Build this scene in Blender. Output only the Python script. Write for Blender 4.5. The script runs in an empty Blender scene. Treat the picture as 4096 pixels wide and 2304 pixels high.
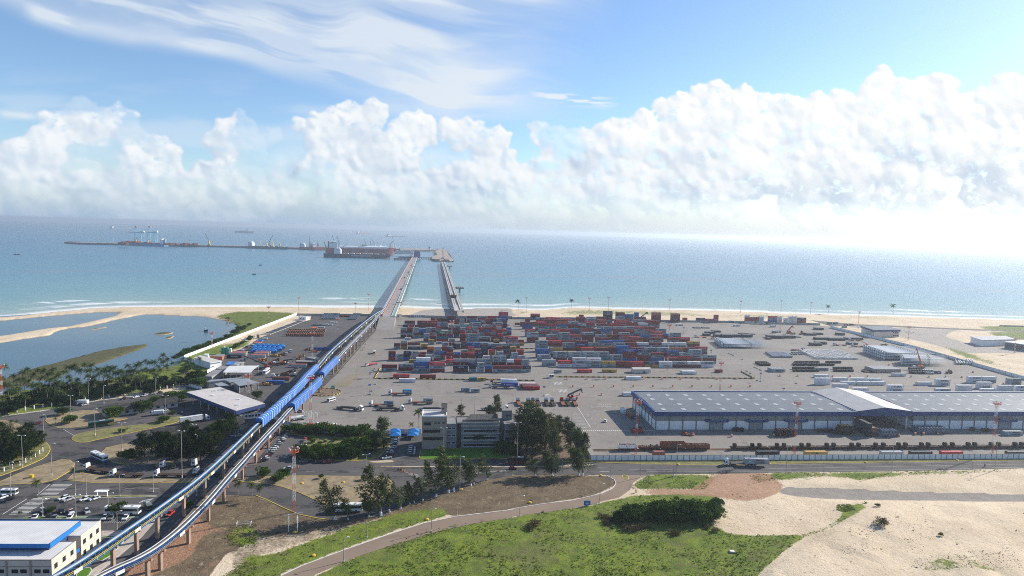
import bpy, bmesh, math, random
import numpy as np
from mathutils import Vector, Matrix
random.seed(7)
R=math.radians
SC=bpy.context.scene
COL=SC.collection
# ---------------------------------------------------------------- camera
H=115.0; FPX=2610.0; PITCH=math.atan(231/2610.0); ROLL=R(1.55)
cr,cp=math.cos,math.sin
_f=Vector((0,math.cos(PITCH),-math.sin(PITCH))); _r=Vector((1,0,0)); _u=Vector((0,math.sin(PITCH),math.cos(PITCH)))
CU=_u*math.cos(ROLL)-_r*math.sin(ROLL); CR=_r*math.cos(ROLL)+_u*math.sin(ROLL); CF=_f
CAM=Vector((0,0,H))
cam=bpy.data.cameras.new("camera"); camo=bpy.data.objects.new("camera",cam); COL.objects.link(camo)
camo.matrix_world=Matrix(((CR.x,CU.x,-CF.x,0),(CR.y,CU.y,-CF.y,0),(CR.z,CU.z,-CF.z,H),(0,0,0,1)))
cam.sensor_width=36; cam.lens=36*FPX/4096; cam.clip_start=1; cam.clip_end=60000
SC.camera=camo
SC.view_settings.view_transform='Standard'; SC.view_settings.look='None'; SC.view_settings.gamma=1; SC.view_settings.use_curve_mapping=False
SC.view_settings.exposure=0.72
SUN_AZ=R(58); SUN_EL=R(27)          # azimuth to the right of +Y
SKY_STRENGTH=0.085
cy=SC.cycles
cy.use_denoising=False; cy.filter_width=1.0
cy.max_bounces=6; cy.diffuse_bounces=3; cy.glossy_bounces=2; cy.transparent_max_bounces=8; cy.volume_bounces=0; cy.transmission_bounces=2
cy.caustics_reflective=False; cy.caustics_refractive=False
def dirof(px,py):
 return (CF+CR*((px-2048)/FPX)+CU*((1152-py)/FPX)).normalized()
def gp(px,py,z=0.0):
 d=dirof(px,py); t=(z-H)/d.z
 return Vector((d.x*t,d.y*t,z))
TAG={'F':(0,0,4096/2576)}
for i,(c,y0) in enumerate(zip('ABC',(840,1296,1728))):
 for k in range(4): TAG[c+str(k)]=(k*1024,y0,1024/2576)
for k,(x,y,w) in dict(K1=(1500,1230,640),K2=(2040,1230,640),K3=(2560,1230,640),L1=(700,1240,640),L2=(700,1500,640),S1=(250,880,640),S2=(960,880,440),S3=(1280,900,580),O1=(1640,1580,760),W1=(2500,1480,700),W2=(3396,1480,700),Q1=(0,2000,540)).items(): TAG[k]=(x,y,w/2576)
def pxy(tag,x,y):
 a,b,s=TAG[tag]; return (a+x*s,b+y*s)
def PP(*args):
 """PP('B0',x,y,x,y,...,'C1',...) -> list of photo pixels"""
 out=[];tag=None;i=0
 while i<len(args):
  if isinstance(args[i],str): tag=args[i]; i+=1
  else: out.append(pxy(tag,args[i],args[i+1])); i+=2
 return out
def G(tag,x,y,z=0.0): return gp(*pxy(tag,x,y),z)
def azel(px,py):
 d=dirof(px,py); return math.atan2(d.x,d.y),math.asin(d.z)
YARD=R(5.6)   # yard axes against the view
YU=Vector((math.cos(YARD),math.sin(YARD),0)); YV=Vector((-math.sin(YARD),math.cos(YARD),0))
# ---------------------------------------------------------------- node helper
class E:
 """maths on node sockets"""
 def __init__(s,t,k): s.t=t; s.k=k
 def _m(s,op,*o,clamp=False):
  n=s.t.nodes.new('ShaderNodeMath'); n.operation=op; n.use_clamp=clamp
  for i,v in enumerate((s,)+o):
   if isinstance(v,E): s.t.links.new(v.k,n.inputs[i])
   else: n.inputs[i].default_value=v
  return E(s.t,n.outputs[0])
 def __add__(s,o): return s._m('ADD',o)
 def __sub__(s,o): return s._m('SUBTRACT',o)
 def __mul__(s,o): return s._m('MULTIPLY',o)
 def __truediv__(s,o): return s._m('DIVIDE',o)
 def __rsub__(s,o): return (s*-1.0)+o
 __radd__=__add__; __rmul__=__mul__
 def max(s,o): return s._m('MAXIMUM',o)
 def min(s,o): return s._m('MINIMUM',o)
 def pw(s,o): return s._m('POWER',o)
 def cl(s): return s._m('ADD',0.0,clamp=True)
 def ss(s,a,b,lo=0.0,hi=1.0):
  n=s.t.nodes.new('ShaderNodeMapRange'); n.interpolation_type='SMOOTHSTEP'
  s.t.links.new(s.k,n.inputs[0])
  for i,v in enumerate((a,b,lo,hi)):
   if isinstance(v,E): s.t.links.new(v.k,n.inputs[i+1])
   else: n.inputs[i+1].default_value=v
  return E(s.t,n.outputs[0])
def node(t,kind,**kw):
 n=t.nodes.new(kind)
 for k,v in kw.items(): setattr(n,k,v)
 return n
def vec(t,x,y,z):
 n=t.nodes.new('ShaderNodeCombineXYZ')
 for i,v in enumerate((x,y,z)):
  if isinstance(v,E): t.links.new(v.k,n.inputs[i])
  else: n.inputs[i].default_value=v
 return n.outputs[0]
def noise(t,v,scale,detail=4,rough=.55,dist=0.0,out=0,lac=2.0):
 n=t.nodes.new('ShaderNodeTexNoise'); n.inputs['Scale'].default_value=scale; n.inputs['Detail'].default_value=detail
 n.inputs['Roughness'].default_value=rough; n.inputs['Distortion'].default_value=dist; n.inputs['Lacunarity'].default_value=lac
 if v is not None: t.links.new(v,n.inputs['Vector'])
 return E(t,n.outputs[out])
def ramp(t,k,stops,interp='LINEAR'):
 n=t.nodes.new('ShaderNodeValToRGB'); n.color_ramp.interpolation=interp
 el=n.color_ramp.elements
 while len(el)<len(stops): el.new(0.5)
 for e,(p,c) in zip(el,stops):
  e.position=p; e.color=(c,c,c,1) if isinstance(c,(int,float)) else (*c,1)
 t.links.new(k.k if isinstance(k,E) else k,n.inputs[0]); return n.outputs[0]
def mix(t,f,a,b,blend='MIX'):
 n=t.nodes.new('ShaderNodeMix'); n.data_type='RGBA'; n.blend_type=blend
 for s,v in ((n.inputs[0],f),(n.inputs[6],a),(n.inputs[7],b)):
  if isinstance(v,E): t.links.new(v.k,s)
  elif isinstance(v,bpy.types.NodeSocket): t.links.new(v,s)
  elif isinstance(v,(int,float)): s.default_value=v
  else: s.default_value=(*v,1)
 return n.outputs[2]
# ---------------------------------------------------------------- sky
_T=np.random.RandomState(11).rand(512,512)
def vn(x,y,seed=0):
 """value noise, numpy"""
 x=x+seed*37.7; y=y+seed*91.3
 xi=np.floor(x).astype(int); yi=np.floor(y).astype(int); fx=x-xi; fy=y-yi
 fx=fx*fx*fx*(fx*(fx*6-15)+10); fy=fy*fy*fy*(fy*(fy*6-15)+10)
 g=lambda a,b:_T[b%512,a%512]
 return (g(xi,yi)*(1-fx)+g(xi+1,yi)*fx)*(1-fy)+(g(xi,yi+1)*(1-fx)+g(xi+1,yi+1)*fx)*fy
def fbm(x,y,oct=5,seed=0,gain=.5,lac=2.03):
 v=0;a=1;n=0
 for o in range(oct):
  v=v+a*vn(x,y,seed+o); n+=a; a*=gain; x=x*lac; y=y*lac
 return v/n
def sst(a,b,x):
 t=np.clip((x-a)/(b-a),0,1); return t*t*(3-2*t)
SKYA,SKYE0,SKYE1=.86,-.02,.46
SKYW,SKYH=2048,576
def cloud_map():
 """cover and brightness of the clouds over azimuth and elevation, built from heaped puffs and streaked noise"""
 W,Hh=SKYW,SKYH
 az=np.linspace(-SKYA,SKYA,W)[None,:]; el=np.linspace(SKYE0,SKYE1,Hh)[:,None]
 d=np.stack([np.sin(az)*np.cos(el),np.cos(az)*np.cos(el),np.sin(el)+0*az],-1)
 ax=lambda v: d@np.array(v)
 z=ax(CF); X=(2048+FPX*ax(CR)/z)/1.59006; Y=(1152-FPX*ax(CU)/z)/1.59006     # photo coordinates
 wx=X+(fbm(X/34,Y/34,5,3,.55)-.5)*44; wy=Y+(fbm(X/34,Y/34,5,19,.55)-.5)*36
 rs=np.random.RandomState(5)
 prof=[(-420,330),(-150,330),(0,390),(60,372),(110,300),(150,262),(215,248),(290,262),(345,320),(385,400),(430,448),(560,432),(640,345),(612,240),(800,245),(960,255),(1080,290),(1180,300),(1255,350),(1290,430),(1318,470),(1340,330),(1400,312),(1500,310),(1600,290),(1680,240),(1800,210),(1920,232),(1990,242),(2080,225),(2180,202),(2320,190),(2440,206),(2576,195),(3000,195)]
 prof.sort(); px=[p[0] for p in prof]; py=[p[1] for p in prof]
 lumps=[]
 for k in range(420):
  x=rs.uniform(-300,2900); t=np.interp(x,px,py); 
  r=16+62*rs.rand()**1.6; y=t+r*1.02+rs.rand()**1.3*(505-t-r)
  if y>520 or y<t: continue
  g=vn(np.array(x/120.),np.array(y/70.),77)
  hole=g<.41 and y<470 and x<1650 and y>t+40
  if hole or (abs(x-1308)<r*.55+8 and y-r*.6<440): continue
  lumps.append((x,y,r,rs.uniform(-12,12)+(y-300)*.10))
 lumps+=[(205,300,48,6),(285,318,52,4),(150,318,40,2),(335,372,44,8),(250,380,70,10),(75,412,34,12),(180,440,60,20),(1790,262,54,4),(1880,268,50,6),(1710,280,42,2),(2210,246,52,2),(2330,240,54,0),(2540,240,60,0),(1040,330,44,4),(1235,360,40,6),(1360,330,26,-6),(1420,345,34,0)]
 Hm=np.full((Hh,W),-1e3)
 ppx=W/(2*SKYA)/ (FPX/1.59006)     # map pixels per photo unit
 allp=[]
 for (x,y,r,z0) in lumps:
  allp.append((x,y,r,z0))
  for i in range(7):
   a=rs.uniform(0,2*np.pi); rr=r*rs.uniform(.35,.6); q=r*rs.uniform(.5,.95)
   x1,y1=x+q*np.cos(a),y-q*np.sin(a)*.9; z1=z0+rs.uniform(.2,.75)*r
   allp.append((x1,y1,rr,z1-rr*.3))
   for j in range(4):
    a2=rs.uniform(0,2*np.pi); r2=rr*rs.uniform(.35,.55); q2=rr*rs.uniform(.6,1.)
    allp.append((x1+q2*np.cos(a2),y1-q2*np.sin(a2),r2,z1+rs.uniform(0,.7)*rr-r2*.3))
 tx=np.interp
 for (x,y,r,z0) in allp:
  a_,e_=azel(x*1.59006,y*1.59006)
  ci=(a_+SKYA)/(2*SKYA)*W; cj=(e_-SKYE0)/(SKYE1-SKYE0)*Hh; rad=r*ppx*1.5+42
  i0,i1=int(max(0,ci-rad)),int(min(W,ci+rad)); j0,j1=int(max(0,cj-rad)),int(min(Hh,cj+rad))
  if i0>=i1 or j0>=j1: continue
  dd=(wx[j0:j1,i0:i1]-x)**2+(wy[j0:j1,i0:i1]-y)**2
  h=np.where(dd<r*r,z0+np.sqrt(np.maximum(r*r-dd,0)),-1e3)
  s=Hm[j0:j1,i0:i1]; np.maximum(s,h,out=s)
 cov=(Hm>-500).astype(float)
 Hs=np.where(cov>0,Hm,0)
 def blur(a,n):
  for _ in range(n):
   a=(np.roll(a,1,0)+np.roll(a,-1,0)+2*a)/4; a=(np.roll(a,1,1)+np.roll(a,-1,1)+2*a)/4
  return a
 fine=fbm(X/16,Y/16,5,41,.55)
 mid=fbm(X/60,Y/60,5,43,.55)
 Hd=blur(Hs+(fine-.5)*7+(mid-.5)*30,11)
 Hb=blur(Hs+(mid-.5)*40,22)
 def lamb(h,k):
  gy,gx=np.gradient(h); gx=gx*ppx*k; gy=gy*ppx*k
  return (-gx*.62-gy*.62+.30)/np.sqrt(gx*gx+gy*gy+1.0)
 lam=lamb(Hd,.8); lamB=lamb(Hb,1.3)
 big=blur(Hs*cov,60)/np.maximum(blur(cov,60),.02)
 ao=np.clip((Hd-big)/70+.5,0,1)
 rel=sst(520,260,Y)
 soft=blur(cov,12); edge=sst(.20,.95,soft*(.20+1.55*fbm(X/26,Y/20,6,47,.66)))
 under=Y-np.interp(X,px,py); fillv=sst(25,120,under)*(.20+.50*fbm(X/110,Y/50,5,71))*(1-.35*sst(.5,.7,fbm(X/150,Y/90,5,51)))
 thin=fbm(X/150,Y/90,5,51); edge=edge*(1-.75*sst(.54,.68,thin)*sst(1750,1300,X)*sst(505,430,Y))
 sunw=sst(700,2200,X)
 tk=fbm(X/95,Y/55,5,83); sh=np.clip(.63+.08*np.maximum(lam,-.5)+.14*np.maximum(lamB,-.6)+.13*ao+.12*rel+.17*sunw+.15*(tk-.5),0,1.25)
 for (ex,ey,ew,eh,ek) in ((1870,305,70,34,.13),(2330,300,90,45,.16),(2290,385,95,34,.15),(2030,485,190,45,.13),(1490,425,80,45,.14),(1560,300,50,26,.1),(890,335,80,45,.12),(1010,420,80,40,.1),(300,430,70,45,.13),(230,480,150,40,.12),(120,450,60,30,.1),(720,450,90,40,.1),(1180,470,90,40,.1),(2480,430,90,40,.12),(1700,470,80,40,.1),(240,340,60,26,.07)):
  sh=sh-ek*sst(1.25,.2,np.sqrt(((wx-ex)/ew)**2+((wy-ey)/eh)**2)+(tk-.5)*1.2)
 sh=blur(sh,1)
 low=sst(455,580,Y-.043*(X-1288)*.63)
 dens=np.maximum(edge,np.clip(fillv,0,.85))*(1-low*.80)
 veil=sst(.42,.75,fbm(X/260,Y/60,5,61))*sst(150,300,Y)*.35*sst(1500,1100,X)
 ang=np.arctan2(330,1230); u=(X-50)*np.cos(ang)+Y*np.sin(ang); q=-(X-50)*np.sin(ang)+Y*np.cos(ang)
 q=q+(fbm(X/420,Y/420,3,8)-.5)*120 + (u/1300)**2*30
 s1=fbm(u/520,q/120,5,21,.5); s2=fbm(u/330,q/34,4,33,.5); s3=fbm(u/150,q/60,4,35,.5)
 bandA=sst(46,-40,q)*sst(-330,-90,q)*sst(1480,1000,u)
 bandB=sst(-190,-270,q)*sst(-450,-330,q)*sst(1500,1050,u)*sst(200,650,u)
 rim=np.exp(-((q-2)/22)**2)*sst(800,350,u)*sst(0,60,u)
 ci=bandA*(.30+sst(.30,.64,s1)*.50+sst(.38,.62,s2)*.30+sst(.4,.7,s3)*.12-.1)+bandB*(sst(.34,.66,s1)*.55+sst(.4,.7,s2)*.2+.2)+rim*(.22+.4*s2)
 ci=np.clip(ci*1.3,0,.86)
 wis=np.exp(-((Y-(238+.10*(X-1330)))/13)**2)*sst(1320,1380,X)*sst(1570,1500,X)*sst(.42,.6,fbm(X/60,Y/8,4,91))*.9
 wis+=np.exp(-((Y-(285+.1*X))/8)**2)*sst(105,60,X)*sst(-20,20,X)*.6
 ci=np.clip(ci+wis+veil,0,.92)
 a=1-(1-ci)*(1-dens)
 bright=(np.clip(sh,0,1.25)*dens+(1-dens)*ci*(.80+.18*sunw))/np.maximum(a,1e-3)
 bright=np.where(a<1e-3,.9,bright)
 px_=np.zeros((Hh,W,4),np.float32)
 px_[...,0]=a; px_[...,1]=np.clip(bright/1.25,0,1); px_[...,2]=low; px_[...,3]=1
 im=bpy.data.images.new('cloud_cover',W,Hh,alpha=False,float_buffer=True,is_data=True)
 im.pixels.foreach_set(px_.ravel()); im.pack(); return im
def LN(r,g,b,k=1.0):
 f=lambda c:(c/12.92 if c<=.04045 else ((c+.055)/1.055)**2.4)
 return tuple(f(c/255)*k/(SKY_STRENGTH*2**SC.view_settings.exposure) for c in (r,g,b))
def build_world():
 w=bpy.data.worlds.new("World"); SC.world=w; w.use_nodes=True; t=w.node_tree; t.nodes.clear()
 out=node(t,'ShaderNodeOutputWorld'); bg=node(t,'ShaderNodeBackground'); bg.inputs[1].default_value=SKY_STRENGTH
 t.links.new(bg.outputs[0],out.inputs[0])
 sky=node(t,'ShaderNodeTexSky',sky_type='NISHITA'); sky.sun_disc=False; sky.sun_elevation=SUN_EL; sky.sun_rotation=SUN_AZ
 sky.air_density=1.0; sky.dust_density=0.4; sky.ozone_density=3.0; sky.altitude=100
 tc=node(t,'ShaderNodeTexCoord'); sp=node(t,'ShaderNodeSeparateXYZ'); t.links.new(tc.outputs['Generated'],sp.inputs[0])
 X,Y,Z=(E(t,sp.outputs[i]) for i in range(3))
 a=X._m('ARCTAN2',Y); e=Z._m('ARCSINE')
 im=node(t,'ShaderNodeTexImage',image=cloud_map(),extension='CLIP',interpolation='Cubic')
 t.links.new(vec(t,(a+SKYA)*(1/(2*SKYA)),(e-SKYE0)*(1/(SKYE1-SKYE0)),0.0),im.inputs[0])
 s2=node(t,'ShaderNodeSeparateColor'); t.links.new(im.outputs[0],s2.inputs[0])
 cov,br,low=(E(t,s2.outputs[i]) for i in range(3))
 fade=a.ss(-SKYA,-SKYA+.06)*a.ss(SKYA,SKYA-.06); cov=cov*fade
 sunward=a.ss(-.45,.75)*a.ss(2.2,1.0)
 base=mix(t,1.0,sky.outputs[0],SKYTINT,'MULTIPLY')
 ccol=ramp(t,br,[(0,LN(150,175,205)),(.40,LN(188,206,228)),(.58,LN(216,228,241)),(.74,LN(240,246,251)),(.84,LN(252,254,255)),(1,LN(255,255,255,1.35))])
 c=mix(t,low*e.ss(.11,.02)*.9,base,mix(t,sunward,LN(160,188,218),LN(248,254,255)))
 c=mix(t,cov,c,ccol)
 c=mix(t,e.ss(-.06,-.01),LN(120,140,160),c)
 t.links.new(c,bg.inputs[0])
 w.cycles.sampling_method='MANUAL'; w.cycles.sample_map_resolution=512
SKYTINT=(1.08,1.14,1.22)
build_world()
sun=bpy.data.lights.new("sun",'SUN'); sun.energy=5.0; sun.angle=R(.53); sun.color=(1,.93,.82)
suno=bpy.data.objects.new("sun",sun); COL.objects.link(suno)
SUNV=Vector((math.sin(SUN_AZ)*math.cos(SUN_EL),math.cos(SUN_AZ)*math.cos(SUN_EL),math.sin(SUN_EL)))
suno.rotation_euler=SUNV.to_track_quat('Z','Y').to_euler()
# ---------------------------------------------------------------- object helpers
def tag(o,label=None,cat=None,group=None,kind=None):
 if label: o['label']=label
 if cat: o['category']=cat
 if group: o['group']=group
 if kind: o['kind']=kind
 return o
class MB:
 """collects shapes, then links them as one mesh object"""
 def __init__(s): s.v=[]; s.f=[]; s.m=[]; s.cm=0; s.mats=[]
 def mat(s,m):
  if m not in s.mats: s.mats.append(m)
  s.cm=s.mats.index(m); return s
 def add(s,vs,fs):
  o=len(s.v); s.v.extend([tuple(v) for v in vs]); 
  for f in fs: s.f.append(tuple(i+o for i in f)); s.m.append(s.cm)
  return s
 def hexa(s,p):   # 8 corners: bottom 4 ccw, top 4 ccw
  return s.add(p,[(3,2,1,0),(4,5,6,7),(0,1,5,4),(1,2,6,5),(2,3,7,6),(3,0,4,7)])
 def box(s,c,d,rz=0.0,taper=1.0):
  """centre of the base, size, turn about z; taper of the top"""
  x,y,z=c; a,b,h=d[0]/2,d[1]/2,d[2]; co,si=math.cos(rz),math.sin(rz)
  def P(u,w,zz): return (x+u*co-w*si,y+u*si+w*co,zz)
  t=taper if isinstance(taper,tuple) else (taper,taper)
  return s.hexa([P(-a,-b,z),P(a,-b,z),P(a,b,z),P(-a,b,z),P(-a*t[0],-b*t[1],z+h),P(a*t[0],-b*t[1],z+h),P(a*t[0],b*t[1],z+h),P(-a*t[0],b*t[1],z+h)])
 def bar(s,p,q,w,h=None,up=Vector((0,0,1))):
  p=Vector(p);q=Vector(q);h=w if h is None else h; d=(q-p)
  if d.length<1e-6: return s
  d.normalize()
  sx=d.cross(up)
  if sx.length<1e-4: sx=d.cross(Vector((0,1,0)))
  sx.normalize(); sy=sx.cross(d); sx*=w/2; sy*=h/2
  return s.hexa([p-sx-sy,p+sx-sy,q+sx-sy,q-sx-sy,p-sx+sy,p+sx+sy,q+sx+sy,q-sx+sy])
 def tube(s,pts,rad,n=8,caps=True):
  pts=[Vector(p) for p in pts]; rad=rad if isinstance(rad,(list,tuple)) else [rad]*len(pts)
  rings=[]; vs=[]
  for i,p in enumerate(pts):
   d=(pts[min(i+1,len(pts)-1)]-pts[max(i-1,0)]).normalized()
   a=d.cross(Vector((0,0,1)))
   if a.length<1e-3: a=d.cross(Vector((0,1,0)))
   a.normalize(); b=a.cross(d)
   for k in range(n):
    t=2*math.pi*k/n; vs.append(p+(a*math.cos(t)+b*math.sin(t))*rad[i])
  fs=[]
  for i in range(len(pts)-1):
   for k in range(n):
    k2=(k+1)%n; fs.append((i*n+k,i*n+k2,(i+1)*n+k2,(i+1)*n+k))
  if caps: fs.append(tuple(range(n))); fs.append(tuple((len(pts)-1)*n+k for k in range(n-1,-1,-1)))
  return s.add(vs,fs)
 def prism(s,poly,z0,z1,bottom=True):
  n=len(poly); ar=sum(poly[i][0]*poly[(i+1)%n][1]-poly[(i+1)%n][0]*poly[i][1] for i in range(n))
  if ar<0: poly=poly[::-1]
  vs=[(p[0],p[1],z0) for p in poly]+[(p[0],p[1],z1) for p in poly]
  fs=[tuple(range(n,2*n))]+[(i,(i+1)%n,n+(i+1)%n,n+i) for i in range(n)]
  if bottom: fs.append(tuple(range(n-1,-1,-1)))
  return s.add(vs,fs)
 def sheet(s,poly,z):
  n=len(poly); ar=sum(poly[i][0]*poly[(i+1)%n][1]-poly[(i+1)%n][0]*poly[i][1] for i in range(n))
  if ar<0: poly=poly[::-1]
  return s.add([(p[0],p[1],z) for p in poly],[tuple(range(n))])
 def extr(s,prof,p,q,cap=True):
  """profile (across,height) swept from p to q"""
  p=Vector(p);q=Vector(q);d=(q-p); d.z=0; d.normalize(); a=Vector((d.y,-d.x,0)); n=len(prof)
  vs=[p+a*u+Vector((0,0,h)) for u,h in prof]+[q+a*u+Vector((0,0,h)) for u,h in prof]
  fs=[(i,(i+1)%n,n+(i+1)%n,n+i) for i in range(n)]
  if cap: fs+= [tuple(range(n-1,-1,-1)),tuple(range(n,2*n))]
  return s.add(vs,fs)
 def mesh(s,name):
  me=bpy.data.meshes.new(name); me.from_pydata(s.v,[],s.f)
  for m in s.mats: me.materials.append(m)
  if len(s.mats)>1: me.polygons.foreach_set('material_index',s.m)
  me.update(); return me
 def build(s,name,mat=None,parent=None,loc=None,rz=0.0,smooth=False):
  if mat is not None and not s.mats: s.mats=[mat]; s.m=[0]*len(s.f)
  me=s.mesh(name)
  if smooth: me.polygons.foreach_set('use_smooth',[True]*len(me.polygons))
  return link(name,me,parent,loc,rz)
def link(name,me,parent=None,loc=None,rz=0.0):
 o=bpy.data.objects.new(name,me); COL.objects.link(o)
 if parent: o.parent=parent
 if loc is not None: o.location=loc
 if rz: o.rotation_euler=(0,0,rz)
 return o
def thing(name,label,cat,loc=(0,0,0),rz=0.0,group=None):
 o=bpy.data.objects.new(name,None); COL.objects.link(o); o.location=loc; o.rotation_euler=(0,0,rz); o.empty_display_size=.2
 return tag(o,label,cat,group)
KIDS={}
def dup(o,loc,rz=0.0,label=None,scale=1.0,parent=None,name=None):
 """copy of a thing with copies of its parts and sub-parts"""
 c=o.copy(); COL.objects.link(c)
 if parent: c.parent=parent
 else: c.location=loc; c.rotation_euler=(0,0,rz); c.scale=(scale,)*3 if not isinstance(scale,tuple) else scale
 if label: c['label']=label
 if o.name not in KIDS or len(KIDS[o.name])!=len(o.children): KIDS[o.name]=list(o.children)
 for ch in KIDS[o.name]: dup(ch,None,parent=c)
 return c
# ---------------------------------------------------------------- materials
MATS={}
def pmat(name,col,rough=.7,spec=.3,metal=0.0,var=.12,scale=.6,rand=0.0,dirt=None,bump=0.0,bscale=8.0,coords='Object'):
 """painted or natural surface with uneven colour"""
 if name in MATS: return MATS[name]
 m=bpy.data.materials.new(name); m.use_nodes=True; t=m.node_tree; b=t.nodes['Principled BSDF']
 b.inputs['Roughness'].default_value=rough; b.inputs['Specular IOR Level'].default_value=spec; b.inputs['Metallic'].default_value=metal
 tc=node(t,'ShaderNodeTexCoord'); v=tc.outputs[coords]
 n=noise(t,v,scale,5,.6); k=n.ss(.25,.75,1-var,1+var)
 if rand>0:
  oi=node(t,'ShaderNodeObjectInfo'); k=k*(E(t,oi.outputs['Random'])*(2*rand)+(1-rand))
 g=vec(t,k,k,k); c=mix(t,1.0,col,g,'MULTIPLY')
 if dirt:
  n2=noise(t,v,scale*2.7,6,.65); c=mix(t,n2.ss(.52,.72)*dirt[1],c,dirt[0])
 t.links.new(c,b.inputs['Base Color'])
 if bump:
  bn=node(t,'ShaderNodeBump'); bn.inputs['Strength'].default_value=bump; bn.inputs['Distance'].default_value=.1
  t.links.new(noise(t,v,bscale,4,.6).k,bn.inputs['Height']); t.links.new(bn.outputs[0],b.inputs['Normal'])
 MATS[name]=m; return m
M=lambda n:MATS[n]
pmat('asphalt_dark',(.055,.055,.058),.9,.2)
pmat('concrete',(.36,.34,.31),.85,.2,scale=.3)
pmat('concrete_dark',(.2,.19,.18),.85,.2,scale=.3)
pmat('white_paint',(.78,.78,.76),.6,.3,dirt=((.45,.42,.36),.4))
pmat('white_wall',(.80,.80,.79),.8,.2,scale=.25,var=.08,dirt=((.5,.48,.44),.35))
pmat('cream_wall',(.56,.50,.44),.85,.2,scale=.3,var=.08)
pmat('yellow_paint',(.62,.40,.04),.6,.3,dirt=((.3,.24,.15),.5))
pmat('red_paint',(.50,.045,.03),.5,.4)
pmat('orange_paint',(.62,.17,.04),.5,.4,dirt=((.3,.12,.05),.5))
pmat('blue_paint',(.035,.17,.46),.5,.4,var=.1)
pmat('navy_paint',(.028,.06,.17),.5,.4)
pmat('steel',(.42,.44,.46),.45,.5,.5)
pmat('chord_white',(.62,.62,.60),.6,.3)
pmat('steel_dark',(.06,.062,.068),.6,.4,.2)
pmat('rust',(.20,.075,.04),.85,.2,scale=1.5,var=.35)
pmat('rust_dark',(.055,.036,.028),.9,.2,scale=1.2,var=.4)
pmat('rubber',(.018,.018,.02),.85,.2)
pmat('glass_dark',(.016,.02,.026),.22,.3,var=.0)
pmat('galv',(.50,.51,.52),.45,.5,.3,dirt=((.3,.28,.25),.3))
pmat('wood_pole',(.33,.30,.27),.85,.2)
pmat('black_paint',(.02,.021,.024),.5,.4)
# ---------------------------------------------------------------- ground
COAST=PP('A0',-2000,1350,-900,1190,-400,1120,0,1072,220,1052,430,1027,650,1006,900,982,1200,968,1600,962,2000,962,2576,962,'A1',600,969,1240,969,1450,969,1700,980,1980,985,2090,985,2300,982,2576,983,'A2',0,985,250,995,400,990,560,976,700,971,900,981,1300,990,1700,996,2100,1006,2576,1021,'A3',0,1026,500,1041,900,1051,1300,1061,1700,1076,2100,1086,2576,1101,3500,1130,4600,1170)
CX=np.array([p[0] for p in COAST]); CY=np.array([p[1] for p in COAST])
LAG_A=PP('A0',-900,1190,0,1108,430,1066,900,1027,1215,1021,1140,1060,1000,1092,690,1160,480,1180,0,1258,-900,1390)
LAG_B=PP('A0',-900,1500,0,1327,130,1306,500,1252,560,1214,690,1182,880,1165,1200,1090,1470,1042,1600,1048,1760,1056,2000,1064,2130,1082,2240,1102,2380,1152,2370,1192,2290,1242,2200,1302,2090,1370,'B0',1960,280,1860,320,1780,400,1560,440,1300,490,1080,545,880,570,760,600,440,640,230,650,0,700,-900,800)
ISLES=[PP('B0',-900,700,0,545,340,430,680,345,1000,260,1250,215,1500,188,1480,218,1200,320,1000,388,900,412,720,438,600,520,480,548,400,560,340,545,300,600,0,640,-900,760),
 PP('B0',1515,92,1640,71,1780,76,1700,97,1590,104),PP('B0',1645,137,1700,109,1780,101,1720,136),PP('B0',868,64,920,36,1092,10,1080,27),PP('B0',560,68,790,68,600,84),PP('B0',912,202,935,184,985,178)]
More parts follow.
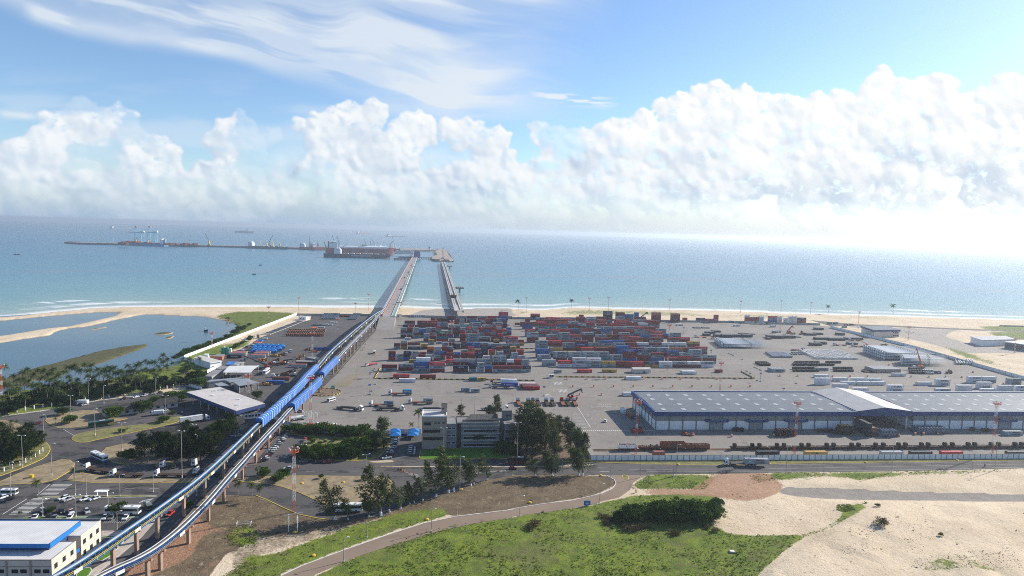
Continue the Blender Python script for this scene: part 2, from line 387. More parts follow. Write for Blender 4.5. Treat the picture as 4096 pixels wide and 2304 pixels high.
GRASS=[(PP('L1',560,110,1000,20,1960,40,1960,60,150,770,0,835,-300,760,480,590,700,440,1000,260,940,200,800,140),1.0),
 (PP('B0',-900,780,0,620,440,620,1080,530,1560,430,1860,320,1900,360,2150,450,2100,520,1860,600,1640,665,1000,735,660,835,0,928,-900,1050),1.0),
 (PP('L1',150,790,640,600,1400,420,2180,165,2100,175,1500,380,1350,440,1150,590,1000,640,640,745,300,790),.8),
 (PP('C1',600,1449,880,1310,1200,1185,1600,1025,2000,935,2576,865,'C2',0,855,400,795,800,742,1000,690,1250,640,1700,620,2050,640,2040,850,1990,930,2100,1000,2240,1060,2576,1065,'C3',0,1055,330,1060,600,960,900,760,1000,740,900,850,600,1000,300,1110,0,1370,'C2',2480,1449,2250,1700,2200,2400,'C1',-200,2400,300,1700),1.0),
 (PP('C1',-100,1449,-900,2000,200,1700,230,1449,450,1345,880,1185,1300,1030,1700,905,2010,838,1850,760,1700,762,1500,800,1000,930,700,1040,300,1180,0,1260),.9),
 (PP('C2',1210,530,1350,432,2130,420,1940,580,1600,580,1200,575),.9),
 (PP('C2',2380,430,'C3',0,408,1300,397,2576,366,3400,350,3400,372,2576,388,1800,428,1300,445,900,492,600,442,0,500,'C2',2450,520),.9),
 (PP('C0',2576,880,2250,1000,2300,1140,2576,1180,'C1',0,1010,300,1000,0,1100),.6),
 (PP('C0',2576,1180,2250,1449,2100,1900,'C1',0,1900,0,1170),.8),
 (PP('A2',0,1012,225,1012,245,1040,0,1045),.8),(PP('A2',400,1045,600,992,900,992,1700,1012,2000,1052,2576,1032,2576,1095,1000,1065,400,1068),.55),
 (PP('A3',0,1040,420,1065,1000,1057,1400,1082,2576,1102,4000,1130,4000,1160,2576,1128,1800,1102,1200,1112,700,1102,0,1095),.55),
 (PP('A3',2020,1165,2576,1170,4000,1180,4000,1250,2576,1232,2150,1197),.9),(PP('A3',2150,1222,2576,1242,4000,1280,4000,1340,2576,1312,2300,1272),.9),
 (PP('B3',1100,125,1400,130,1600,175,2000,350,2576,500,3400,720,3400,650,2576,470,1900,250,1650,185),.85),(PP('B3',1340,55,1580,110,1340,92),.9),
 (PP('C3',700,745,1000,735,1010,760,760,830,680,800),.8),(PP('C3',1380,960,1600,1040,1560,1060,1400,1000),.55),(PP('C3',1560,1360,1900,1270,2400,1420,2500,1500,1500,1500),.5)]
DRY=[(PP('C1',2576,440,2300,490,2100,550,1800,650,1550,730,1250,840,900,880,720,880,430,830,270,760,0,650,'C0',2576,640,2080,640,1990,730,1880,850,1500,1170,1200,1449,600,2400,1900,2400,2100,1449,2300,1200,2576,1040,'C1',300,1020,1000,905,1500,800,2020,843,2576,778,'C2',0,772,300,722,800,648,1050,530,1040,490,950,440,700,430,0,430),1.0),
 (PP('A1',0,1010,1250,1000,1250,1040,0,1045),.4),(PP('C0',2300,1100,'C1',0,1000,500,960,1000,890,1500,790,1900,760,1500,880,700,1060,300,1190,0,1270,'C0',2300,1449),.52)]
RED=[(PP('C2',1180,592,1500,580,1850,586,1950,520,2080,415,2500,410,2576,430,'C3',60,480,150,560,0,660,'C2',2400,690,2200,680,2050,640,1300,624),1.0),(PP('C0',1450,1230,1880,850,2100,900,1900,1250,1500,1449,1100,1900,900,1900),.8),(PP('C0',1950,1400,2350,1200,2380,1222,2000,1449),.8),(PP('L2',1090,1449,1310,1100,1520,960,1690,900,1640,1000,1500,1160,1340,1340,1310,1449),.7),
 (PP('C0',2100,1000,2200,900,2300,930,2200,1100),.5),(PP('A3',700,1110,1200,1115,1250,1150,900,1155),.5),(PP('C1',-300,990,200,990,420,960,100,1060,-300,1090),.5)]
PALE=[(PP('A3',630,1170,900,1160,1300,1180,2180,1208,2576,1215,2576,1235,2000,1222,1870,1222,1790,1272,2000,1330,2576,1400,2576,1449,2000,1449,1500,1320,1300,1280,1000,1200),.75),(PP('A1',2000,985,2576,985,2576,1080,1800,1085,1500,1060,1700,1000),.8),(PP('A2',0,1035,260,1035,400,1075,0,1072),.5)]
MUD=[(GRASS[0][0],.47)]+[(i,1.0) for i in ISLES[:1]]+[(i,.7) for i in ISLES[1:]]
def inpoly(px,py,poly):
 r=np.zeros(px.shape,bool); n=len(poly)
 x0=min(p[0] for p in poly);x1=max(p[0] for p in poly);y0=min(p[1] for p in poly);y1=max(p[1] for p in poly)
 sel=(px>=x0)&(px<=x1)&(py>=y0)&(py<=y1)
 X=px[sel];Y=py[sel];q=np.zeros(X.shape,bool)
 for i in range(n):
  (ax,ay),(bx,by)=poly[i],poly[(i+1)%n]
  if ay==by: continue
  c=((ay>Y)!=(by>Y)); q^=c&(X<(bx-ax)*(Y-ay)/(by-ay)+ax)
 r[sel]=q; return r
def unproj(px,py,z=0.0):
 dx=(px-2048)/FPX; dy=(1152-py)/FPX
 D=[CF[i]+CR[i]*dx+CU[i]*dy for i in range(3)]; t=(z-H)/D[2]
 return D[0]*t,D[1]*t
def gblur(a,n):
 for _ in range(n):
  p=np.pad(a,1,'edge'); a=(p[:-2,1:-1]+p[2:,1:-1]+2*p[1:-1,1:-1])/4
  p=np.pad(a,1,'edge'); a=(p[1:-1,:-2]+p[1:-1,2:]+2*p[1:-1,1:-1])/4
 return a
def grid_mesh(name,X,Y,Z,attrs):
 nr,nc=X.shape; co=np.stack([X,Y,Z],-1).reshape(-1,3).astype(np.float32)
 me=bpy.data.meshes.new(name); me.vertices.add(nr*nc); me.vertices.foreach_set('co',co.ravel())
 i=np.arange(nr*nc).reshape(nr,nc); q=np.stack([i[1:,:-1],i[1:,1:],i[:-1,1:],i[:-1,:-1]],-1).reshape(-1,4)
 me.loops.add(q.size); me.loops.foreach_set('vertex_index',q.ravel().astype(np.int32)); me.polygons.add(len(q))
 me.polygons.foreach_set('loop_start',(np.arange(len(q))*4).astype(np.int32))
 for k,a in attrs.items():
  at=me.attributes.new(k,'FLOAT','POINT'); at.data.foreach_set('value',a.ravel().astype(np.float32))
 me.update(); me.validate(); me.polygons.foreach_set('use_smooth',[True]*len(me.polygons)); return me
def attr(t,name):
 n=node(t,'ShaderNodeAttribute',attribute_name=name); return E(t,n.outputs['Fac'])
WATER=-1.2
def dune(X,Y):
 """gentle relief of the bare land"""
 return (fbm(X/28,Y/28,4,5)-.5)*1.6+(fbm(X/90,Y/90,3,9)-.5)*2.2
def build_ground():
 xs=np.arange(-1400,5600,9.0); ys=np.concatenate([np.arange(1176,1420,3.0),np.arange(1420,2420,5.0),np.geomspace(2430,9000,40)])
 px,py=np.meshgrid(xs,ys); X,Y=unproj(px,py)
 cy_=np.interp(px,CX,CY)
 sea=gblur((py<cy_-1).astype(float),1)
 isl=np.zeros(px.shape,bool)
 for p in ISLES: isl|=inpoly(px,py,p)
 lag=(inpoly(px,py,LAG_A)|inpoly(px,py,LAG_B))
 lagm=gblur((lag&~isl).astype(float),1)
 def acc(L,n):
  m=np.zeros(px.shape)
  for p,w in L: m=np.maximum(m,inpoly(px,py,p)*w)
  return gblur(m,n)
 gr=acc(GRASS,9); dr=acc(DRY,3); rd=np.minimum(1,1.5*acc(RED,22)); pl=acc(PALE,3); mu=acc(MUD,1); tk=gblur(inpoly(px,py,PP('C3',95,592,180,556,700,570,1500,605,2576,630,4200,650,4200,735,2576,708,1800,695,900,690,500,670,250,645,130,620)).astype(float),2)
 bare=gblur(inpoly(px,py,PP('C2',1900,600,2600,520,'C3',0,520,2576,440,4000,420,4000,4000,-300,4000,'C1',300,2400,'C2',0,1000,1000,720)).astype(float),12)
 hill=gblur(inpoly(px,py,PP('C3',0,1400,900,860,1400,760,2576,760,4000,760,4000,4000,-200,4000)).astype(float),14)
 track=gblur(inpoly(px,py,PP('C3',60,540,700,555,2576,615,4200,640,4200,735,2576,722,900,705,100,650)).astype(float),3)
 Z=-6*sea-2.6*lagm+.0*X + bare*(1-track)*(dune(X,Y)*.6+.5) + hill*(1-track)*(2.6*fbm(X/60,Y/60,3,4)+3.0*np.abs(fbm(X/34,Y/46,3,15)-.5))
 Z=np.where(bare*(1-track)>.02,np.maximum(Z,.0),Z)
 me=grid_mesh('ground',X,Y,Z,dict(grass=gr,dry=dr,red=rd,pale=pl,mud=mu,track=tk))
 m=bpy.data.materials.new('ground_cover'); m.use_nodes=True; t=m.node_tree; b=t.nodes['Principled BSDF']
 b.inputs['Roughness'].default_value=.95; b.inputs['Specular IOR Level'].default_value=.1
 geo=node(t,'ShaderNodeNewGeometry'); P=geo.outputs['Position']; sp=node(t,'ShaderNodeSeparateXYZ'); t.links.new(P,sp.inputs[0]); z=E(t,sp.outputs[2])
 n1=noise(t,P,.035,5,.6); n2=noise(t,P,.16,6,.65); n3=noise(t,P,.9,6,.7); n4=noise(t,P,.42,4,.6,1.2); n5=noise(t,P,2.6,4,.7)
 def soft(a,w=.5,lo=.42,hi=.60):   # ragged edge for a painted zone
  return (a+(n2-.5)*w+(n3-.5)*w*.8).ss(lo,hi)
 sand=mix(t,n1.ss(.3,.7),(.53,.425,.295),(.64,.525,.38)); sand=mix(t,n3.ss(.5,.8)*.35,sand,(.36,.27,.18))
 sand=mix(t,n4.ss(.55,.64)*n3.ss(.45,.6)*.6,sand,(.24,.21,.12)); sand=mix(t,n5.ss(.62,.74)*n2.ss(.45,.6)*.6,sand,(.22,.18,.11))
 g=mix(t,n2.ss(.32,.68),(.095,.135,.026),(.19,.245,.034)); g=mix(t,n1.ss(.42,.34)*.6,g,(.185,.235,.03)); g=mix(t,n3.ss(.48,.78)*.7,g,(.06,.08,.024)); g=mix(t,n1.ss(.50,.66)*.5,g,(.16,.135,.065)); g=mix(t,n4.ss(.54,.64)*.75,g,(.14,.115,.06)); g=mix(t,noise(t,P,1.5,5,.75).ss(.54,.68)*.5,g,(.06,.08,.022)); g=mix(t,noise(t,P,.55,5,.75).ss(.56,.7)*.6,g,(.20,.25,.045)); g=mix(t,n5.ss(.57,.77)*.45,g,(.05,.065,.02))
 d=mix(t,n2.ss(.3,.7),(.115,.085,.055),(.175,.135,.085)); d=mix(t,n3.ss(.5,.75),d,(.07,.052,.036)); d=mix(t,n4.ss(.58,.7)*.7,d,(.30,.24,.16)); d=mix(t,n5.ss(.6,.8)*.5,d,(.05,.045,.025))
 r=mix(t,n3.ss(.3,.7),(.27,.13,.075),(.36,.215,.14)); r=mix(t,n4.ss(.55,.65)*.5,r,(.45,.33,.23))
 pv=mix(t,n2.ss(.3,.7),(.30,.27,.24),(.37,.33,.29))
 mu=mix(t,n2.ss(.3,.7),(.07,.075,.033),(.11,.10,.052))
 c=sand
 c=mix(t,soft(attr(t,'pale'),.3),c,pv); c=mix(t,soft(attr(t,'dry'),.35),c,d); c=mix(t,soft(attr(t,'grass'),.75),c,g); c=mix(t,soft(attr(t,'red'),.6)*.85,c,r); c=mix(t,soft(attr(t,'mud'),.15),c,mu)
 gt=mix(t,n2.ss(.3,.7),(.20,.185,.17),(.26,.235,.21)); gt=mix(t,n3.ss(.55,.8)*.5,gt,(.40,.33,.25)); c=mix(t,soft(attr(t,'track'),.35)*.92,c,gt)
 c=mix(t,(z+(n3-.5)*.25).ss(-.55,-1.05)*.5,c,(.16,.125,.085))   # wet sand by the water
 t.links.new(c,b.inputs['Base Color'])
 bn=node(t,'ShaderNodeBump'); bn.inputs['Strength'].default_value=.75; bn.inputs['Distance'].default_value=.6
 t.links.new((n3*.7+n2*.8+n5*.25+attr(t,'grass')*n5*.5).k,bn.inputs['Height']); t.links.new(bn.outputs[0],b.inputs['Normal'])
 me.materials.append(m); tag(link('ground',me),'sandy coastal land with grass and bare earth',kind='structure')
def water_mat(name,lag=False):
 m=bpy.data.materials.new(name); m.use_nodes=True; t=m.node_tree; b=t.nodes['Principled BSDF']
 b.inputs['Specular IOR Level'].default_value=.27; b.inputs['Roughness'].default_value=.30 if not lag else .16; b.inputs['IOR'].default_value=1.33
 geo=node(t,'ShaderNodeNewGeometry'); P=geo.outputs['Position']
 mp=node(t,'ShaderNodeMapping'); mp.inputs['Rotation'].default_value=(0,0,-.10); mp.inputs['Scale'].default_value=(.45,1.0,1); t.links.new(P,mp.inputs[0]); V=mp.outputs[0]
 w1=noise(t,V,.05,4,.6); w2=noise(t,V,.16,4,.6); w3=noise(t,V,.012,3,.55); big=noise(t,V,.0028,4,.6)
 if not lag:
  s=attr(t,'shore'); sn=s+(w3-.5)*120+(big-.5)*220*s.ss(100,800)
  c=ramp(t,(sn*(1/2600)).cl(),[(0,(.32,.37,.31)),(.03,(.21,.32,.30)),(.10,(.125,.27,.295)),(.26,(.08,.215,.285)),(.55,(.06,.18,.265)),(1,(.052,.16,.25))])
  c=mix(t,(w2-.5).ss(.0,.2)*.25,c,(.02,.10,.13))
  st=(s-(big-.5)*260).ss(640,720)*(s-(big-.5)*260).ss(860,740); c=mix(t,st*w3.ss(.3,.6)*.5,c,(.16,.19,.21))
  fo=noise(t,V,.05,6,.7,.6); line=noise(t,V,.006,3,.5)
  s1=s+(line-.5)*30
  surf=(s1.ss(30,4)*fo.ss(.30,.45)).max(s1.ss(38,50)*s1.ss(82,58)*line.ss(.44,.58)*fo.ss(.40,.52)).max(s1.ss(95,110)*s1.ss(145,120)*line.ss(.56,.63)*fo.ss(.44,.54))
  c=mix(t,surf*.9,c,(.82,.83,.82))
 else:
  c=mix(t,w3.ss(.3,.7),(.042,.095,.13),(.062,.12,.15)); c=mix(t,big.ss(.4,.65)*.5,c,(.10,.13,.12))
 t.links.new(c,b.inputs['Base Color'])
 cd=node(t,'ShaderNodeCameraData')
 bn=node(t,'ShaderNodeBump'); bn.inputs['Strength'].default_value=.55 if not lag else .05; bn.inputs['Distance'].default_value=1.6 if not lag else .35
 t.links.new((w1*1.2+w2*.6).k,bn.inputs['Height']); t.links.new(bn.outputs[0],b.inputs['Normal'])
 return m
def build_water():
 A=np.radians(np.concatenate([np.arange(-84,-42,2.0),np.arange(-42,42,.16),np.arange(42,85,2.0)])); 
 caz=[];cd=[]
 for x,y in COAST:
  p=gp(x,y); caz.append(math.atan2(p.x,p.y)); cd.append(math.hypot(p.x,p.y))
 order=np.argsort(caz); caz=np.array(caz)[order]; cd=np.array(cd)[order]
 dc=np.interp(A,caz,cd)
 rr=np.concatenate([np.arange(-60,160,5.0),np.geomspace(165,21000,150)])
 Rr=np.minimum(dc[None,:]+rr[:,None],21000); shore=Rr-dc[None,:]
 X=Rr*np.sin(A)[None,:]; Y=Rr*np.cos(A)[None,:]
 me=grid_mesh('sea',X,Y,np.full(X.shape,WATER),dict(shore=shore)); me.flip_normals()
 me.materials.append(water_mat('sea_water')); tag(link('sea',me),'blue green sea with low waves',kind='structure')
 mb=MB(); lp=[unproj(np.array(x),np.array(y)) for x,y in PP('A0',-1400,1060,0,1060,430,1030,900,1000,1300,990,2200,1010,2576,1100,2576,1200,'L1',1150,350,640,640,'B0',1700,460,1000,640,400,700,-900,1000,-2200,1000)]
 mb.sheet([(float(a),float(b)) for a,b in lp],WATER+.03)
 tag(mb.build('lagoon',water_mat('lagoon_water',True)),'still lagoon behind the sandbar',kind='structure')
build_ground(); build_water()
# ---------------------------------------------------------------- haze
HAZE_D=1.05e-4
def build_haze():
 mb=MB(); mb.box((0,8000,-9),(48000,48000,133))
 m=bpy.data.materials.new('haze_air'); m.use_nodes=True; t=m.node_tree; t.nodes.clear()
 out=node(t,'ShaderNodeOutputMaterial'); v=node(t,'ShaderNodeVolumePrincipled')
 v.inputs['Color'].default_value=(.70,.80,.92,1); v.inputs['Density'].default_value=HAZE_D; v.inputs['Anisotropy'].default_value=.50
 t.links.new(v.outputs[0],out.inputs['Volume'])
 o=mb.build('haze',m); tag(o,'sea haze',kind='stuff')
# ---------------------------------------------------------------- paved ground
def proj(P):
 d=Vector(P)-CAM; z=d.dot(CF); return 2048+FPX*d.dot(CR)/z,1152-FPX*d.dot(CU)/z
def zat(P,tag,x,y):
 """height above P at which the photo row y lies"""
 py=pxy(tag,x,y)[1]; lo,hi=-5.,120.
 for _ in range(50):
  m=(lo+hi)/2
  if proj((P.x,P.y,m))[1]>py: lo=m
  else: hi=m
 return lo
def toyard(P): return P.dot(YU),P.dot(YV)
def fromyard(u,v,z=0.0): return YU*u+YV*v+Vector((0,0,z))
def pgnd(px): return [tuple(gp(x,y))[:2] for x,y in px]
def asphalt_mat(name,c0,c1,stain,tile=0.0,seam=(.1,.1,.1),patch=None):
 m=bpy.data.materials.new(name); m.use_nodes=True; t=m.node_tree; b=t.nodes['Principled BSDF']; b.inputs['Roughness'].default_value=.9; b.inputs['Specular IOR Level'].default_value=.15
 P=node(t,'ShaderNodeNewGeometry').outputs['Position']
 n1=noise(t,P,.018,5,.6); n2=noise(t,P,.11,6,.65,.5); n3=noise(t,P,1.3,5,.7)
 mp=node(t,'ShaderNodeMapping'); mp.inputs['Rotation'].default_value=(0,0,-YARD); mp.inputs['Scale'].default_value=(.25,1,1); t.links.new(P,mp.inputs[0]); n4=noise(t,mp.outputs[0],.12,6,.7,.3)
 c=mix(t,n1.ss(.3,.7),c0,c1); c=mix(t,n2.ss(.54,.70)*.65,c,stain); c=mix(t,n4.ss(.55,.72)*.6,c,stain); c=mix(t,n3.ss(.5,.8)*.25,c,stain)
 if patch: c=mix(t,n4.ss(.50,.54)*n2.ss(.47,.5)*.8,c,patch)
 if tile:
  br=node(t,'ShaderNodeTexBrick'); br.inputs['Scale'].default_value=1.0; br.offset=0.0; br.inputs['Brick Width'].default_value=tile; br.inputs['Row Height'].default_value=tile; br.inputs['Mortar Size'].default_value=.05
  mp2=node(t,'ShaderNodeMapping'); mp2.inputs['Rotation'].default_value=(0,0,-YARD); t.links.new(P,mp2.inputs[0]); t.links.new(mp2.outputs[0],br.inputs['Vector'])
  c=mix(t,E(t,br.outputs['Fac'])*.45,c,seam)
 t.links.new(c,b.inputs['Base Color']); MATS[name]=m; return m
asphalt_mat('yard_paving',(.205,.185,.165),(.25,.225,.20),(.125,.112,.102),12.0,(.13,.12,.11))
asphalt_mat('asphalt_road',(.080,.075,.073),(.108,.10,.096),(.05,.048,.047),patch=(.04,.04,.042))
asphalt_mat('asphalt_old',(.088,.083,.082),(.11,.103,.101),(.05,.05,.05))
asphalt_mat('brown_road',(.21,.155,.115),(.25,.19,.145),(.15,.11,.082))
asphalt_mat('grey_track',(.22,.20,.185),(.27,.245,.225),(.34,.28,.22))
asphalt_mat('brown_paver',(.17,.11,.09),(.21,.145,.12),(.1,.075,.065))
pmat('kerb_yellow',(.62,.42,.07),.8,.2,dirt=((.3,.25,.2),.7))
pmat('kerb_white',(.6,.59,.56),.8,.2,dirt=((.3,.27,.24),.5))
pmat('paint_mark',(.55,.54,.51),.8,.2,scale=1.5,var=.1,dirt=((.2,.19,.18),.85))
pmat('paint_yellow',(.40,.27,.08),.8,.2,scale=1.5,dirt=((.2,.18,.16),.8))
pmat('dry_grass',(.26,.205,.13),.95,.1,scale=.25,var=.25,dirt=((.15,.125,.07),.8),coords='Object')
pmat('lawn_dry',(.17,.165,.065),.95,.1,scale=.3,var=.35,dirt=((.30,.25,.17),.8))
pmat('lawn',(.075,.17,.02),.95,.1,scale=.5,var=.25)
pmat('path_stone',(.42,.36,.31),.9,.1,scale=.5)
pmat('earth',(.17,.12,.085),.95,.1,scale=.4,var=.3,dirt=((.3,.23,.17),.7))
def pave(name,px,z,mat,label):
 mb=MB(); mb.sheet(pgnd(px),z); return tag(mb.build(name,M(mat)),label,kind='structure')
ASPH=PP('B0',-1200,1060,-300,985,0,935,400,880,640,835,1000,770,1650,695,1870,690,'L1',170,1260,250,1200,480,1100,520,1010,650,940,760,900,560,800,640,745,1000,650,1150,590,1380,440,1500,400,2100,175,2180,160,'A1',560,1050,1050,1063,1330,1080,1350,1100,1150,1275,1000,1449,'B1',600,800,900,1100,1660,1100,2500,1010,'B2',0,900,400,1000,640,1060,785,1330,'C3',0,250,2576,240,3600,232,3600,352,2576,366,1300,396,0,410,'C2',2576,413,1380,430,1000,436,700,430,0,430,'C1',2576,440,2300,490,2100,550,1800,650,1550,730,1250,840,900,880,720,880,620,870,430,830,270,760,100,680,0,650,'C0',2576,645,2400,640,2080,640,1990,730,1880,850,1500,1170,1200,1449,700,2000,-800,2400,-2500,1700)
pave('avenue',ASPH,.03,'asphalt_road','worn asphalt avenue, gate lanes and car park')
YARDP=PP('A1',1335,1080,1500,1082,1960,1084,2576,1084,'A2',0,1090,600,1097,900,1110,1600,1127,2576,1140,'A3',0,1147,530,1162,630,1172,'B3',1000,127,1450,232,2000,387,2576,548,3600,850,'C3',3600,222,2576,222,0,228,'C2',785,238,640,0,'B2',625,1050,400,1000,0,900,'B1',2480,1010,1650,1095,1200,1100,750,1098,440,1062,200,960,0,905,'L2',1570,660,1900,420,2300,250,'B1',500,800,820,500,1000,290,'A1',1000,1440,1150,1275)
pave('container_yard',YARDP,.07,'yard_paving','pale block paved container yard')
pave('cargo_yard',PP('L1',2180,162,2576,90,'A1',1050,1066,1335,1080,1150,1275,1000,1440,'B1',620,440,'L1',2250,900,1500,1449,1000,1400,500,1449,200,1400,180,1270,480,1105,650,945,760,900,570,800,1000,652,1150,592,1400,440,1600,390),.065,'asphalt_old','dark asphalt cargo yard left of the conveyors')
pave('lane',PP('C2',950,438,1030,482,1046,520,1010,570,900,622,600,692,300,727,0,777,'C1',2576,786,2020,852,1680,922,1340,1032,880,1192,450,1352,250,1449,-300,1750,-900,2200,0,2200,560,1480,600,1432,1000,1262,1400,1132,1800,1010,2200,920,2576,862,'C2',0,852,400,800,800,736,1080,660,1190,580,1220,510,1290,465,1372,432),.08,'brown_road','narrow brown lane curving past the grass')
pave('far_road',PP('A3',420,1108,900,1150,1300,1165,2100,1200,2576,1212,2576,1222,2100,1212,1300,1180,900,1165,640,1172),.03,'asphalt_old','grey road behind the far dunes')
pave('parking_apron',PP('L2',1340,1400,1520,1150,1690,960,1830,900,'B1',330,1100,420,1130,530,1130,420,1290,380,1380,100,1400,-20,1390),.05,'asphalt_old','asphalt of the staff car park')
pave('paver_strip',PP('L2',1090,1449,1310,1100,1520,960,1690,890,1640,1000,1500,1160,1340,1345,1315,1449),.09,'brown_paver','reddish paver strip under the conveyor')
pave('road_under_conveyor',PP('C0',1420,1060,1600,870,1450,860,1000,1449,700,1900,1150,1900,1250,1449,1600,1110,1990,740,1900,700),.06,'asphalt_old','dark road running under the conveyors')
pave('sidewalk',PP('C0',1480,905,1590,835,1610,850,1430,1060,1100,1340,960,1449,860,1449,950,1370,1060,1310,1250,1110,1340,1040),.10,'path_stone','pale stone sidewalk beside the office building')
pave('stone_paving',PP('C0',1020,995,1350,992,1370,1000,1310,1046,1020,1046),.09,'path_stone','pale paving by the office building')
def island(px,mat,kerb,label,name='traffic_island',h=.16,inset=.25):
 """raised island with a kerb"""
 poly=pgnd(px); n=len(poly); c=Vector((sum(p[0] for p in poly)/n,sum(p[1] for p in poly)/n))
 q=[]
 for i in range(n):
  a=Vector(poly[i]);b=Vector(poly[(i+1)%n]); q+= [a.lerp(b,.25),a.lerp(b,.75)]
 q=[(p.x,p.y) for p in q]
 t=thing(name,label,'island'); t['kind']='structure'; del t['category']
 mb=MB(); mb.prism(q,0.0,h); k=mb.build('kerb',M(kerb),t)
 ar=sum(q[i][0]*q[(i+1)%len(q)][1]-q[(i+1)%len(q)][0]*q[i][1] for i in range(len(q)))
 s=1 if ar>0 else -1; inn=[]
 for i in range(len(q)):
  a=Vector(q[i-1]);b=Vector(q[i]);d=Vector(q[(i+1)%len(q)]); e=(d-a)
  if e.length<1e-6: inn.append(q[i]); continue
  e.normalize(); nn=Vector((-e.y,e.x))*s*inset; inn.append((b.x+nn.x,b.y+nn.y))
 mb=MB(); mb.sheet(inn,h+.02); mb.build('top',M(mat),t); return t
island(PP('B0',445,965,520,925,940,850,1060,950,1330,945,1150,985,890,1025,660,1052,560,1045,490,1005),'dry_grass','kerb_yellow','dry grass island around the left tiled building')
island(PP('B0',715,1145,790,1100,1150,1040,1450,1012,1700,945,1880,922,1830,985,1400,1080,1000,1160,860,1195,790,1195,730,1170),'lawn_dry','kerb_yellow','long grass island with a yellow kerb beside the bus')
island(PP('B0',1000,1260,1280,1200,1480,1170,1700,1250,1520,1380,1320,1415,1200,1410,1110,1385),'dry_grass','kerb_yellow','dry grass island in front of the second tiled building')
island(PP('C0',0,500,200,410,430,330,680,262,782,345,490,525,40,525,-300,620),'dry_grass','kerb_yellow','dry triangular island by the crossing')
island(PP('B0',-300,1070,300,1090,440,1170,500,1225,510,1275,460,1345,300,1420,0,1535,-600,1720,-900,1300),'lawn_dry','kerb_yellow','island of dark trees at the left edge')
island(PP('B0',-900,1000,-300,985,0,962,190,1000,290,1085,0,1093,-300,1100,-900,1150),'dry_grass','kerb_yellow','sandy island with palms at the left edge')
island(PP('C0',365,665,470,650,980,637,1570,637,1580,658,1060,664,400,670),'lawn_dry','kerb_white','grass median with the bus shelter')
island(PP('C0',640,515,760,400,1000,440,1400,470,1900,470,2100,440,2000,500,1830,514),'dry_grass','kerb_yellow','dry verge beside the parked trucks')
island(PP('C0',1560,330,1600,310,1720,290,1790,350,1700,372,1580,362),'dry_grass','kerb_yellow','small round island by the parked trucks')
island(PP('C0',210,885,260,850,800,855,1400,848,1385,868,800,868,300,878),'lawn','kerb_white','narrow green strip between the parking rows')
island(PP('C0',940,1288,1060,1300,1250,1110,1245,1090,1140,1100,1020,1190),'lawn','kerb_white','mown lawn by the conveyor columns')
island(PP('C0',740,1470,830,1362,945,1372,880,1470),'lawn','kerb_white','mown lawn at the lower office corner')
island(PP('C0',1020,1048,1310,1048,1280,1064,1020,1066),'lawn','kerb_white','thin lawn behind the pale paving')
island(PP('C1',-200,470,0,450,430,440,1000,446,1280,446,1350,480,1390,540,1360,610,1200,690,1000,740,800,748,620,700,500,640,380,590,180,530,0,515,'C0',2400,500),'dry_grass','kerb_yellow','dry loop island in front of the avenue trees')
island(PP('C2',1105,440,1130,430,1170,445,1182,470,1150,482,1115,470),'lawn_dry','kerb_yellow','small grass island at the lane junction')
island(PP('C2',770,292,1300,296,'C3',0,282,2576,272,3400,265,3400,285,2576,284,1300,306,0,322,'C2',2000,338,1200,320,800,304),'lawn_dry','kerb_yellow','thin grass verge below the white wall')
island(PP('B1',250,1090,560,1060,750,1098,1200,1105,1355,1110,1370,1200,1290,1290,1230,1350,1000,1385,500,1372,400,1330,520,1180,540,1130,420,1120),'lawn_dry','kerb_yellow','grove garden between the car parks')
island(PP('B1',1640,1330,1665,1255,2600,1250,'B2',120,1330,60,1390,'C1',2540,262,2000,272,1650,278),'lawn','kerb_yellow','bright lawn in front of the office block')
island(PP('B2',0,1395,0,930,300,900,480,970,640,1075,765,1340,740,1385,300,1395),'earth','kerb_yellow','bare earth under the big trees')
island(PP('C1',1250,348,1700,345,2500,345,2576,348,'C2',300,345,800,325,835,338,500,352,0,356,'C1',2576,357,1260,356),'concrete','kerb_yellow','long yellow kerbed median of the avenue')
island(PP('C1',1110,303,1300,285,1390,290,1370,308,1200,313),'path_stone','kerb_yellow','kerbed corner beside the office car park')
def roundabout():
 P=G('B1',700,690); t=thing('roundabout','round earth island with black and yellow kerb','island',P); t['kind']='structure'; del t['category']
 r=10.5; n=48; mb=MB(); mk=MB().mat(M('kerb_yellow')).mat(M('black_paint'))
 for i in range(n):
  a0,a1=2*math.pi*i/n,2*math.pi*(i+1)/n
  mk.cm=i%2; c=lambda a,q,z:(q*math.cos(a),q*math.sin(a),z)
  mk.hexa([c(a0,r-.45,.0),c(a0,r,.0),c(a1,r,.0),c(a1,r-.45,.0),c(a0,r-.45,.6),c(a0,r,.6),c(a1,r,.6),c(a1,r-.45,.6)])
 mk.build('kerb',None,t); mb.sheet([((r-.46)*math.cos(2*math.pi*i/n),(r-.46)*math.sin(2*math.pi*i/n)) for i in range(n)],.3); mb.build('top',M('earth'),t)
roundabout()
def strip(mb,a,b,w,z=.11):
 a=Vector(a);b=Vector(b);d=(b-a);d.z=0
 if d.length<.01: return
 d.normalize(); s=Vector((-d.y,d.x,0))*w/2
 mb.add([(p.x,p.y,z) for p in (a-s,b-s,b+s,a+s)],[(0,1,2,3)])
def dashes(mb,a,b,w,on,off,z=.11):
 L=(b-a).length; d=(b-a)/L; k=0.0
 while k<L: strip(mb,a+d*k,a+d*min(L,k+on),w,z); k+=on+off
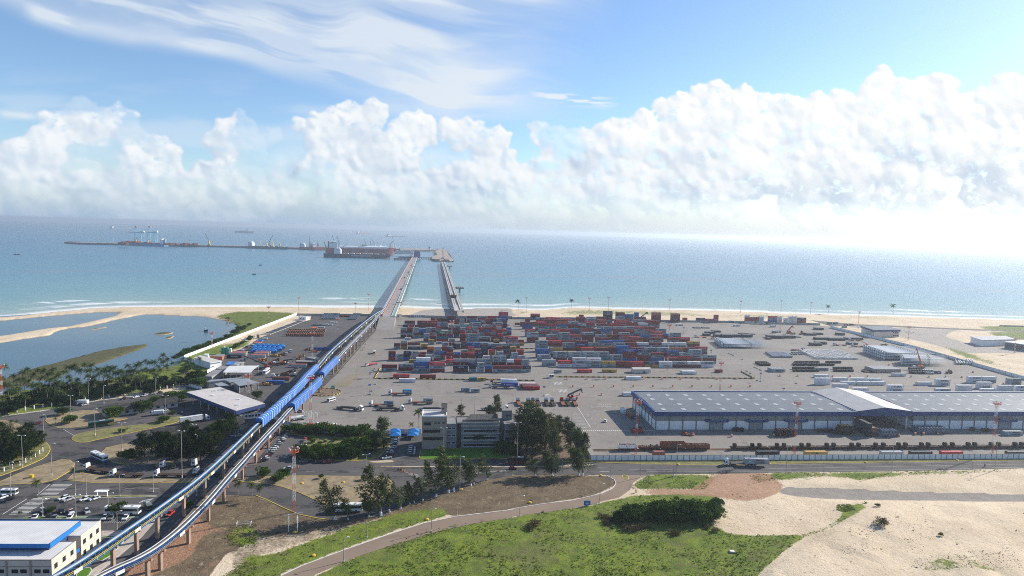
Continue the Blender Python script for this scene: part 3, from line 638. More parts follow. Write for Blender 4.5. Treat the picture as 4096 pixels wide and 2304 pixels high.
def markings():
 mb=MB()
 def zebra(p0,p1,q0,q1,n,w):
  for i in range(n):
   k=i/(n-1); strip(mb,p0.lerp(p1,k),q0.lerp(q1,k),w)
 zebra(G('C0',530,530),G('C0',400,635),G('C0',725,530),G('C0',570,635),9,.45)
 zebra(G('C0',330,672),G('C0',90,830),G('C0',500,672),G('C0',270,828),13,.45)
 zebra(G('B2',660,1079),G('B2',1440,1079),G('B2',655,1070),G('B2',1430,1070),40,.55)
 zebra(G('B1',480,985),G('B1',700,1052),G('B1',455,985),G('B1',670,1052),8,.5)
 strip(mb,G('C0',25,832),G('C0',270,675),.35); strip(mb,G('C0',370,640),G('C0',500,530),.3)
 dashes(mb,G('C0',760,578),G('C0',1700,570),.18,4,6); dashes(mb,G('C1',280,398),G('C1',1300,395),.18,4,6)
 strip(mb,G('C2',1180,378),G('C2',2576,374),.16); strip(mb,G('C3',0,372),G('C3',1300,348),.16); strip(mb,G('C3',1300,348),G('C3',2900,318),.16)
 strip(mb,G('C2',1360,402),G('C2',2576,404),.16); strip(mb,G('C3',0,404),G('C3',1300,384),.16); strip(mb,G('C3',1300,384),G('C3',2900,350),.16)
 strip(mb,G('C2',1300,330),G('C2',2576,346),.14); strip(mb,G('C3',0,334),G('C3',2900,288),.14)
 for x,y in ((860,364),(880,400)): strip(mb,G('C2',x,y),G('C2',x+100,y),.3)
 for k in range(11): a=G('C1',1480+k*26,400+k*13); strip(mb,a,G('C1',1640+k*8,436+k*9),.22)
 for k in range(8): strip(mb,G('C1',2160+k*50,425-k*4),G('C1',2230+k*50,410-k*4),.25)
 strip(mb,G('B2',660,840),G('B2',790,1042),.35)
 for k in range(5):
  for j in range(4): strip(mb,G('B2',600+k*20,905+k*33+j*4),G('B2',680+k*20,905+k*33+j*4),.22)
 for x0,x1 in ((700,870),(800,960),(900,1100),(1050,1250)):
  dashes(mb,G('B2',x0,830),G('B2',x1,1045),.2,3,6)
 for k in range(6):
  for j in range(2): strip(mb,G('B2',870+k*22,812+j*16),G('B2',885+k*22,818+j*16),.5)
 strip(mb,G('B2',820,806),G('B2',1000,806),.25); strip(mb,G('B2',840,830),G('B2',1050,842),.25)
 for k in range(7): strip(mb,G('B2',420+k*13,585+k*0),G('B2',428+k*13,612),.35)
 for k in range(7): strip(mb,G('B2',470+k*13,660),G('B2',478+k*13,690),.35)
 for k in range(5): strip(mb,G('B2',330+k*12,705),G('B2',338+k*12,722),.4)
 dashes(mb,G('B2',200,365),G('B2',480,760),.2,3,9)
 dashes(mb,G('B1',950,870),G('B1',1230,540),.2,3,8); dashes(mb,G('B1',1220,560),G('B1',1480,200),.2,3,8); dashes(mb,G('B1',980,420),G('B1',1180,200),.2,3,8)
 dashes(mb,G('B1',600,890),G('B1',1100,970),.2,3,6); dashes(mb,G('B1',760,850),G('B1',1640,900),.2,3,9)
 strip(mb,G('B1',750,1090),G('B1',300,930),.3)
 dashes(mb,G('B3',-450,230),G('B3',440,660),.2,4,8); dashes(mb,G('K3',1250,740),G('K3',2576,1370),.2,4,8)
 strip(mb,G('B1',1600,720),G('B1',2576,725),.2); strip(mb,G('B2',0,727),G('B2',520,735),.2)
 for k in range(12): strip(mb,G('C0',1040-k*5+k*26,920),G('C0',1085-k*5+k*26,870),.12)
 for k in range(18): strip(mb,G('C0',300+k*46,892),G('C0',350+k*46,858),.12)
 for k in range(8): strip(mb,G('C0',1440+k*15,690+k*-3),G('C0',1400+k*15,715-k*3),.25)
 strip(mb,G('C0',1420,1062),G('C0',940,1449),.28,.125)
 for k in range(9): strip(mb,G('B0',640+k*12,1063+k*7),G('B0',650+k*12,1069+k*7),.25)
 for p in (((390,880),(500,870)),((430,912),(540,905)),((390,880),(430,890)),((430,912),(470,922))): strip(mb,G('B0',*p[0]),G('B0',*p[1]),.25)
 tag(mb.build('road_marking',M('paint_mark')),'white lines painted on the roads and yard',kind='structure')
 my=MB()
 strip(my,G('B1',800,502),G('B1',1270,-40),.3); strip(my,G('B2',230,420),G('B2',400,725),.22); strip(my,G('B2',860,870),G('B2',1000,1045),.22); strip(my,G('C2',740,382),G('C2',870,382),.14)
 for k in range(26): strip(my,G('B1',760+k*7,630-k*5),G('B1',930+k*5,630-k*5),.3)
 strip(my,G('B1',930,630),G('B1',1060,450),.25); strip(my,G('B1',1060,450),G('B1',1150,310),.25)
 strip(my,G('L2',1240,300),G('L2',1620,240),.2)
 tag(my.build('yellow_marking',M('paint_yellow')),'faded yellow lines on the yard',kind='structure')
markings()
def kerb_line(pts,w,h,mat,label,name='kerb'):
 mb=MB(); P=[gp(*p) for p in pts]
 for a,b in zip(P,P[1:]): mb.bar(a+Vector((0,0,h/2)),b+Vector((0,0,h/2)),w,h)
 tag(mb.build(name,M(mat)),label,kind='structure')
kerb_line(PP('C1',250,1449,450,1352,880,1192,1340,1032,1680,922,2020,852,2576,786,'C2',0,777,300,727,600,692,900,622,1010,570,1046,520,1030,482,950,438),.3,.22,'kerb_white','white kerb along the brown lane')
kerb_line(PP('C0',2576,640,'C1',100,680,270,760,430,830,620,870,720,880),.3,.2,'kerb_yellow','yellow kerb of the slip road')
kerb_line(PP('B0',-300,985,0,935,400,880,640,835,1000,770,1650,695),.4,.2,'kerb_white','white kerb beside the palm park')
# ---------------------------------------------------------------- walls and fences
def panel_wall(pts,h,label,mat='white_wall',bay=3.2,post='concrete_dark',ph=.12,name='boundary_wall',maxposts=100):
 P=[gp(*p) for p in pts]; t=thing(name,label,'wall',P[0]); o=P[0]
 w=MB(); pv=[]
 for a,b in zip(P,P[1:]):
  a=a-o;b=b-o; w.bar(a+Vector((0,0,h/2)),b+Vector((0,0,h/2)),.14,h)
  n=max(1,round((b-a).length/bay))
  for k in range(n): pv.append(a.lerp(b,k/n))
 w.build('panel',M(mat),t)
 cp=MB()
 for a,b in zip(P,P[1:]): cp.bar(a-o+Vector((0,0,h+.05)),b-o+Vector((0,0,h+.05)),.26,.1)
 cp.build('coping',M(post),t)
 if len(pv)<=maxposts:
  pm=MB(); pm.box((0,0,0),(.30,.30,h+ph)); me=pm.build('post',M(post),t); me.location=pv[0]
  for p in pv[1:]: c=link('post',me.data,t); c.location=p
 else:
  pm=MB()
  for p in pv: pm.box(p,(.30,.30,h+ph))
  pm.build('post',M(post),t)['kind']='stuff'
 return t
panel_wall(PP('L1',150,775,1960,78),2.5,'long white panel wall beside the lagoon',post='white_wall')
panel_wall(PP('L1',150,800,640,950),2.3,'grimy white wall beside the palm lawn')
panel_wall(PP('L1',520,1015,655,945),2.3,'short white wall under the grey shed roof',post='white_wall')
panel_wall(PP('L1',165,1215,430,1290),2.2,'short white wall in front of the bushy tree')
panel_wall(PP('A1',410,1062,1180,1068),2.6,'grey wall behind the aluminium coils',mat='concrete',bay=6)
panel_wall(PP('A1',1430,1076,1960,1087,2576,1090,'A2',0,1098,600,1100,900,1112,1600,1128,2576,1140,'A3',0,1148,525,1160),2.6,'grey wall along the beach side of the yard',mat='concrete',bay=6)
panel_wall(PP('B3',630,42,1000,128,1450,240,2000,398,2576,560,3300,760),2.8,'pale panel wall slanting past the blue roofed office',mat='white_wall',bay=6.5)
panel_wall(PP('L2',1565,690,1740,795,1960,860,2170,905,'B1',500,1090,750,1099,1190,1102),2.5,'curved white wall in front of the truck lane')
panel_wall(PP('B1',1360,1105,1660,1105),2.5,'white wall behind the blue car ports')
panel_wall(PP('B2',632,1075,788,1368),2.6,'white wall beside the casuarina trees')
panel_wall(PP('C2',790,286,2576,283,'C3',0,281,2576,268,3400,262),2.6,'long white wall between the railway and the avenue')
panel_wall(PP('A3',2330,1170,2576,1175),1.5,'low pale wall by the far dunes',mat='concrete')
def post_fence(pts,h,n,label):
 P=[gp(*p) for p in pts]; t=thing('post_fence',label,'fence',P[0])
 L=[0];
 for a,b in zip(P,P[1:]): L.append(L[-1]+(b-a).length)
 pm=MB(); pm.box((0,0,0),(.34,.34,h)); m=None; q=[]
 for i in range(n):
  s=L[-1]*i/(n-1); k=max(j for j in range(len(L)) if L[j]<=s+1e-6); k=min(k,len(P)-2); q.append(P[k].lerp(P[k+1],(s-L[k])/(L[k+1]-L[k]))-P[0])
 for p in q:
  if m is None: m=pm.build('post',M('white_wall'),t); m.location=p
  else: link('post',m.data,t).location=p
 wm=MB()
 for a,b in zip(q,q[1:]):
  for z in (.5,1.1,1.6): wm.bar(a+Vector((0,0,z)),b+Vector((0,0,z)),.025)
 wm.build('wire',M('galv'),t)
post_fence(PP('B0',0,925,250,870,650,810,950,765,1160,735,1640,660,1810,630),2.4,24,'white post fence along the palm park')
post_fence(PP('C0',40,400,170,355,280,300,400,225,430,200),2.2,8,'white post fence below the dark trees')
post_fence(PP('B0',75,1170,330,1160),2.2,6,'white post fence behind the dark trees')
def jersey_row(pts,label,seg=2.2,h=.9):
 P=[gp(*p) for p in pts]; t=thing('barrier_row',label,'barrier',P[0]); mb=MB().mat(M('kerb_yellow')).mat(M('black_paint')); k=0
 for a,b in zip(P,P[1:]):
  n=max(1,int((b-a).length/seg)); 
  for i in range(n):
   mb.cm=k%2; k+=1; p=a.lerp(b,i/n)-P[0]; q=a.lerp(b,(i+1)/n)-P[0]
   mb.extr([(-.35,0),(.35,0),(.35,.25),(.12,.5),(.1,h),(-.1,h),(-.12,.5),(-.35,.25)],p,q)
 mb.build('barrier',None,t)
 f=MB()
 for a,b in zip(P,P[1:]):
  n=max(1,int((b-a).length/7))
  for i in range(n+1): p=a.lerp(b,i/n)-P[0]; f.bar(p+Vector((0,0,h)),p+Vector((0,0,h+2.0)),.07)
  for z in (h+1.9,): f.bar(a-P[0]+Vector((0,0,z)),b-P[0]+Vector((0,0,z)),.04)
 f.build('rail',M('steel_dark'),t)
pmat('kerb_rust',(.20,.10,.06),.9,.2)
jersey_row(PP('B1',1195,552,1800,560,2576,567,'B2',0,570,225,573),'black and yellow barrier row before the left container block')
jersey_row(PP('B2',440,536,1300,542,2440,552,2305,482),'black and yellow barrier row before the right container block')
jersey_row(PP('B1',1195,548,1250,450),'short barrier row at the left block corner')
jersey_row(PP('K2',130,668,400,668),'barrier row between the two container blocks')
# ---------------------------------------------------------------- buildings
def sheet_mat(name,col,period=.5,depth=.5,rough=.5,spec=.3,metal=0.0,axis='X',dirt=None,rand=0):
 """ribbed sheet metal"""
 m=pmat(name,col,rough,spec,metal,.10,.15,dirt=dirt,rand=rand); t=m.node_tree; b=t.nodes['Principled BSDF']
 tc=node(t,'ShaderNodeTexCoord'); w=node(t,'ShaderNodeTexWave',bands_direction=axis); w.inputs['Scale'].default_value=.314/period; t.links.new(tc.outputs['Object'],w.inputs['Vector'])
 bn=node(t,'ShaderNodeBump'); bn.inputs['Strength'].default_value=depth; bn.inputs['Distance'].default_value=.06; t.links.new(w.outputs[1],bn.inputs['Height']); t.links.new(bn.outputs[0],b.inputs['Normal']); return m
sheet_mat('roof_grey',(.13,.142,.152),1.0,.3,dirt=((.19,.195,.20),.5)); sheet_mat('roof_cream',(.52,.48,.44),.9,.3); sheet_mat('roof_white',(.60,.59,.57),.9,.3); sheet_mat('roof_mid',(.36,.35,.34),.9,.3); sheet_mat('roof_dim',(.235,.225,.22),.9,.3)
sheet_mat('clad_grey',(.25,.255,.26),.8,.6,dirt=((.15,.15,.15),.6)); sheet_mat('fascia_navy',(.022,.055,.17),.7,.2); sheet_mat('fascia_blue',(.014,.15,.45),.9,.2)
sheet_mat('tile_dark',(.045,.043,.042),.5,.8,.9,.1,dirt=((.16,.14,.12),.6)); sheet_mat('roof_metal',(.27,.29,.31),.8,.4,.45,.4,.2)
sheet_mat('blue_sheet',(.016,.125,.42),.6,.4,.5,.3)
sheet_mat('door_grey',(.30,.31,.32),.3,.5,axis='Z')
pmat('skylight',(.33,.355,.36),.5,.3,var=.06)
pmat('grey_band',(.20,.205,.21),.9,.2,scale=.4,dirt=((.2,.19,.18),.6)); pmat('brick_red',(.33,.12,.075),.85,.2,scale=.5); pmat('beige_panel',(.33,.275,.23),.9,.15,scale=.3,var=.06)
def windows(t,spec,y,mat='glass_dark',frame=None,depth=.08,name='window'):
 """flat windows on a local facade y=const facing -y: (x,z,w,h)"""
 for x,z,w,h in spec:
  m=MB(); m.box((x,y-depth/2+.01,z),(w,depth,h)); o=m.build(name,M(mat),t)
  if frame:
   f=MB(); 
   for (a,b,c,d) in ((x-w/2-.05,z,.1,h),(x+w/2+.05,z,.1,h)): f.box((a,y-depth/2-.02,b),(c,depth+.06,d))
   f.box((x,y-depth/2-.05,z-.12),(w+.3,depth+.14,.12)); f.box((x,y-depth/2-.02,z+h),(w+.2,depth+.06,.1)); f.build('frame',M(frame),o)
def warehouse(P,L,D,h,bays,label,awn,end=True):
 """long hall; local x along the front, y to the back"""
 t=thing('warehouse',label,'warehouse',P,YARD,'port warehouses'); bw=L/bays; hw=h*.46; hf=h*.755
 w=MB(); w.box((L/2,D/2,0),(L,D,hw)); w.build('wall',M('white_wall'),t)
 c=MB(); c.box((L/2,D/2,hw),(L-.3,D-.3,hf-hw+.02)); c.build('cladding',M('clad_grey'),t)
 f=MB(); s=1.3; hh=h-hf
 for (x,y,a,b) in ((L/2,-s/2,L+2*s,s),(L/2,D+s/2,L+2*s,s),(-s/2,D/2,s,D),(L+s/2,D/2,s,D)): f.box((x,y,hf),(a,b,hh))
 f.build('fascia',M('fascia_navy'),t)
 r=MB(); z0=h-.35; zr=h+D*.006
 r.add([(-.02,-.02,z0),(L+.02,-.02,z0),(L+.02,D/2,zr),(-.02,D/2,zr),(-.02,D+.02,z0),(L+.02,D+.02,z0)],[(0,1,2,3),(3,2,5,4)]); r.add([(-.02,-.02,hf),(L+.02,-.02,hf),(L+.02,D,hf),(-.02,D,hf)],[(3,2,1,0)])
 ro=r.build('roof',M('roof_grey'),t)
 g=MB(); 
 g.box((L/2,-s+.0,h+.003),(L+2*s,.25,.12)); g.box((L/2,D+s-.2,h+.003),(L+2*s,.9,.16)); g.build('gutter',M('galv'),t)
 sk=MB(); sk.add([(-1.25,-2.0,-2.0*.018),(1.25,-2,-2.0*.018),(1.25,2.0,2.0*.018),(-1.25,2.0,2.0*.018)],[(0,1,2,3)]); me=None
 n=int(L/11.5)
 for j,yy in enumerate((.10,.32,.56,.80)):
  for i in range(n):
   y=D*yy; z=z0+(zr-z0)*(y/(D/2) if y<D/2 else (D-y)/(D/2))+.05; x=6+i*(L-12)/max(1,n-1)+(j%2)*1.2
   if me is None: o=sk.build('skylight',M('skylight'),t); me=o.data
   else: o=link('skylight',me,t)
   o.location=(x,y,z)
   if y>D/2: o.rotation_euler=(math.atan(-.02),0,0)
 p=MB(); p.box((0,0,0),(.55,.5,hf)); pm=None
 pos=[(i*bw,-.1) for i in range(bays+1)]+([( -.1,k*D/7) for k in range(1,8)] if end else [])
 for x,y in pos:
  if pm is None: o=p.build('pilaster',M('concrete_dark'),t); pm=o.data
  else: o=link('pilaster',pm,t)
  o.location=(x,y,0)
 for k in awn:
  x=k*bw
  d=MB(); d.box((x,-.12,0),(bw-1.0,.16,hw*.92)); d.build('roller_door',M('door_grey'),t)
  a=MB(); W=bw*1.75
  a.prism([(x-W/2,-.2),(x+W/2,-.2),(x+W/2,-1.6),(x+W/2-1.4,-2.9),(x-W/2+1.4,-2.9),(x-W/2,-1.6)],hw+.0,hw+1.25); o=a.build('door_canopy',M('fascia_navy'),t)
  e=MB(); e.box((x+.6,-1.6,hw+1.26),(W*.68,1.5,.08)); e.build('canopy_edge',M('roof_cream'),o)
 return t
P0=G('W1',447,880); h0=zat(P0,'W1',445,605); u0,v0=toyard(P0)
ur=toyard(G('B3',862,1064))[0]; dep=toyard(G('W1',130,312,h0))[1]-v0
Lh=ur-u0
warehouse(P0,Lh,dep,h0,15,'long grey roofed warehouse with a navy fascia, left of the open bay',(4.5,7.5,10.5))
u2=toyard(G('B3',1462,1064))[0]; P2=fromyard(u2,v0)
warehouse(P2,17*Lh/15,dep,h0,17,'long grey roofed warehouse running out of frame at the right',(7.5,12.5),False)
def bay_roof():
 P=fromyard(u0+Lh+1.35,v0); W=u2-(u0+Lh)-2.7; t=thing('bay_canopy','open bay roof joining the two warehouses','canopy',P,YARD)
 a=MB(); a.add([(0,-1.2,h0+.25),(W/2,-1.2,h0+2.6),(W/2,dep+2,h0+2.6),(0,dep+2,h0+.25)],[(0,1,2,3)]); a.build('roof_slope',M('roof_mid'),t)
 a=MB(); a.add([(W/2,-1.2,h0+2.6),(W,-1.2,h0+.25),(W,dep+2,h0+.25),(W/2,dep+2,h0+2.6)],[(0,1,2,3)]); a.build('roof_slope',M('roof_cream'),t)
 f=MB(); f.add([(0,-1.3,h0*.755),(W,-1.3,h0*.755),(W,-1.3,h0+.27),(W/2,-1.3,h0+.6),(0,-1.3,h0+.27),(0,-1.1,h0*.755),(W,-1.1,h0*.755),(W,-1.1,h0+.27),(W/2,-1.1,h0+2.58),(0,-1.1,h0+.27)],[(0,1,2,3,4),(9,8,7,6,5),(0,5,6,1),(1,6,7,2),(2,7,8,3),(3,8,9,4),(4,9,5,0)]); f.build('fascia',M('fascia_navy'),t)
 c=MB(); c.box((W-2.3,.3,0),(.5,.5,h0*.76)); c.build('column',M('white_paint'),t)
 b=MB(); b.box((W/2,dep-2,0),(W,.3,h0)); b.build('back_wall',M('concrete_dark'),t)
bay_roof()
def office():
 P=G('O1',158,735); P2=G('O1',1205,722); rz=math.atan2(P2.y-P.y,P2.x-P.x)
 t=thing('office_building','beige and grey office block with strip windows beside the casuarinas','building',P,rz)
 hT=zat(P,'O1',150,300); sc=(P2-P).length/1047.0     # metres per crop unit
 wT=333*sc; D=12.5
 def Z(y): return (735-y)/435*hT
 w=MB(); w.box((wT/2,D/2,0),(wT,D,hT)); w.build('tower_wall',M('beige_panel'),t)
 for y in (362,458,545,640): b=MB(); b.box((wT/2,D/2,Z(y)),(wT+.06,D+.06,.18)); b.build('joint_band',M('concrete_dark'),t)
 r=MB(); 
 for (x,y,a,b) in ((wT/2,.15,wT,.3),(wT/2,D-.15,wT,.3),(.15,D/2,.3,D),(wT-.15,D/2,.3,D)): r.box((x,y,hT),(a,b,.7))
 r.build('parapet',M('white_wall'),t); r=MB(); r.box((wT/2,D/2,hT),(wT-.62,D-.62,.12)); r.build('roof',M('roof_cream'),t)
 s=MB(); sx=(455-158)*sc; s.box((sx,D-4,hT+.1),(78*sc,4.2,Z(120)-hT-2)); s.build('stair_turret',M('beige_panel'),t); s=MB(); s.box((sx,D-4,Z(120)-1.9),(80*sc,4.4,.5)); s.build('turret_cap',M('concrete_dark'),t)
 X=lambda x:(x-158)*sc
 windows(t,[(X(228),Z(408),95*sc,1.4),(X(337),Z(388),25*sc,.6),(X(382),Z(388),25*sc,.6),(X(446),Z(388),25*sc,.6),(X(291),Z(510),222*sc,1.5),(X(309),Z(610),262*sc,1.5)],0,frame='concrete_dark')
 windows(t,[(X(440),hT+2.2,22*sc,.9)],D-6.1)
 h1=Z(400); x0,x1=X(492),X(625)
 w=MB(); w.box(((x0+x1)/2,D/2+.5,0),(x1-x0,D-1,h1)); w.build('annex_wall',M('grey_band'),t)
 for y in (475,573,672): windows(t,[(X(523),Z(y),48*sc,1.05),(X(583),Z(y),46*sc,1.05)],.0+.98,frame='white_wall')
 w=MB(); w.box((X(657),D/2+2.2,0),(X(690)-x1,D-5,h1-.2)); w.build('recess_wall',M('concrete_dark'),t)
 x2,x3=X(690),X(1205); h2=Z(392)
 w=MB(); w.box(((x2+x3)/2,D/2+.3,0),(x3-x2,D-.6,h2)); w.build('main_wall',M('grey_band'),t)
 for y in (425,530,625): b=MB(); b.box(((x2+x3)/2,.25,Z(y)-.35),(x3-x2+.4,.7,.7)); b.build('ledge',M('concrete'),t)
 for y in (510,608,706): windows(t,[((x2+x3)/2+.0,Z(y),(x3-x2)*.89,1.35)],.3,frame='white_wall')
 r=MB()
 for (x,y,a,b) in (((x1+x3)/2,.55,x3-x1,.3),((x1+x3)/2,D-.4,x3-x1,.3),(x3,D/2,.3,D)): r.box((x,y,h2),(a,b,.6))
 r.build('parapet',M('concrete'),t); r=MB(); r.add([(X(740),3,h2+1.2),(X(1190),3,h2+1.2),(X(1200),9,h2+2.4),(X(820),9,h2+2.4)],[(0,1,2,3),(3,2,1,0)]); r.build('roof',M('concrete_dark'),t)
 r=MB(); r.box(((x1+x3)/2,D/2,h2-.1),(x3-x1-.4,D-1,.15)); r.build('flat_roof',M('concrete_dark'),t)
 x4,x5=X(1270),X(1420); w=MB(); w.box(((x4+x5)/2,D/2+.2,0),(x5-x4,D,h2-.4)); w.build('wing_wall',M('grey_band'),t)
 w=MB(); w.box((X(1238),D/2+2,0),(x4-x3,D-5,h2-.4)); w.build('recess_wall',M('concrete_dark'),t)
 for y in (528,630,728): windows(t,[((x4+x5)/2,Z(y),(x5-x4)*.8,2.0)],-.3,frame='white_wall')
 s=MB(); s.box((X(1328),D-3.5,h2-.3),(132*sc,4,Z(240)-h2-1.2)); s.build('stair_turret',M('grey_band'),t); windows(t,[(X(1322),h2+1.6,24*sc,.9),(X(1362),h2+1.6,24*sc,.9)],D-5.5); s=MB(); s.box((X(1328),D-3.5,Z(240)-1.45),(136*sc,4.2,.4)); s.build('turret_cap',M('concrete_dark'),t)
office()
pmat('end_cream',(.56,.50,.42),.85,.2,scale=.3,var=.06,dirt=((.4,.34,.28),.4))
def near_office():
 """two storey office at the lower left, under the conveyor"""
 z=8.6
 Pr=G('Q1',975,1160,z); Pb=G('Q1',1415,800,z); Pl=G('Q1',0,1160,z)
 rz=math.atan2(Pr.y-Pl.y,Pr.x-Pl.x); P=Vector((Pr.x,Pr.y,0)); t=thing('office_building','cream low office with a blue edged roof at lower left','building',P,rz)
 R_=Matrix.Rotation(-rz,4,'Z'); loc=lambda tg,x,y,zz:(R_@(G(tg,x,y,zz)-P))
 d=loc('Q1',1415,800,z).y; L=46.0
 w=MB(); w.box((-L/2,d/2,0),(L,d,z)); w.build('wall',M('cream_wall'),t)
 b=MB(); 
 for (x,y,a,bb) in ((-L/2,.12,L,.26),(-L/2,d-.12,L,.26),(-.12,d/2,.26,d)): b.box((x,y,z),(a+.02,bb+.02,.35))
 b.build('parapet',M('beige_panel'),t); r=MB(); r.box((-L/2,d/2,z),(L-.55,d-.55,.2)); r.build('roof',M('roof_white'),t)
 e=MB(); e.box((.06,d/2,0),(.16,d+.1,z+.3)); e.build('end_wall',M('end_cream'),t)
 zr=11.4; A=loc('Q1',955,840,zr); Bk=loc('Q1',1500,425,zr); 
 u=MB(); u.box((A.x-20-1.2,(A.y+Bk.y)/2,z-3),(40,Bk.y-A.y-2.5,zr-z+2.4)); u.build('upper_wall',M('navy_paint'),t)
 q=MB(); x0=A.x-44; q.add([(x0,A.y,zr+.02),(A.x,A.y,zr+.02),(A.x,Bk.y,zr+.5),(x0,Bk.y,zr+.5)],[(0,1,2,3)]); q.build('upper_roof',M('roof_white'),t)
 fz=zr-1.25; f=MB(); f.box(((x0+A.x)/2,A.y-.12,fz),(A.x-x0,.24,1.35)); f.box((A.x+.12,(A.y+Bk.y)/2,fz),(.24,Bk.y-A.y+.5,1.6)); f.box(((x0+A.x)/2,Bk.y+.13,fz),(A.x-x0,.24,1.9)); f.build('roof_edge',M('fascia_blue'),t)
 zz=8.6; a=loc('Q1',1535,695,zz); c=loc('Q1',1905,405,zz)
 w=MB(); w.box((a.x-15,(a.y+c.y)/2,0),(30,c.y-a.y,zz)); w.build('rear_wall',M('cream_wall'),t); e=MB(); e.box((a.x+.06,(a.y+c.y)/2,0),(.16,c.y-a.y+.1,zz+.35)); e.build('end_wall',M('end_cream'),t)
 r=MB(); r.box((a.x-15,(a.y+c.y)/2,zz),(30,c.y-a.y-.3,.22)); r.build('roof',M('roof_white'),t); p=MB(); p.box((a.x-22,c.y+.1,zz),(44,.3,.9)); p.build('parapet',M('concrete_dark'),t)
 k=MB(); l0=d+.2; k.box((-1.0,(l0+a.y)/2,3.6),(.3,a.y-l0,1.1)); k.build('link_fascia',M('fascia_blue'),t)
 def endwin(xw,y,zw,w,h):
  m=MB(); m.box((xw+.16,y,zw),(.1,w,h)); o=m.build('window',M('glass_dark'),t); g=MB(); g.box((xw+.17,y,zw-.1),(.16,w+.2,.1)); g.build('sill',M('concrete'),o)
 for k_ in range(3): endwin(0,d*(.16+.33*k_),5.3,1.5,1.6); endwin(0,d*(.16+.33*k_),1.4,1.5,1.6)
 for k_ in range(3): endwin(a.x,a.y+(c.y-a.y)*(.16+.33*k_),5.3,1.5,1.6); endwin(a.x,a.y+(c.y-a.y)*(.16+.33*k_),1.4,1.5,1.6)
 windows(t,[(-1.6-k_*2.6-(k_//2)*1.6,4.6,1.9,1.2) for k_ in range(12)],0)
 for zc in (3.2,6.6): b=MB(); b.box((-L/2,-.06,zc),(L,.14,.25)); b.build('band',M('beige_panel'),t)
 for k_ in range(5): b=MB(); b.box((-7.2*k_-6.2,-.12,0),(.5,.3,z)); b.build('pilaster',M('beige_panel'),t)
near_office()
def slab_roof(name,label,cat,corners,h,thick,roofmat,fasmat,wallmat=None,inset=2.0,vents=(),walls=True,cols=0,wallh=None,group=None):
 """flat roofed building from its four roof corners seen in the photo"""
 C=[G(tg,x,y,h) for tg,x,y in corners]; o=sum(C,Vector())/4; o.z=0
 t=thing(name,label,cat,o,0,group); q=[(c.x-o.x,c.y-o.y) for c in C]
 ctr=Vector((0,0))
 inn=[(p[0]*(1-.4/max(1,Vector(p).length)),p[1]*(1-.4/max(1,Vector(p).length))) for p in q]
 f=MB(); f.prism(q,h-thick,h); f.build('fascia',M(fasmat),t); r=MB(); r.prism(inn,h+.003,h+.12); r.build('roof',M(roofmat),t)
 k=[(p[0]*(1-inset/Vector(p).length),p[1]*(1-inset/Vector(p).length)) for p in q]
 if walls: w=MB(); w.prism(k,0,(wallh or h-thick+.02)); w.build('wall',M(wallmat),t)
 if cols:
  m=MB(); m.box((0,0,0),(.35,.35,h-thick+.01)); first=None
  for i in range(4):
   a=Vector(k[i]);b=Vector(k[(i+1)%4])
   for j in range(cols):
    p=a.lerp(b,j/cols)
    if first is None: first=m.build('column',M('galv'),t); c=first
    else: c=link('column',first.data,t)
    c.location=(p.x,p.y,0)
 for tg,x,y in vents:
  p=G(tg,x,y,h)-o; v=MB(); v.box((p.x,p.y,h+.1),(2.0,1.4,.6),.4,.8); v.build('roof_vent',M('white_paint'),t)
 return t
slab_roof('gate_building','wide white roofed gate hall with dark blue edges','building',[('L2',172,275),('L2',715,190),('L2',1455,460),('L2',985,582)],7.4,2.0,'roof_cream','navy_paint','concrete_dark',inset=6,vents=[('L2',635,260),('L2',600,335),('L2',1020,400),('L2',1005,488)],walls=False,cols=5)
def gate_hut():
 P=G('L2',1090,720); t=thing('gate_office','white gate office under the wide roof','building',P,R(28)); w=MB(); w.box((5,3,0),(12,6,3.6)); w.build('wall',M('white_wall'),t); windows(t,[(2+1.8*k,1.3,1.2,1.1) for k in range(5)],0); r=MB(); r.box((5,3,3.6),(12.6,6.6,.2)); r.build('roof',M('concrete_dark'),t)
gate_hut()
def gable(name,label,cat,fl,fr,W,h,rise,roofmat,wallmat,over=.6,win=0,door=0,back=True,group=None,skirt=None):
 """gabled building: front base corners from the photo, width to the back"""
 A=G(*fl);B=G(*fr); L=(B-A).length; rz=math.atan2(B.y-A.y,B.x-A.x); t=thing(name,label,cat,A,rz,group)
 w=MB(); w.box((L/2,W/2,0),(L,W,h)); w.add([(0.01,0,h),(0.01,W,h),(0.01,W/2,h+rise),(L-.01,0,h),(L-.01,W,h),(L-.01,W/2,h+rise)],[(0,2,1),(3,4,5)]); w.build('wall',M(wallmat),t)
 r=MB(); k=rise/(W/2)*over; th=.15
 r.extr([(-over,h-k+.02),(W/2,h+rise+.02),(W+over,h-k+.02),(W+over,h-k+th+.02),(W/2,h+rise+th+.02),(-over,h-k+th+.02)][::-1],Vector((L+over,0,0)),Vector((-over,0,0)))
 o=r.build('roof',M(roofmat),t)
 if win: windows(t,[(L*(k+.7)/(win+.4),1.2,1.6,1.2) for k in range(win)],0,frame='concrete')
 if door:
  d=MB(); d.box((L*.62,-.02,0),(1.3,.1,2.3)); d.build('door',M('steel_dark'),t)
 return t
gable('tiled_building','long low building with dark tiled roof behind the bus','building',('B0',1060,945),('B0',1790,835),10.5,3.6,1.9,'tile_dark','cream_wall',1.2,9)
gable('tiled_building','long low building with dark tiled roof among the dark trees','building',('B0',1580,1200),('B0',2450,1062),11.5,3.8,2.1,'tile_dark','cream_wall',1.2,9)
slab_roof('workshop_shed','white house with a wide pitched roof by the palm lawn','shed',[('L1',300,770),('L1',400,727),('L1',762,820),('L1',570,852)],5.2,.5,'roof_cream','white_wall','white_wall',inset=.9)
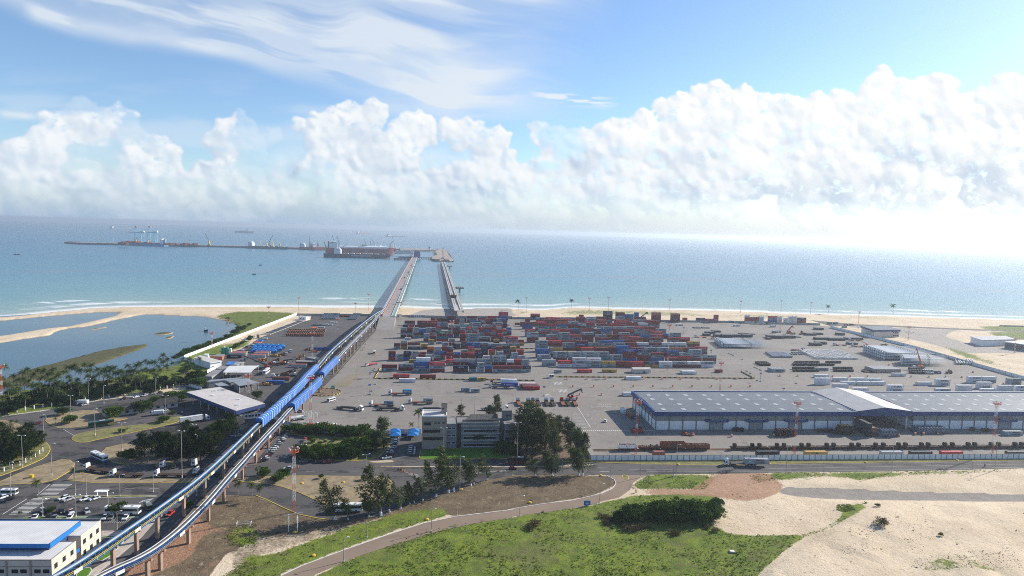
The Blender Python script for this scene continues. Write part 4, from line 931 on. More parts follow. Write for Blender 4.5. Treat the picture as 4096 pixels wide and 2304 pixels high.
def barrel_shed():
 z=6.0; C=[G('L1',770,1008,z),G('L1',1210,1010,z),G('L1',1352,898,z),G('L1',885,900,z)]; o=Vector((C[0].x,C[0].y,0)); t=thing('open_shed','open shed with white curved roof beside the white bus','shed',o)
 m=MB(); n=8; vs=[];fs=[]
 for i in range(n+1):
  k=i/n; a=C[0].lerp(C[3],k)-o; b=C[1].lerp(C[2],k)-o; dz=1.2*math.sin(math.pi*(.25+.5*k))-.85
  a.z+=dz;b.z+=dz; vs+=[a,b,a+Vector((0,0,.15)),b+Vector((0,0,.15))]
 for i in range(n): b=i*4; fs+=[(b,b+4,b+5,b+1),(b+2,b+3,b+7,b+6)]
 fs+=[(0,1,3,2),(n*4,n*4+2,n*4+3,n*4+1)]+[(i*4,i*4+2,i*4+6,i*4+4) for i in range(n)]+[(i*4+1,i*4+5,i*4+7,i*4+3) for i in range(n)]
 m.add(vs,fs); m.build('roof',M('roof_white'),t)
 for k in range(5):
  for a,b in ((C[0],C[1]),(C[3],C[2])):
   p=a.lerp(b,.03+.235*k)-o; c=MB(); c.box((p.x,p.y,0),(.3,.3,z-.2)); c.build('column',M('galv'),t)
barrel_shed()
slab_roof('workshop_shed','low dull roofed shed left of the curved roof','shed',[('L1',478,1065),('L1',640,960),('L1',795,968),('L1',592,1075)],4.0,.3,'roof_dim','concrete','concrete',inset=.6)
slab_roof('workshop_shed','small dull roof against the curved roof shed','shed',[('L1',655,955),('L1',745,903),('L1',890,903),('L1',800,962)],4.4,.3,'roof_dim','concrete','concrete',inset=.6)
slab_roof('workshop_shed','long narrow grey roof behind the gate hall','shed',[('L1',425,1140),('L1',1060,1085),('L1',1100,1098),('L1',520,1160)],4.2,.3,'roof_metal','concrete','concrete',inset=1.2)
slab_roof('workshop_shed','grey metal roofed shed nearest the gate hall','shed',[('L1',935,1165),('L1',1160,1108),('L1',1358,1165),('L1',1025,1222)],5.0,.3,'roof_metal','steel','concrete_dark',inset=1.0,cols=3,wallh=3)
slab_roof('workshop_shed','small low metal roof beside the grey shed','shed',[('L1',622,1188),('L1',750,1160),('L1',882,1215),('L1',700,1228)],3.4,.25,'roof_metal','steel','concrete_dark',inset=.8)
slab_roof('workshop_shed','grey metal roof joining the two sheds','shed',[('L1',800,1130),('L1',1180,1100),('L1',1200,1108),('L1',880,1165)],4.6,.25,'roof_metal','steel','concrete_dark',inset=1)
slab_roof('workshop_shed','blue and grey lean-to roof by the crane boom','shed',[('L1',803,880),('L1',862,828),('L1',985,832),('L1',945,882)],3.6,.25,'blue_paint','steel','concrete_dark',inset=.6)
slab_roof('workshop_shed','pale lean-to roof next to the blue one','shed',[('L1',945,882),('L1',987,832),('L1',1122,840),('L1',1000,885)],3.5,.25,'roof_mid','steel','concrete_dark',inset=.6)
slab_roof('workshop_shed','brick lined shed below the green silo','shed',[('L1',555,745),('L1',690,708),('L1',805,712),('L1',760,752)],3.4,.25,'roof_dim','brick_red','brick_red',inset=.4)
slab_roof('store_hut','tiny white flat roofed hut by the wall','shed',[('L1',455,715),('L1',480,700),('L1',548,702),('L1',540,740)],3,.2,'roof_white','white_wall','white_wall',inset=.2)
slab_roof('store_hut','flat dull roof among machines under the conveyor','shed',[('L1',2090,760),('L1',2150,752),('L1',2340,755),('L1',2300,805)],3.2,.25,'roof_dim','concrete_dark','concrete_dark',inset=.3)
slab_roof('store_hut','long cream roof beside the red roofed container','shed',[('L1',1935,828),('L1',1955,815),('L1',2280,820),('L1',2262,832)],3.0,.2,'roof_cream','steel_dark','steel_dark',inset=.3)
gable('store_hut','white hut at the far left yard corner','shed',('L1',1990,158),('L1',2105,170),6.5,4.2,.6,'roof_white','white_wall',.3,2)
slab_roof('store_hut','pale block by the dark drainage basin','shed',[('L1',1310,395),('L1',1325,388),('L1',1368,388),('L1',1362,396)],4,.2,'roof_cream','beige_panel','beige_panel',inset=.2)
gable('store_hut','cream hut in front of the right container block','shed',('K2',1985,1060),('K2',2265,1060),6.5,3.4,.9,'roof_cream','cream_wall',.4,0,1)
gable('yard_office','white office with open windows by the pier road','building',('K1',628,160),('K1',810,160),6,3.6,.3,'roof_cream','white_wall',.3,5)
gable('yard_office','small white gatehouse at the pier foot','building',('K1',325,160),('K1',425,158),5,4.0,.2,'roof_cream','white_wall',.6,1)
gable('store_hut','small white control cabin at the barrier end','shed',('K2',635,1138),('K2',705,1138),3,2.8,.3,'roof_white','white_wall',.3,2)
def drain_basin():
 P=[G('L1',1375,400),G('L1',1990,175),G('L1',2110,172),G('L1',1530,400)]; o=P[0]; t=thing('drainage_basin','long dark lined basin along the yard edge','basin',o); q=[(p.x-o.x,p.y-o.y) for p in P]
 m=MB(); m.prism(q,0,.5); m.build('rim',M('concrete'),t); c=Vector((sum(p[0] for p in q)/4,sum(p[1] for p in q)/4)); m=MB(); m.sheet([tuple(c+(Vector(p)-c)*.90) for p in q],.52); m.build('liner',M('black_paint'),t)
 for k in range(1,6): a=Vector((*q[0],.6)).lerp(Vector((*q[1],.6)),k/6);b=Vector((*q[3],.6)).lerp(Vector((*q[2],.6)),k/6); m=MB(); m.bar(a,b,1.0,.2); m.build('crossbeam',M('concrete'),t)
drain_basin()
def silo():
 P=G('L1',800,708); t=thing('silo','green silo with pale top beside the workshop','silo',P); 
 for i,x in enumerate((-2.2,0,2.4)): m=MB(); m.tube([(x,0,0),(x,0,5.5+i*.3)],1.15,12); m.build('tank',pmat('silo_green',(.05,.30,.20),.5,.3),t)
 m=MB(); m.tube([(-.6,0,5.3),(-.6,0,7)],[1.2,1.0],12); m.build('cap',M('cream_wall'),t); m=MB(); m.box((5.3,0,0),(1.6,1.6,5)); m.build('tower',M('white_paint'),t)
silo()
slab_roof('far_office','grey blue roofed two storey office beyond the slanting wall','building',[('B3',930,18),('B3',1190,18),('B3',1335,58),('B3',1065,62)],9.0,2.2,'roof_grey','fascia_navy','cream_wall',inset=1.2)
def far_office_windows():
 A=G('B3',1065,62,9.0);B=G('B3',1335,58,9.0); d=(B-A); L=d.length; rz=math.atan2(d.y,d.x); t=[o for o in COL.objects if o.name.startswith('far_office')][0]
 for k in range(12):
  for z in (1.2,4.6):
   p=A+d*((k+.8)/13)+Vector((-math.sin(rz),math.cos(rz),0))*1.0-t.location; m=MB(); m.box((p.x,p.y,z),(L/16,.3,1.6),rz); m.build('window',M('glass_dark'),t)
far_office_windows()
slab_roof('far_warehouse','low white warehouse with pale roof on the far sand','building',[('A3',2030,1272),('A3',2390,1266),('A3',2500,1302),('A3',2150,1310)],7.0,.7,'roof_mid','steel','white_wall',inset=1.0)
slab_roof('far_warehouse','pale roofed open warehouse at the far right edge','building',[('A3',2375,1325),('A3',2576,1312),('A3',3000,1335),('A3',2700,1370)],7.0,.6,'roof_white','steel','steel_dark',inset=1.0)
# ---------------------------------------------------------------- conveyors
def catenate(P):
 L=[0]
 for a,b in zip(P,P[1:]): L.append(L[-1]+(b-a).length)
 def at(s):
  s=max(0,min(L[-1],s))
  for k in range(len(P)-1):
   if s<=L[k+1]+1e-6:
    u=(s-L[k])/(L[k+1]-L[k]); return P[k].lerp(P[k+1],u)
  return P[-1]
 return L[-1],at
def smooth_path(P,it=2):
 for _ in range(it):
  q=[P[0]]
  for a,b in zip(P,P[1:]): q+=[a.lerp(b,.25),a.lerp(b,.75)]
  q.append(P[-1]); P=q
 return P
sheet_mat('conv_roof',(.36,.37,.38),.6,.5,.6,.3); pmat('blue_steel',(.02,.125,.31),.5,.4,dirt=((.10,.2,.3),.5)); pmat('rail_yellow',(.65,.47,.05),.6,.3)
pmat('column_concrete',(.30,.215,.165),.85,.2,scale=.6,dirt=((.22,.14,.1),.6))
pmat('belt_black',(.03,.03,.033),.8,.2); pmat('blue_cover',(.012,.045,.15),.5,.4)
def conveyor(label,path,z,cols,w=1.5,h=1.9,shed=None,style=0,colw=1.0):
 """raised belt gallery: path = ground points, cols = column foot points, shed = (from,to) fractions of covered length"""
 P=smooth_path([Vector((p.x,p.y,zz)) for p,zz in zip(path,z)],2); T,at=catenate(P); o=Vector((P[0].x,P[0].y,0)); t=thing('conveyor',label,'conveyor',o)
 n=int(T/3.0); Q=[at(T*i/n)-o for i in range(n+1)]
 side=[]
 for i in range(n+1):
  d=Q[min(i+1,n)]-Q[max(i-1,0)]; d.z=0; d.normalize(); side.append(Vector((d.y,-d.x,0)))
 insh=lambda i:any(a<=i/n<=b for a,b in (shed or []))
 tr=MB(); ro=MB(); be=MB(); wk=MB(); ra=MB(); wp=MB(); cv=MB(); ed=MB()
 U=Vector((0,0,1))
 for i in range(n):
  a,b=Q[i],Q[i+1]; sa,sb=side[i]*(w/2),side[i+1]*(w/2)
  if insh(i) and insh(i+1): continue
  for s in (-1,1):
   tr.bar(a+sa*s,b+sb*s,.24,.34); (tr if style==0 else ed).bar(a+sa*s+U*h,b+sb*s+U*h,.24 if style==0 else .3); tr.bar(a+sa*s,a+sa*s+U*h,.2)
   if i%2: tr.bar(a+sa*s,b+sb*s+U*h,.12)
   else: tr.bar(a+sa*s+U*h,b+sb*s,.12)
  be.hexa([a-sa*.7+U*.2,a+sa*.7+U*.2,b+sb*.7+U*.2,b-sb*.7+U*.2,a-sa*.7+U*.9,a+sa*.7+U*.9,b+sb*.7+U*.9,b-sb*.7+U*.9])
  prof=[(-.6,h+.0),(-.45,h+.18),(0,h+.28),(.45,h+.18),(.6,h+.0)]
  vs=[];
  for q,sd in ((a,sa),(b,sb)): vs+=[q+sd*u+U*v for u,v in prof]
  ro.add(vs,[(k,k+1,6+k,5+k) for k in range(4)]+[(0,5,9,4)])
  if style==1:
   for s in (-1,1): cv.add([a+sa*s*1.03+U*.9,b+sb*s*1.03+U*.9,b+sb*s*1.03+U*(h-.3),a+sa*s*1.03+U*(h-.3)],[(0,1,2,3)])
  ex=.8
  wk.hexa([a+sa-U*.08+side[i]*.02,a+sa+side[i]*ex-U*.08,b+sb+side[i+1]*ex-U*.08,b+sb+side[i+1]*.02-U*.08,a+sa+side[i]*.02+U*.05,a+sa+side[i]*ex+U*.05,b+sb+side[i+1]*ex+U*.05,b+sb+side[i+1]*.02+U*.05])
  for hh in (.55,1.05): ra.bar(a+sa+side[i]*ex+U*hh,b+sb+side[i+1]*ex+U*hh,.09)
  ra.bar(a+sa+side[i]*ex,a+sa+side[i]*ex+U*1.05,.08)
  if i%9==4: wp.add([a+sa+side[i]*(ex+.03)-U*.1,b+sb+side[i+1]*(ex+.03)-U*.1,b+sb+side[i+1]*(ex+.03)+U*1.0,a+sa+side[i]*(ex+.03)+U*1.0],[(0,1,2,3)])
 tr.build('truss',M('blue_steel'),t); ro.build('hood',M('conv_roof' if style==0 else 'steel_dark'),t); be.build('belt',M('belt_black'),t); wk.build('walkway',M('blue_steel' if style==0 else 'rust'),t); ra.build('handrail',M('rail_yellow' if style==0 else 'steel'),t)
 if wp.v: wp.build('screen',M('white_paint'),t)
 if ed.v: ed.build('top_chord',M('chord_white'),t)
 if cv.v: cv.build('side_cover',M('blue_cover'),t)
 for a_,b_ in (shed or []):
  i0,i1=int(a_*n),int(b_*n); sh=MB(); st=MB(); W=1.95; Hs=3.5; zz=-.5
  prof=[(-W,zz),(-W,Hs),(-W*.5,Hs+.75),(0,Hs+.95),(W*.5,Hs+.75),(W,Hs),(W,zz)]
  for i in range(i0,i1):
   for (m,k0,k1,ex,m2) in ((sh,0.0,1.0,0.0,None),(st,.43,.54,.05,None)):
    vs=[]
    for k in (k0,k1):
     q=Q[i].lerp(Q[i+1],k); sd=side[i].lerp(side[i+1],k)
     vs+=[q+sd*(u+(ex if u>0 else -ex if u<0 else 0))+U*(v+(ex if v>0 else 0)) for u,v in prof]
    m.add(vs,[(k,k+1,8+k,7+k) for k in range(6)])
    if m is sh and i in (i0,i1-1):
     e=Q[i] if i==i0 else Q[i+1]; sd=side[i if i==i0 else i+1]
     sh.add([e+sd*u+U*v for u,v in prof[1:6]]+[e+sd*W+U*(Hs-1.0),e-sd*W+U*(Hs-1.0)],[(0,1,2,3,4,5,6)])
  sh.build('gallery_cover',M('blue_sheet'),t); st.build('gallery_stripe',M('white_paint' if style==0 else 'roof_cream'),t)
  fl=MB()
  for i in range(i0,i1): fl.hexa([Q[i]-side[i]*W-U*.55,Q[i]+side[i]*W-U*.55,Q[i+1]+side[i+1]*W-U*.55,Q[i+1]-side[i+1]*W-U*.55,Q[i]-side[i]*W-U*.35,Q[i]+side[i]*W-U*.35,Q[i+1]+side[i+1]*W-U*.35,Q[i+1]-side[i+1]*W-U*.35])
  fl.build('gallery_floor',M('steel_dark'),t)
 for p in cols:
  best=min(range(n+1),key=lambda i:(Q[i]-(p-o)).xy.length); q=Q[best]; sd=side[best]
  c=MB(); c.box((q.x,q.y,0),(colw,colw*1.25,q.z-.75),math.atan2(sd.y,sd.x)); c.bar(q-sd*(w/2+.5)-U*.45,q+sd*(w/2+1.0)-U*.45,.8,.65); c.build('column',M('column_concrete'),t)
 return t,T,at
XA=['Q1',150,1700]
cA=[G('C0',1100,1440),G('C0',1402,1230),G('C0',1655,1060),G('C0',1870,848),G('C0',2052,650),G('C0',2215,480),G('L2',958,1335),G('L2',1160,1228),G('L2',1323,1058)]
def line_at(tagp,z): return G(tagp[0],tagp[1],tagp[2],z)
ZA=8.2
pathA=[line_at(p,z) for p,z in (( ('C0',300,1640),9.5),(('C0',690,1440),9.5),(('C0',1085,1175),9.4),(('C0',1400,955),9.2),(('C0',1650,780),9.0),(('C0',2050,480),8.6),(('C0',2440,100),8.2),(('L2',1160,1008),7.6),(('L2',1320,845),7.4),(('L2',1620,600),7.2),(('L2',1990,240),7.2),(('L1',2100,1130),7.4),(('L1',2290,960),7.6),(('A1',740,1449),8.2),(('A1',900,1310),9.2),(('A1',1060,1170),10.0),(('A1',1180,1075),10.5),(('A1',1255,1030),10.5))]
zA=[9.5,9.5,9.4,9.2,9.0,8.6,8.2,7.6,7.4,7.2,7.2,7.4,7.6,8.2,9.2,10.0,10.5,10.5]
def frac(path,z,p,q):
 P=smooth_path([Vector((a.x,a.y,b)) for a,b in zip(path,z)],2); T,at=catenate(P)
 r=[]
 for w in (p,q):
  best=min(range(1001),key=lambda i:(at(T*i/1000).xy-w.xy).length); r.append(best/1000)
 return tuple(r)
shA=frac(pathA,zA,line_at(('L2',1330,820),7.4),line_at(('L1',2290,960),7.6))
colsA=cA+[G('L2',1665,680),G('L2',1995,290),G('L1',2340,960),G('L1',2420,880)]+[G('A1',880+k*60,1449-k*52) for k in range(6)]
conveyor('blue truss conveyor, left of the two raised lines',pathA,zA,colsA,shed=[shA],style=0)
zB=[7.6,7.4,7.2,7.0,6.8,6.6,6.6,6.4,6.4,6.3,6.0,6.2,6.6,7.0,7.6,8.6,9.6,9.4,9.0]
pB=[('C0',760,1640),('C0',1110,1440),('C0',1440,1300),('C0',1720,1100),('C0',1930,905),('C0',2120,705),('C0',2280,510),('C0',2450,325),('L2',1310,1190),('L2',1530,950),('L2',1690,780),('L2',1850,590),('L2',2350,130),('B1',660,520),('B1',815,375),('A1',900,1420),('A1',1150,1170),('A1',1240,1060),('A1',1300,990)]
pathB=[line_at(p,z) for p,z in zip(pB,zB)]
shB1=frac(pathB,zB,line_at(('L2',1860,560),6.2),line_at(('L2',2350,130),6.6)); shB2=frac(pathB,zB,line_at(('B1',640,540),7.0),line_at(('B1',815,375),7.6))
colsB=[G('C0',1450,1470),G('C0',1715,1370),G('C0',1932,1128),G('C0',2120,895),G('C0',2280,690),G('C0',2443,485),G('L2',1315,1430),G('L2',1533,1165),G('L2',1693,985),G('L2',1825,795),G('L2',2060,560),G('L2',2300,290),G('L2',2355,230),G('B1',788,508),G('B1',827,462),G('B1',868,412),G('B1',905,365),G('B1',940,327),G('B1',975,290)]+[G('A1',1000+k*37,1449-k*43) for k in range(9)]
conveyor('blue covered conveyor, right of the two raised lines',pathB,zB,colsB,shed=[shB1,shB2],style=1)
# ---------------------------------------------------------------- piers
PIERZ=7.0
pmat('deck',(.27,.25,.235),.9,.15,scale=.05,dirt=((.18,.165,.155),.6)); pmat('deck_pale',(.42,.40,.38),.9,.15,scale=.05,var=.2); pmat('rock',(.30,.255,.21),.95,.1,scale=.05,var=.4,bump=.6,bscale=.3); pmat('rock_dark',(.12,.11,.10),.95,.1,scale=.05,var=.4)
def pier1():
 A0=G('A1',1290,985,PIERZ);A1=G('A1',1440,985,PIERZ);B0=G('S3',1690,520,PIERZ);B1=G('S3',1785,460,PIERZ)
 a=(A0+A1)/2;b=(G('S3',1735,465,PIERZ)); d=(b-a); d.z=0; L=d.length; d.normalize(); s=Vector((d.y,-d.x,0)); W=(A1-A0).dot(s); o=Vector((a.x,a.y,0)); t=thing('pier','long access pier with a roadway, conveyor and pipes','pier',o)
 a0=-d*85
 m=MB(); m.bar(a0+Vector((0,0,PIERZ-.6)),d*L+Vector((0,0,PIERZ-.6)),W,1.2); m.build('deck',M('deck'),t)
 ia=-s*(W/2-.2);ib=s*(W/2-.2)
 m=MB(); p0,p1=a0,a0-d*60; m.add([p0+ia+Vector((0,0,PIERZ)),p0+ib+Vector((0,0,PIERZ)),p1+ib+Vector((0,0,.1)),p1+ia+Vector((0,0,.1)),p0+ia,p0+ib],[(0,3,2,1),(0,4,3),(1,2,5)]); m.build('ramp',M('deck'),t)
 m=MB(); m.box((0,0,0),(1.0,1.0,PIERZ-.9+3)); me=None; n=48
 for i in range(n):
  for q in (-.42,.42):
   p=d*(L*i/n-90)+s*(W*q)
   if me is None: c=m.build('pile',M('concrete_dark'),t); me=c.data
   else: c=link('pile',me,t)
   c.location=(p.x,p.y,-3.5)
 m=MB(); c=-s*(W/2-1.6); m.bar(a0+c+Vector((0,0,PIERZ+1.6)),d*(L-90)+c+Vector((0,0,PIERZ+1.6)),2.6,1.9); g=m.build('conveyor_gallery',M('blue_cover'),t)
 m=MB(); m.bar(a0+c+Vector((0,0,PIERZ+2.75)),d*(L-90)+c+Vector((0,0,PIERZ+2.75)),2.9,.35); m.build('hood',M('conv_roof'),g)
 m=MB(); m.bar(a0+c+s*1.9+Vector((0,0,PIERZ+.9)),d*L+c+s*1.9+Vector((0,0,PIERZ+.9)),.25,1.6); m.build('parapet',M('brick_red'),t)
 for k,(off,mt) in enumerate(((.6,'galv'),(1.5,'galv'),(2.3,'silo_green'),(3.2,'galv'),(4.1,'white_paint'))):
  q=s*(W/2-5.0+off); m=MB(); m.bar(a0+q+Vector((0,0,PIERZ+.5)),d*L+q+Vector((0,0,PIERZ+.5)),.55,.6); m.build('pipe',M(mt),t)
 m=MB(); m.bar(a0+s*(W/2-5.4)+Vector((0,0,PIERZ+.4)),d*L+s*(W/2-5.4)+Vector((0,0,PIERZ+.4)),.3,.8); m.build('parapet',M('white_paint'),t)
 m=MB(); 
 for q in (-1,1): m.box((s.x*2.2*q,s.y*2.2*q,0),(.4,.4,3.0))
 m.bar(Vector((0,0,3))-s*4,Vector((0,0,3))+s*4,2.2,.6); me=None
 for k in range(8):
  p=d*(40+k*(L-150)/7)+s*(W/2-1.5)
  if me is None: c=m.build('pipe_bridge',M('steel_dark'),t); me=c.data
  else: c=link('pipe_bridge',me,t)
  c.location=(p.x,p.y,PIERZ)
 return o,d,s,L,W
PO,PD,PS,PL,PW=pier1()
def pier2():
 A0=G('S3',2370,1448,PIERZ);A1=G('S3',2500,1448,PIERZ);b=G('S3',2185,655,PIERZ); a=(A0+A1)/2; a.z=0;b.z=0; d=(b-a);L=d.length;d.normalize();s=Vector((d.y,-d.x,0)); W=(A1-A0).dot(s); t=thing('pier','second pier with a pale unfinished deck on piles','pier',a)
 m=MB(); m.bar(-d*45+Vector((0,0,PIERZ-.5)),d*L+Vector((0,0,PIERZ-.5)),W,1.0); m.build('deck',M('deck_pale'),t)
 m=MB(); m.bar(-d*45+s*(W/2+1.2)+Vector((0,0,PIERZ-1.2)),d*L+s*(W/2+1.2)+Vector((0,0,PIERZ-1.2)),2.3,2.8); m.build('edge_beam',M('concrete'),t)
 m=MB(); m.box((0,0,0),(1.1,1.1,PIERZ+2)); me=None; b_=MB(); b_.bar(-s*(W/2+5),s*(W/2),1.2,1.0); bm=None
 for i in range(48):
  p=d*(L*i/48)-s*(W/2+3.5)
  for q in (p,p+s*W*.9):
   if me is None: c=m.build('pile',M('concrete_dark'),t); me=c.data
   else: c=link('pile',me,t)
   c.location=(q.x,q.y,-3.6)
  q=d*(L*i/48)
  if bm is None: c=b_.build('crosshead',M('concrete'),t); bm=c.data
  else: c=link('crosshead',bm,t)
  c.location=(q.x,q.y,PIERZ-1.55)
 m=MB(); m.bar(-d*40+s*(W/2-2.4)+Vector((0,0,PIERZ+.45)),d*L+s*(W/2-2.4)+Vector((0,0,PIERZ+.45)),.4,.9); m.build('parapet',M('concrete'),t)
 m=MB()
 for x,w in ((-2.5,.6),(.4,1.0),(2.6,.5)): m.bar(s*x+d*20+Vector((0,0,PIERZ+.06)),d*(L-30)+s*x*.9+Vector((0,0,PIERZ+.06)),w,.12)
 m.build('rail_track',M('steel_dark'),t)
 return a,d,s,L,W
QO,QD,QS,QL,QW=pier2()
def rocks(name,label,poly,h,mat,seed,step=9.0,cat='breakwater'):
 """heap of armour stone inside an outline on the water"""
 P=[gp(*p,WATER) for p in poly]; o=sum(P,Vector())/len(P); o.z=0; q=[(p.x-o.x,p.y-o.y) for p in P]; t=thing(name,label,cat,o)
 m=MB(); c=Vector((0,0)); n=len(q); vs=[(x,y,-3) for x,y in q]; 
 inn=[]
 for i in range(n):
  a=Vector(q[i-1]);b=Vector(q[i]);e=Vector(q[(i+1)%n]); v=((a-b).normalized()+(e-b).normalized()); 
  cc=(Vector(q[i])); inn.append(cc*(1-min(.35,h*1.2/max(1,cc.length))))
 vs+=[(p.x,p.y,h) for p in inn]; m.add(vs,[(i,(i+1)%n,n+(i+1)%n,n+i) for i in range(n)]+[tuple(range(n,2*n))]); m.build('mound',M(mat),t)
 rs=random.Random(seed); s=MB()
 for i in range(n):
  a=Vector(q[i]);b=Vector(q[(i+1)%n]); k=int((b-a).length/step)+1
  for j in range(k):
   for lay in range(2):
    p=a.lerp(b,(j+rs.random())/k)*(1-.02*lay); z=-1.5+lay*h*.6; r=rs.uniform(2.0,4.2)
    s.box((p.x,p.y,z),(r*rs.uniform(.8,1.6),r,r*rs.uniform(.8,1.3)),rs.random()*3,(.6,.7))
 s.build('boulders',M('rock_dark' if mat=='rock' else 'rock'),t)['kind']='stuff'; return t
rocks('rock_island','sandy rock island at the end of the second pier',PP('S3',1975,620,2000,590,2060,560,2040,500,2060,478,2120,462,2200,460,2260,500,2310,560,2370,655,2300,660,2200,650,2120,655,2050,650,1990,640),7,'rock',3)
def quay():
 """the long terminal quay and its breakwater"""
 t0=G('S1',225,392,WATER); pts=[('S1',225,392),('S1',900,405),('S1',1700,425),('S1',2570,440)]
 P=[G(tg,x,y,WATER) for tg,x,y in pts]+[G('S2',1385,685,WATER),G('S2',2000,705,WATER),G('S3',1420,470,WATER),G('S3',2050,470,WATER)]
 o=P[0]; t=thing('terminal_quay','long sea terminal quay carrying cranes and containers','quay',Vector((o.x,o.y,0)))
 m=MB(); dk=MB()
 for a,b in zip(P,P[1:]):
  a=a-o;b=b-o; d=(b-a).normalized(); s=Vector((-d.y,d.x,0)); off=s*45
  m.bar(a+off+Vector((0,0,3-1.2)),b+off+Vector((0,0,3-1.2)),88,8); dk.bar(a+off+Vector((0,0,6.2)),b+off+Vector((0,0,6.2)),86,.5)
 m.build('quay_wall',M('concrete_dark'),t); dk.build('deck',M('deck'),t)
 f=MB()
 for a,b in zip(P,P[1:]):
  L=(b-a).length; 
  for k in range(int(L/26)): p=a.lerp(b,(k+.5)*26/L)-o; f.box((p.x,p.y-.8,-1),(1.6,1.6,7))
 f.build('fenders',M('rubber'),t)['kind']='stuff'
 return P
QUAY=quay()
rocks('breakwater','dark rock mole at the tip of the terminal quay',PP('S1',28,374,60,366,260,372,330,380,225,392,120,384),6,'rock_dark',5,14)
rocks('breakwater','rock mole behind the pier heads',PP('S3',1420,446,1500,440,1780,440,2060,448,2200,456,2050,462,1700,456,1450,456),6,'rock',6,16)
def link_bridge():
 a=G('S3',1755,575,5);b=G('S3',2040,580,5); o=Vector((a.x,a.y,0)); t=thing('link_bridge','thin bridge joining the first pier to the rock island','bridge',o); d=b-a; m=MB(); m.bar(Vector((0,0,5)),Vector((d.x,d.y,5)),9,1.4); m.build('deck',M('concrete_dark'),t)
 for k in range(9): p=d*(k+.5)/9; m=MB(); m.box((p.x,p.y,-4),(2,6,8.5)); m.build('pier_leg',M('concrete_dark'),t)
link_bridge()
def berth():
 a=G('S3',1310,590,5);b=G('S3',1660,590,5); o=Vector((a.x,a.y,0)); t=thing('loading_jetty','dark loading jetty with a blue shed beside the ships','jetty',o); d=b-a
 m=MB(); m.bar(Vector((0,0,5)),Vector((d.x,d.y,5)),16,2); m.build('deck',M('concrete_dark'),t); 
 for k in range(14): p=d*(k+.5)/14; m=MB(); m.box((p.x,p.y,-4),(2.2,10,8.2)); m.build('pier_leg',M('concrete_dark'),t)
 m=MB(); p=d*.25;q=d*.98; m.bar(Vector((p.x,p.y+4,8)),Vector((q.x,q.y+4,8)),9,5.5); m.build('shed',M('fascia_navy'),t)
 m=MB(); p=d*1.0; m.box((p.x+8,p.y+40,5),(22,22,24)); m.build('transfer_tower',M('navy_paint'),t)
 a2=G('S3',1330,520,5)-o; b2=G('S3',1660,520,5)-o; m=MB(); m.bar(Vector((a2.x,a2.y,6)),Vector((b2.x,b2.y,6)),12,1.5)
 for k in range(22): p=a2.lerp(b2,(k+.3)/22); m.box((p.x,p.y,6),(5,6,5+(k*7%5)*3))
 m.build('pipe_rack',M('steel'),t)
berth()
# ---------------------------------------------------------------- containers
ORD='zeroth first second third fourth fifth sixth seventh eighth ninth tenth eleventh twelfth thirteenth fourteenth fifteenth sixteenth seventeenth eighteenth nineteenth twentieth'.split()
def ordinal(n):
 if n<=20: return ORD[n]
 t={2:'twenty',3:'thirty',4:'forty'}[n//10]; return t+'-'+ORD[n%10] if n%10 else {2:'twentieth',3:'thirtieth',4:'fortieth'}[n//10]
CC={ # code: (colour word, colour, marking, ink, roof colour)
 'M':('grey',(.27,.30,.315),'MAERSK','dark'),'D':('grey',(.28,.305,.32),'MAERSK SEALAND','dark'),'g':('plain grey',(.33,.345,.35),None,None),
 'H':('red',(.44,.03,.032),'HAMBURG SUD','white'),'R':('plain red',(.40,.033,.033),None,None),'r':('maroon',(.185,.034,.03),None,None),
 'b':('blue',(.04,.11,.31),None,None),'n':('navy',(.018,.032,.075),'CMA CGM','white'),'S':('dark blue',(.025,.05,.22),'Safmarine','white'),
 'y':('ochre',(.42,.27,.06),'MSC','dark'),'w':('white',(.66,.67,.67),None,None),'W':('white',(.66,.67,.67),'HAMBURG SUD','red'),
 'm':('white',(.66,.67,.67),'MAERSK','dark'),'G':('green',(.02,.14,.10),'login.','white'),'L':('pale grey',(.50,.52,.53),'login.','blue'),
 'o':('orange',(.42,.12,.03),None,None),'A':('blue',(.03,.07,.28),'APL','white'),'t':('teal',(.03,.17,.19),None,None),'k':('black',(.022,.024,.03),None,None),
 'c':('cream',(.62,.61,.56),'CMA CGM','dark'),'e':('cream red-roofed',(.50,.48,.43),None,None),'K':('black',(.018,.022,.026),'MARUBA','white'),
 'F':('sky blue',(.05,.24,.42),'FESCO','white'),'T':('white tank',(.62,.64,.66),None,None),'u':('brown',(.22,.085,.055),None,None)}
pmat('ink_white',(.74,.74,.74),.6,.2,var=.05); pmat('ink_dark',(.025,.035,.06),.6,.2,var=.05); pmat('ink_red',(.45,.03,.07),.6,.2,var=.05); pmat('ink_blue',(.03,.10,.40),.6,.2,var=.05); pmat('star_blue',(.12,.42,.62),.6,.2,var=.05); pmat('cont_roof_red',(.42,.10,.085),.6,.2,dirt=((.3,.2,.18),.5))
pmat('cont_edge',(.10,.10,.105),.7,.2)
def cmat(code):
 n='container_'+CC[code][0].replace(' ','_').replace('-','_')
 if n in MATS: return MATS[n]
 return sheet_mat(n,CC[code][1],.28,.7,.55,.3,rand=.16,dirt=((.16,.09,.06),.22))
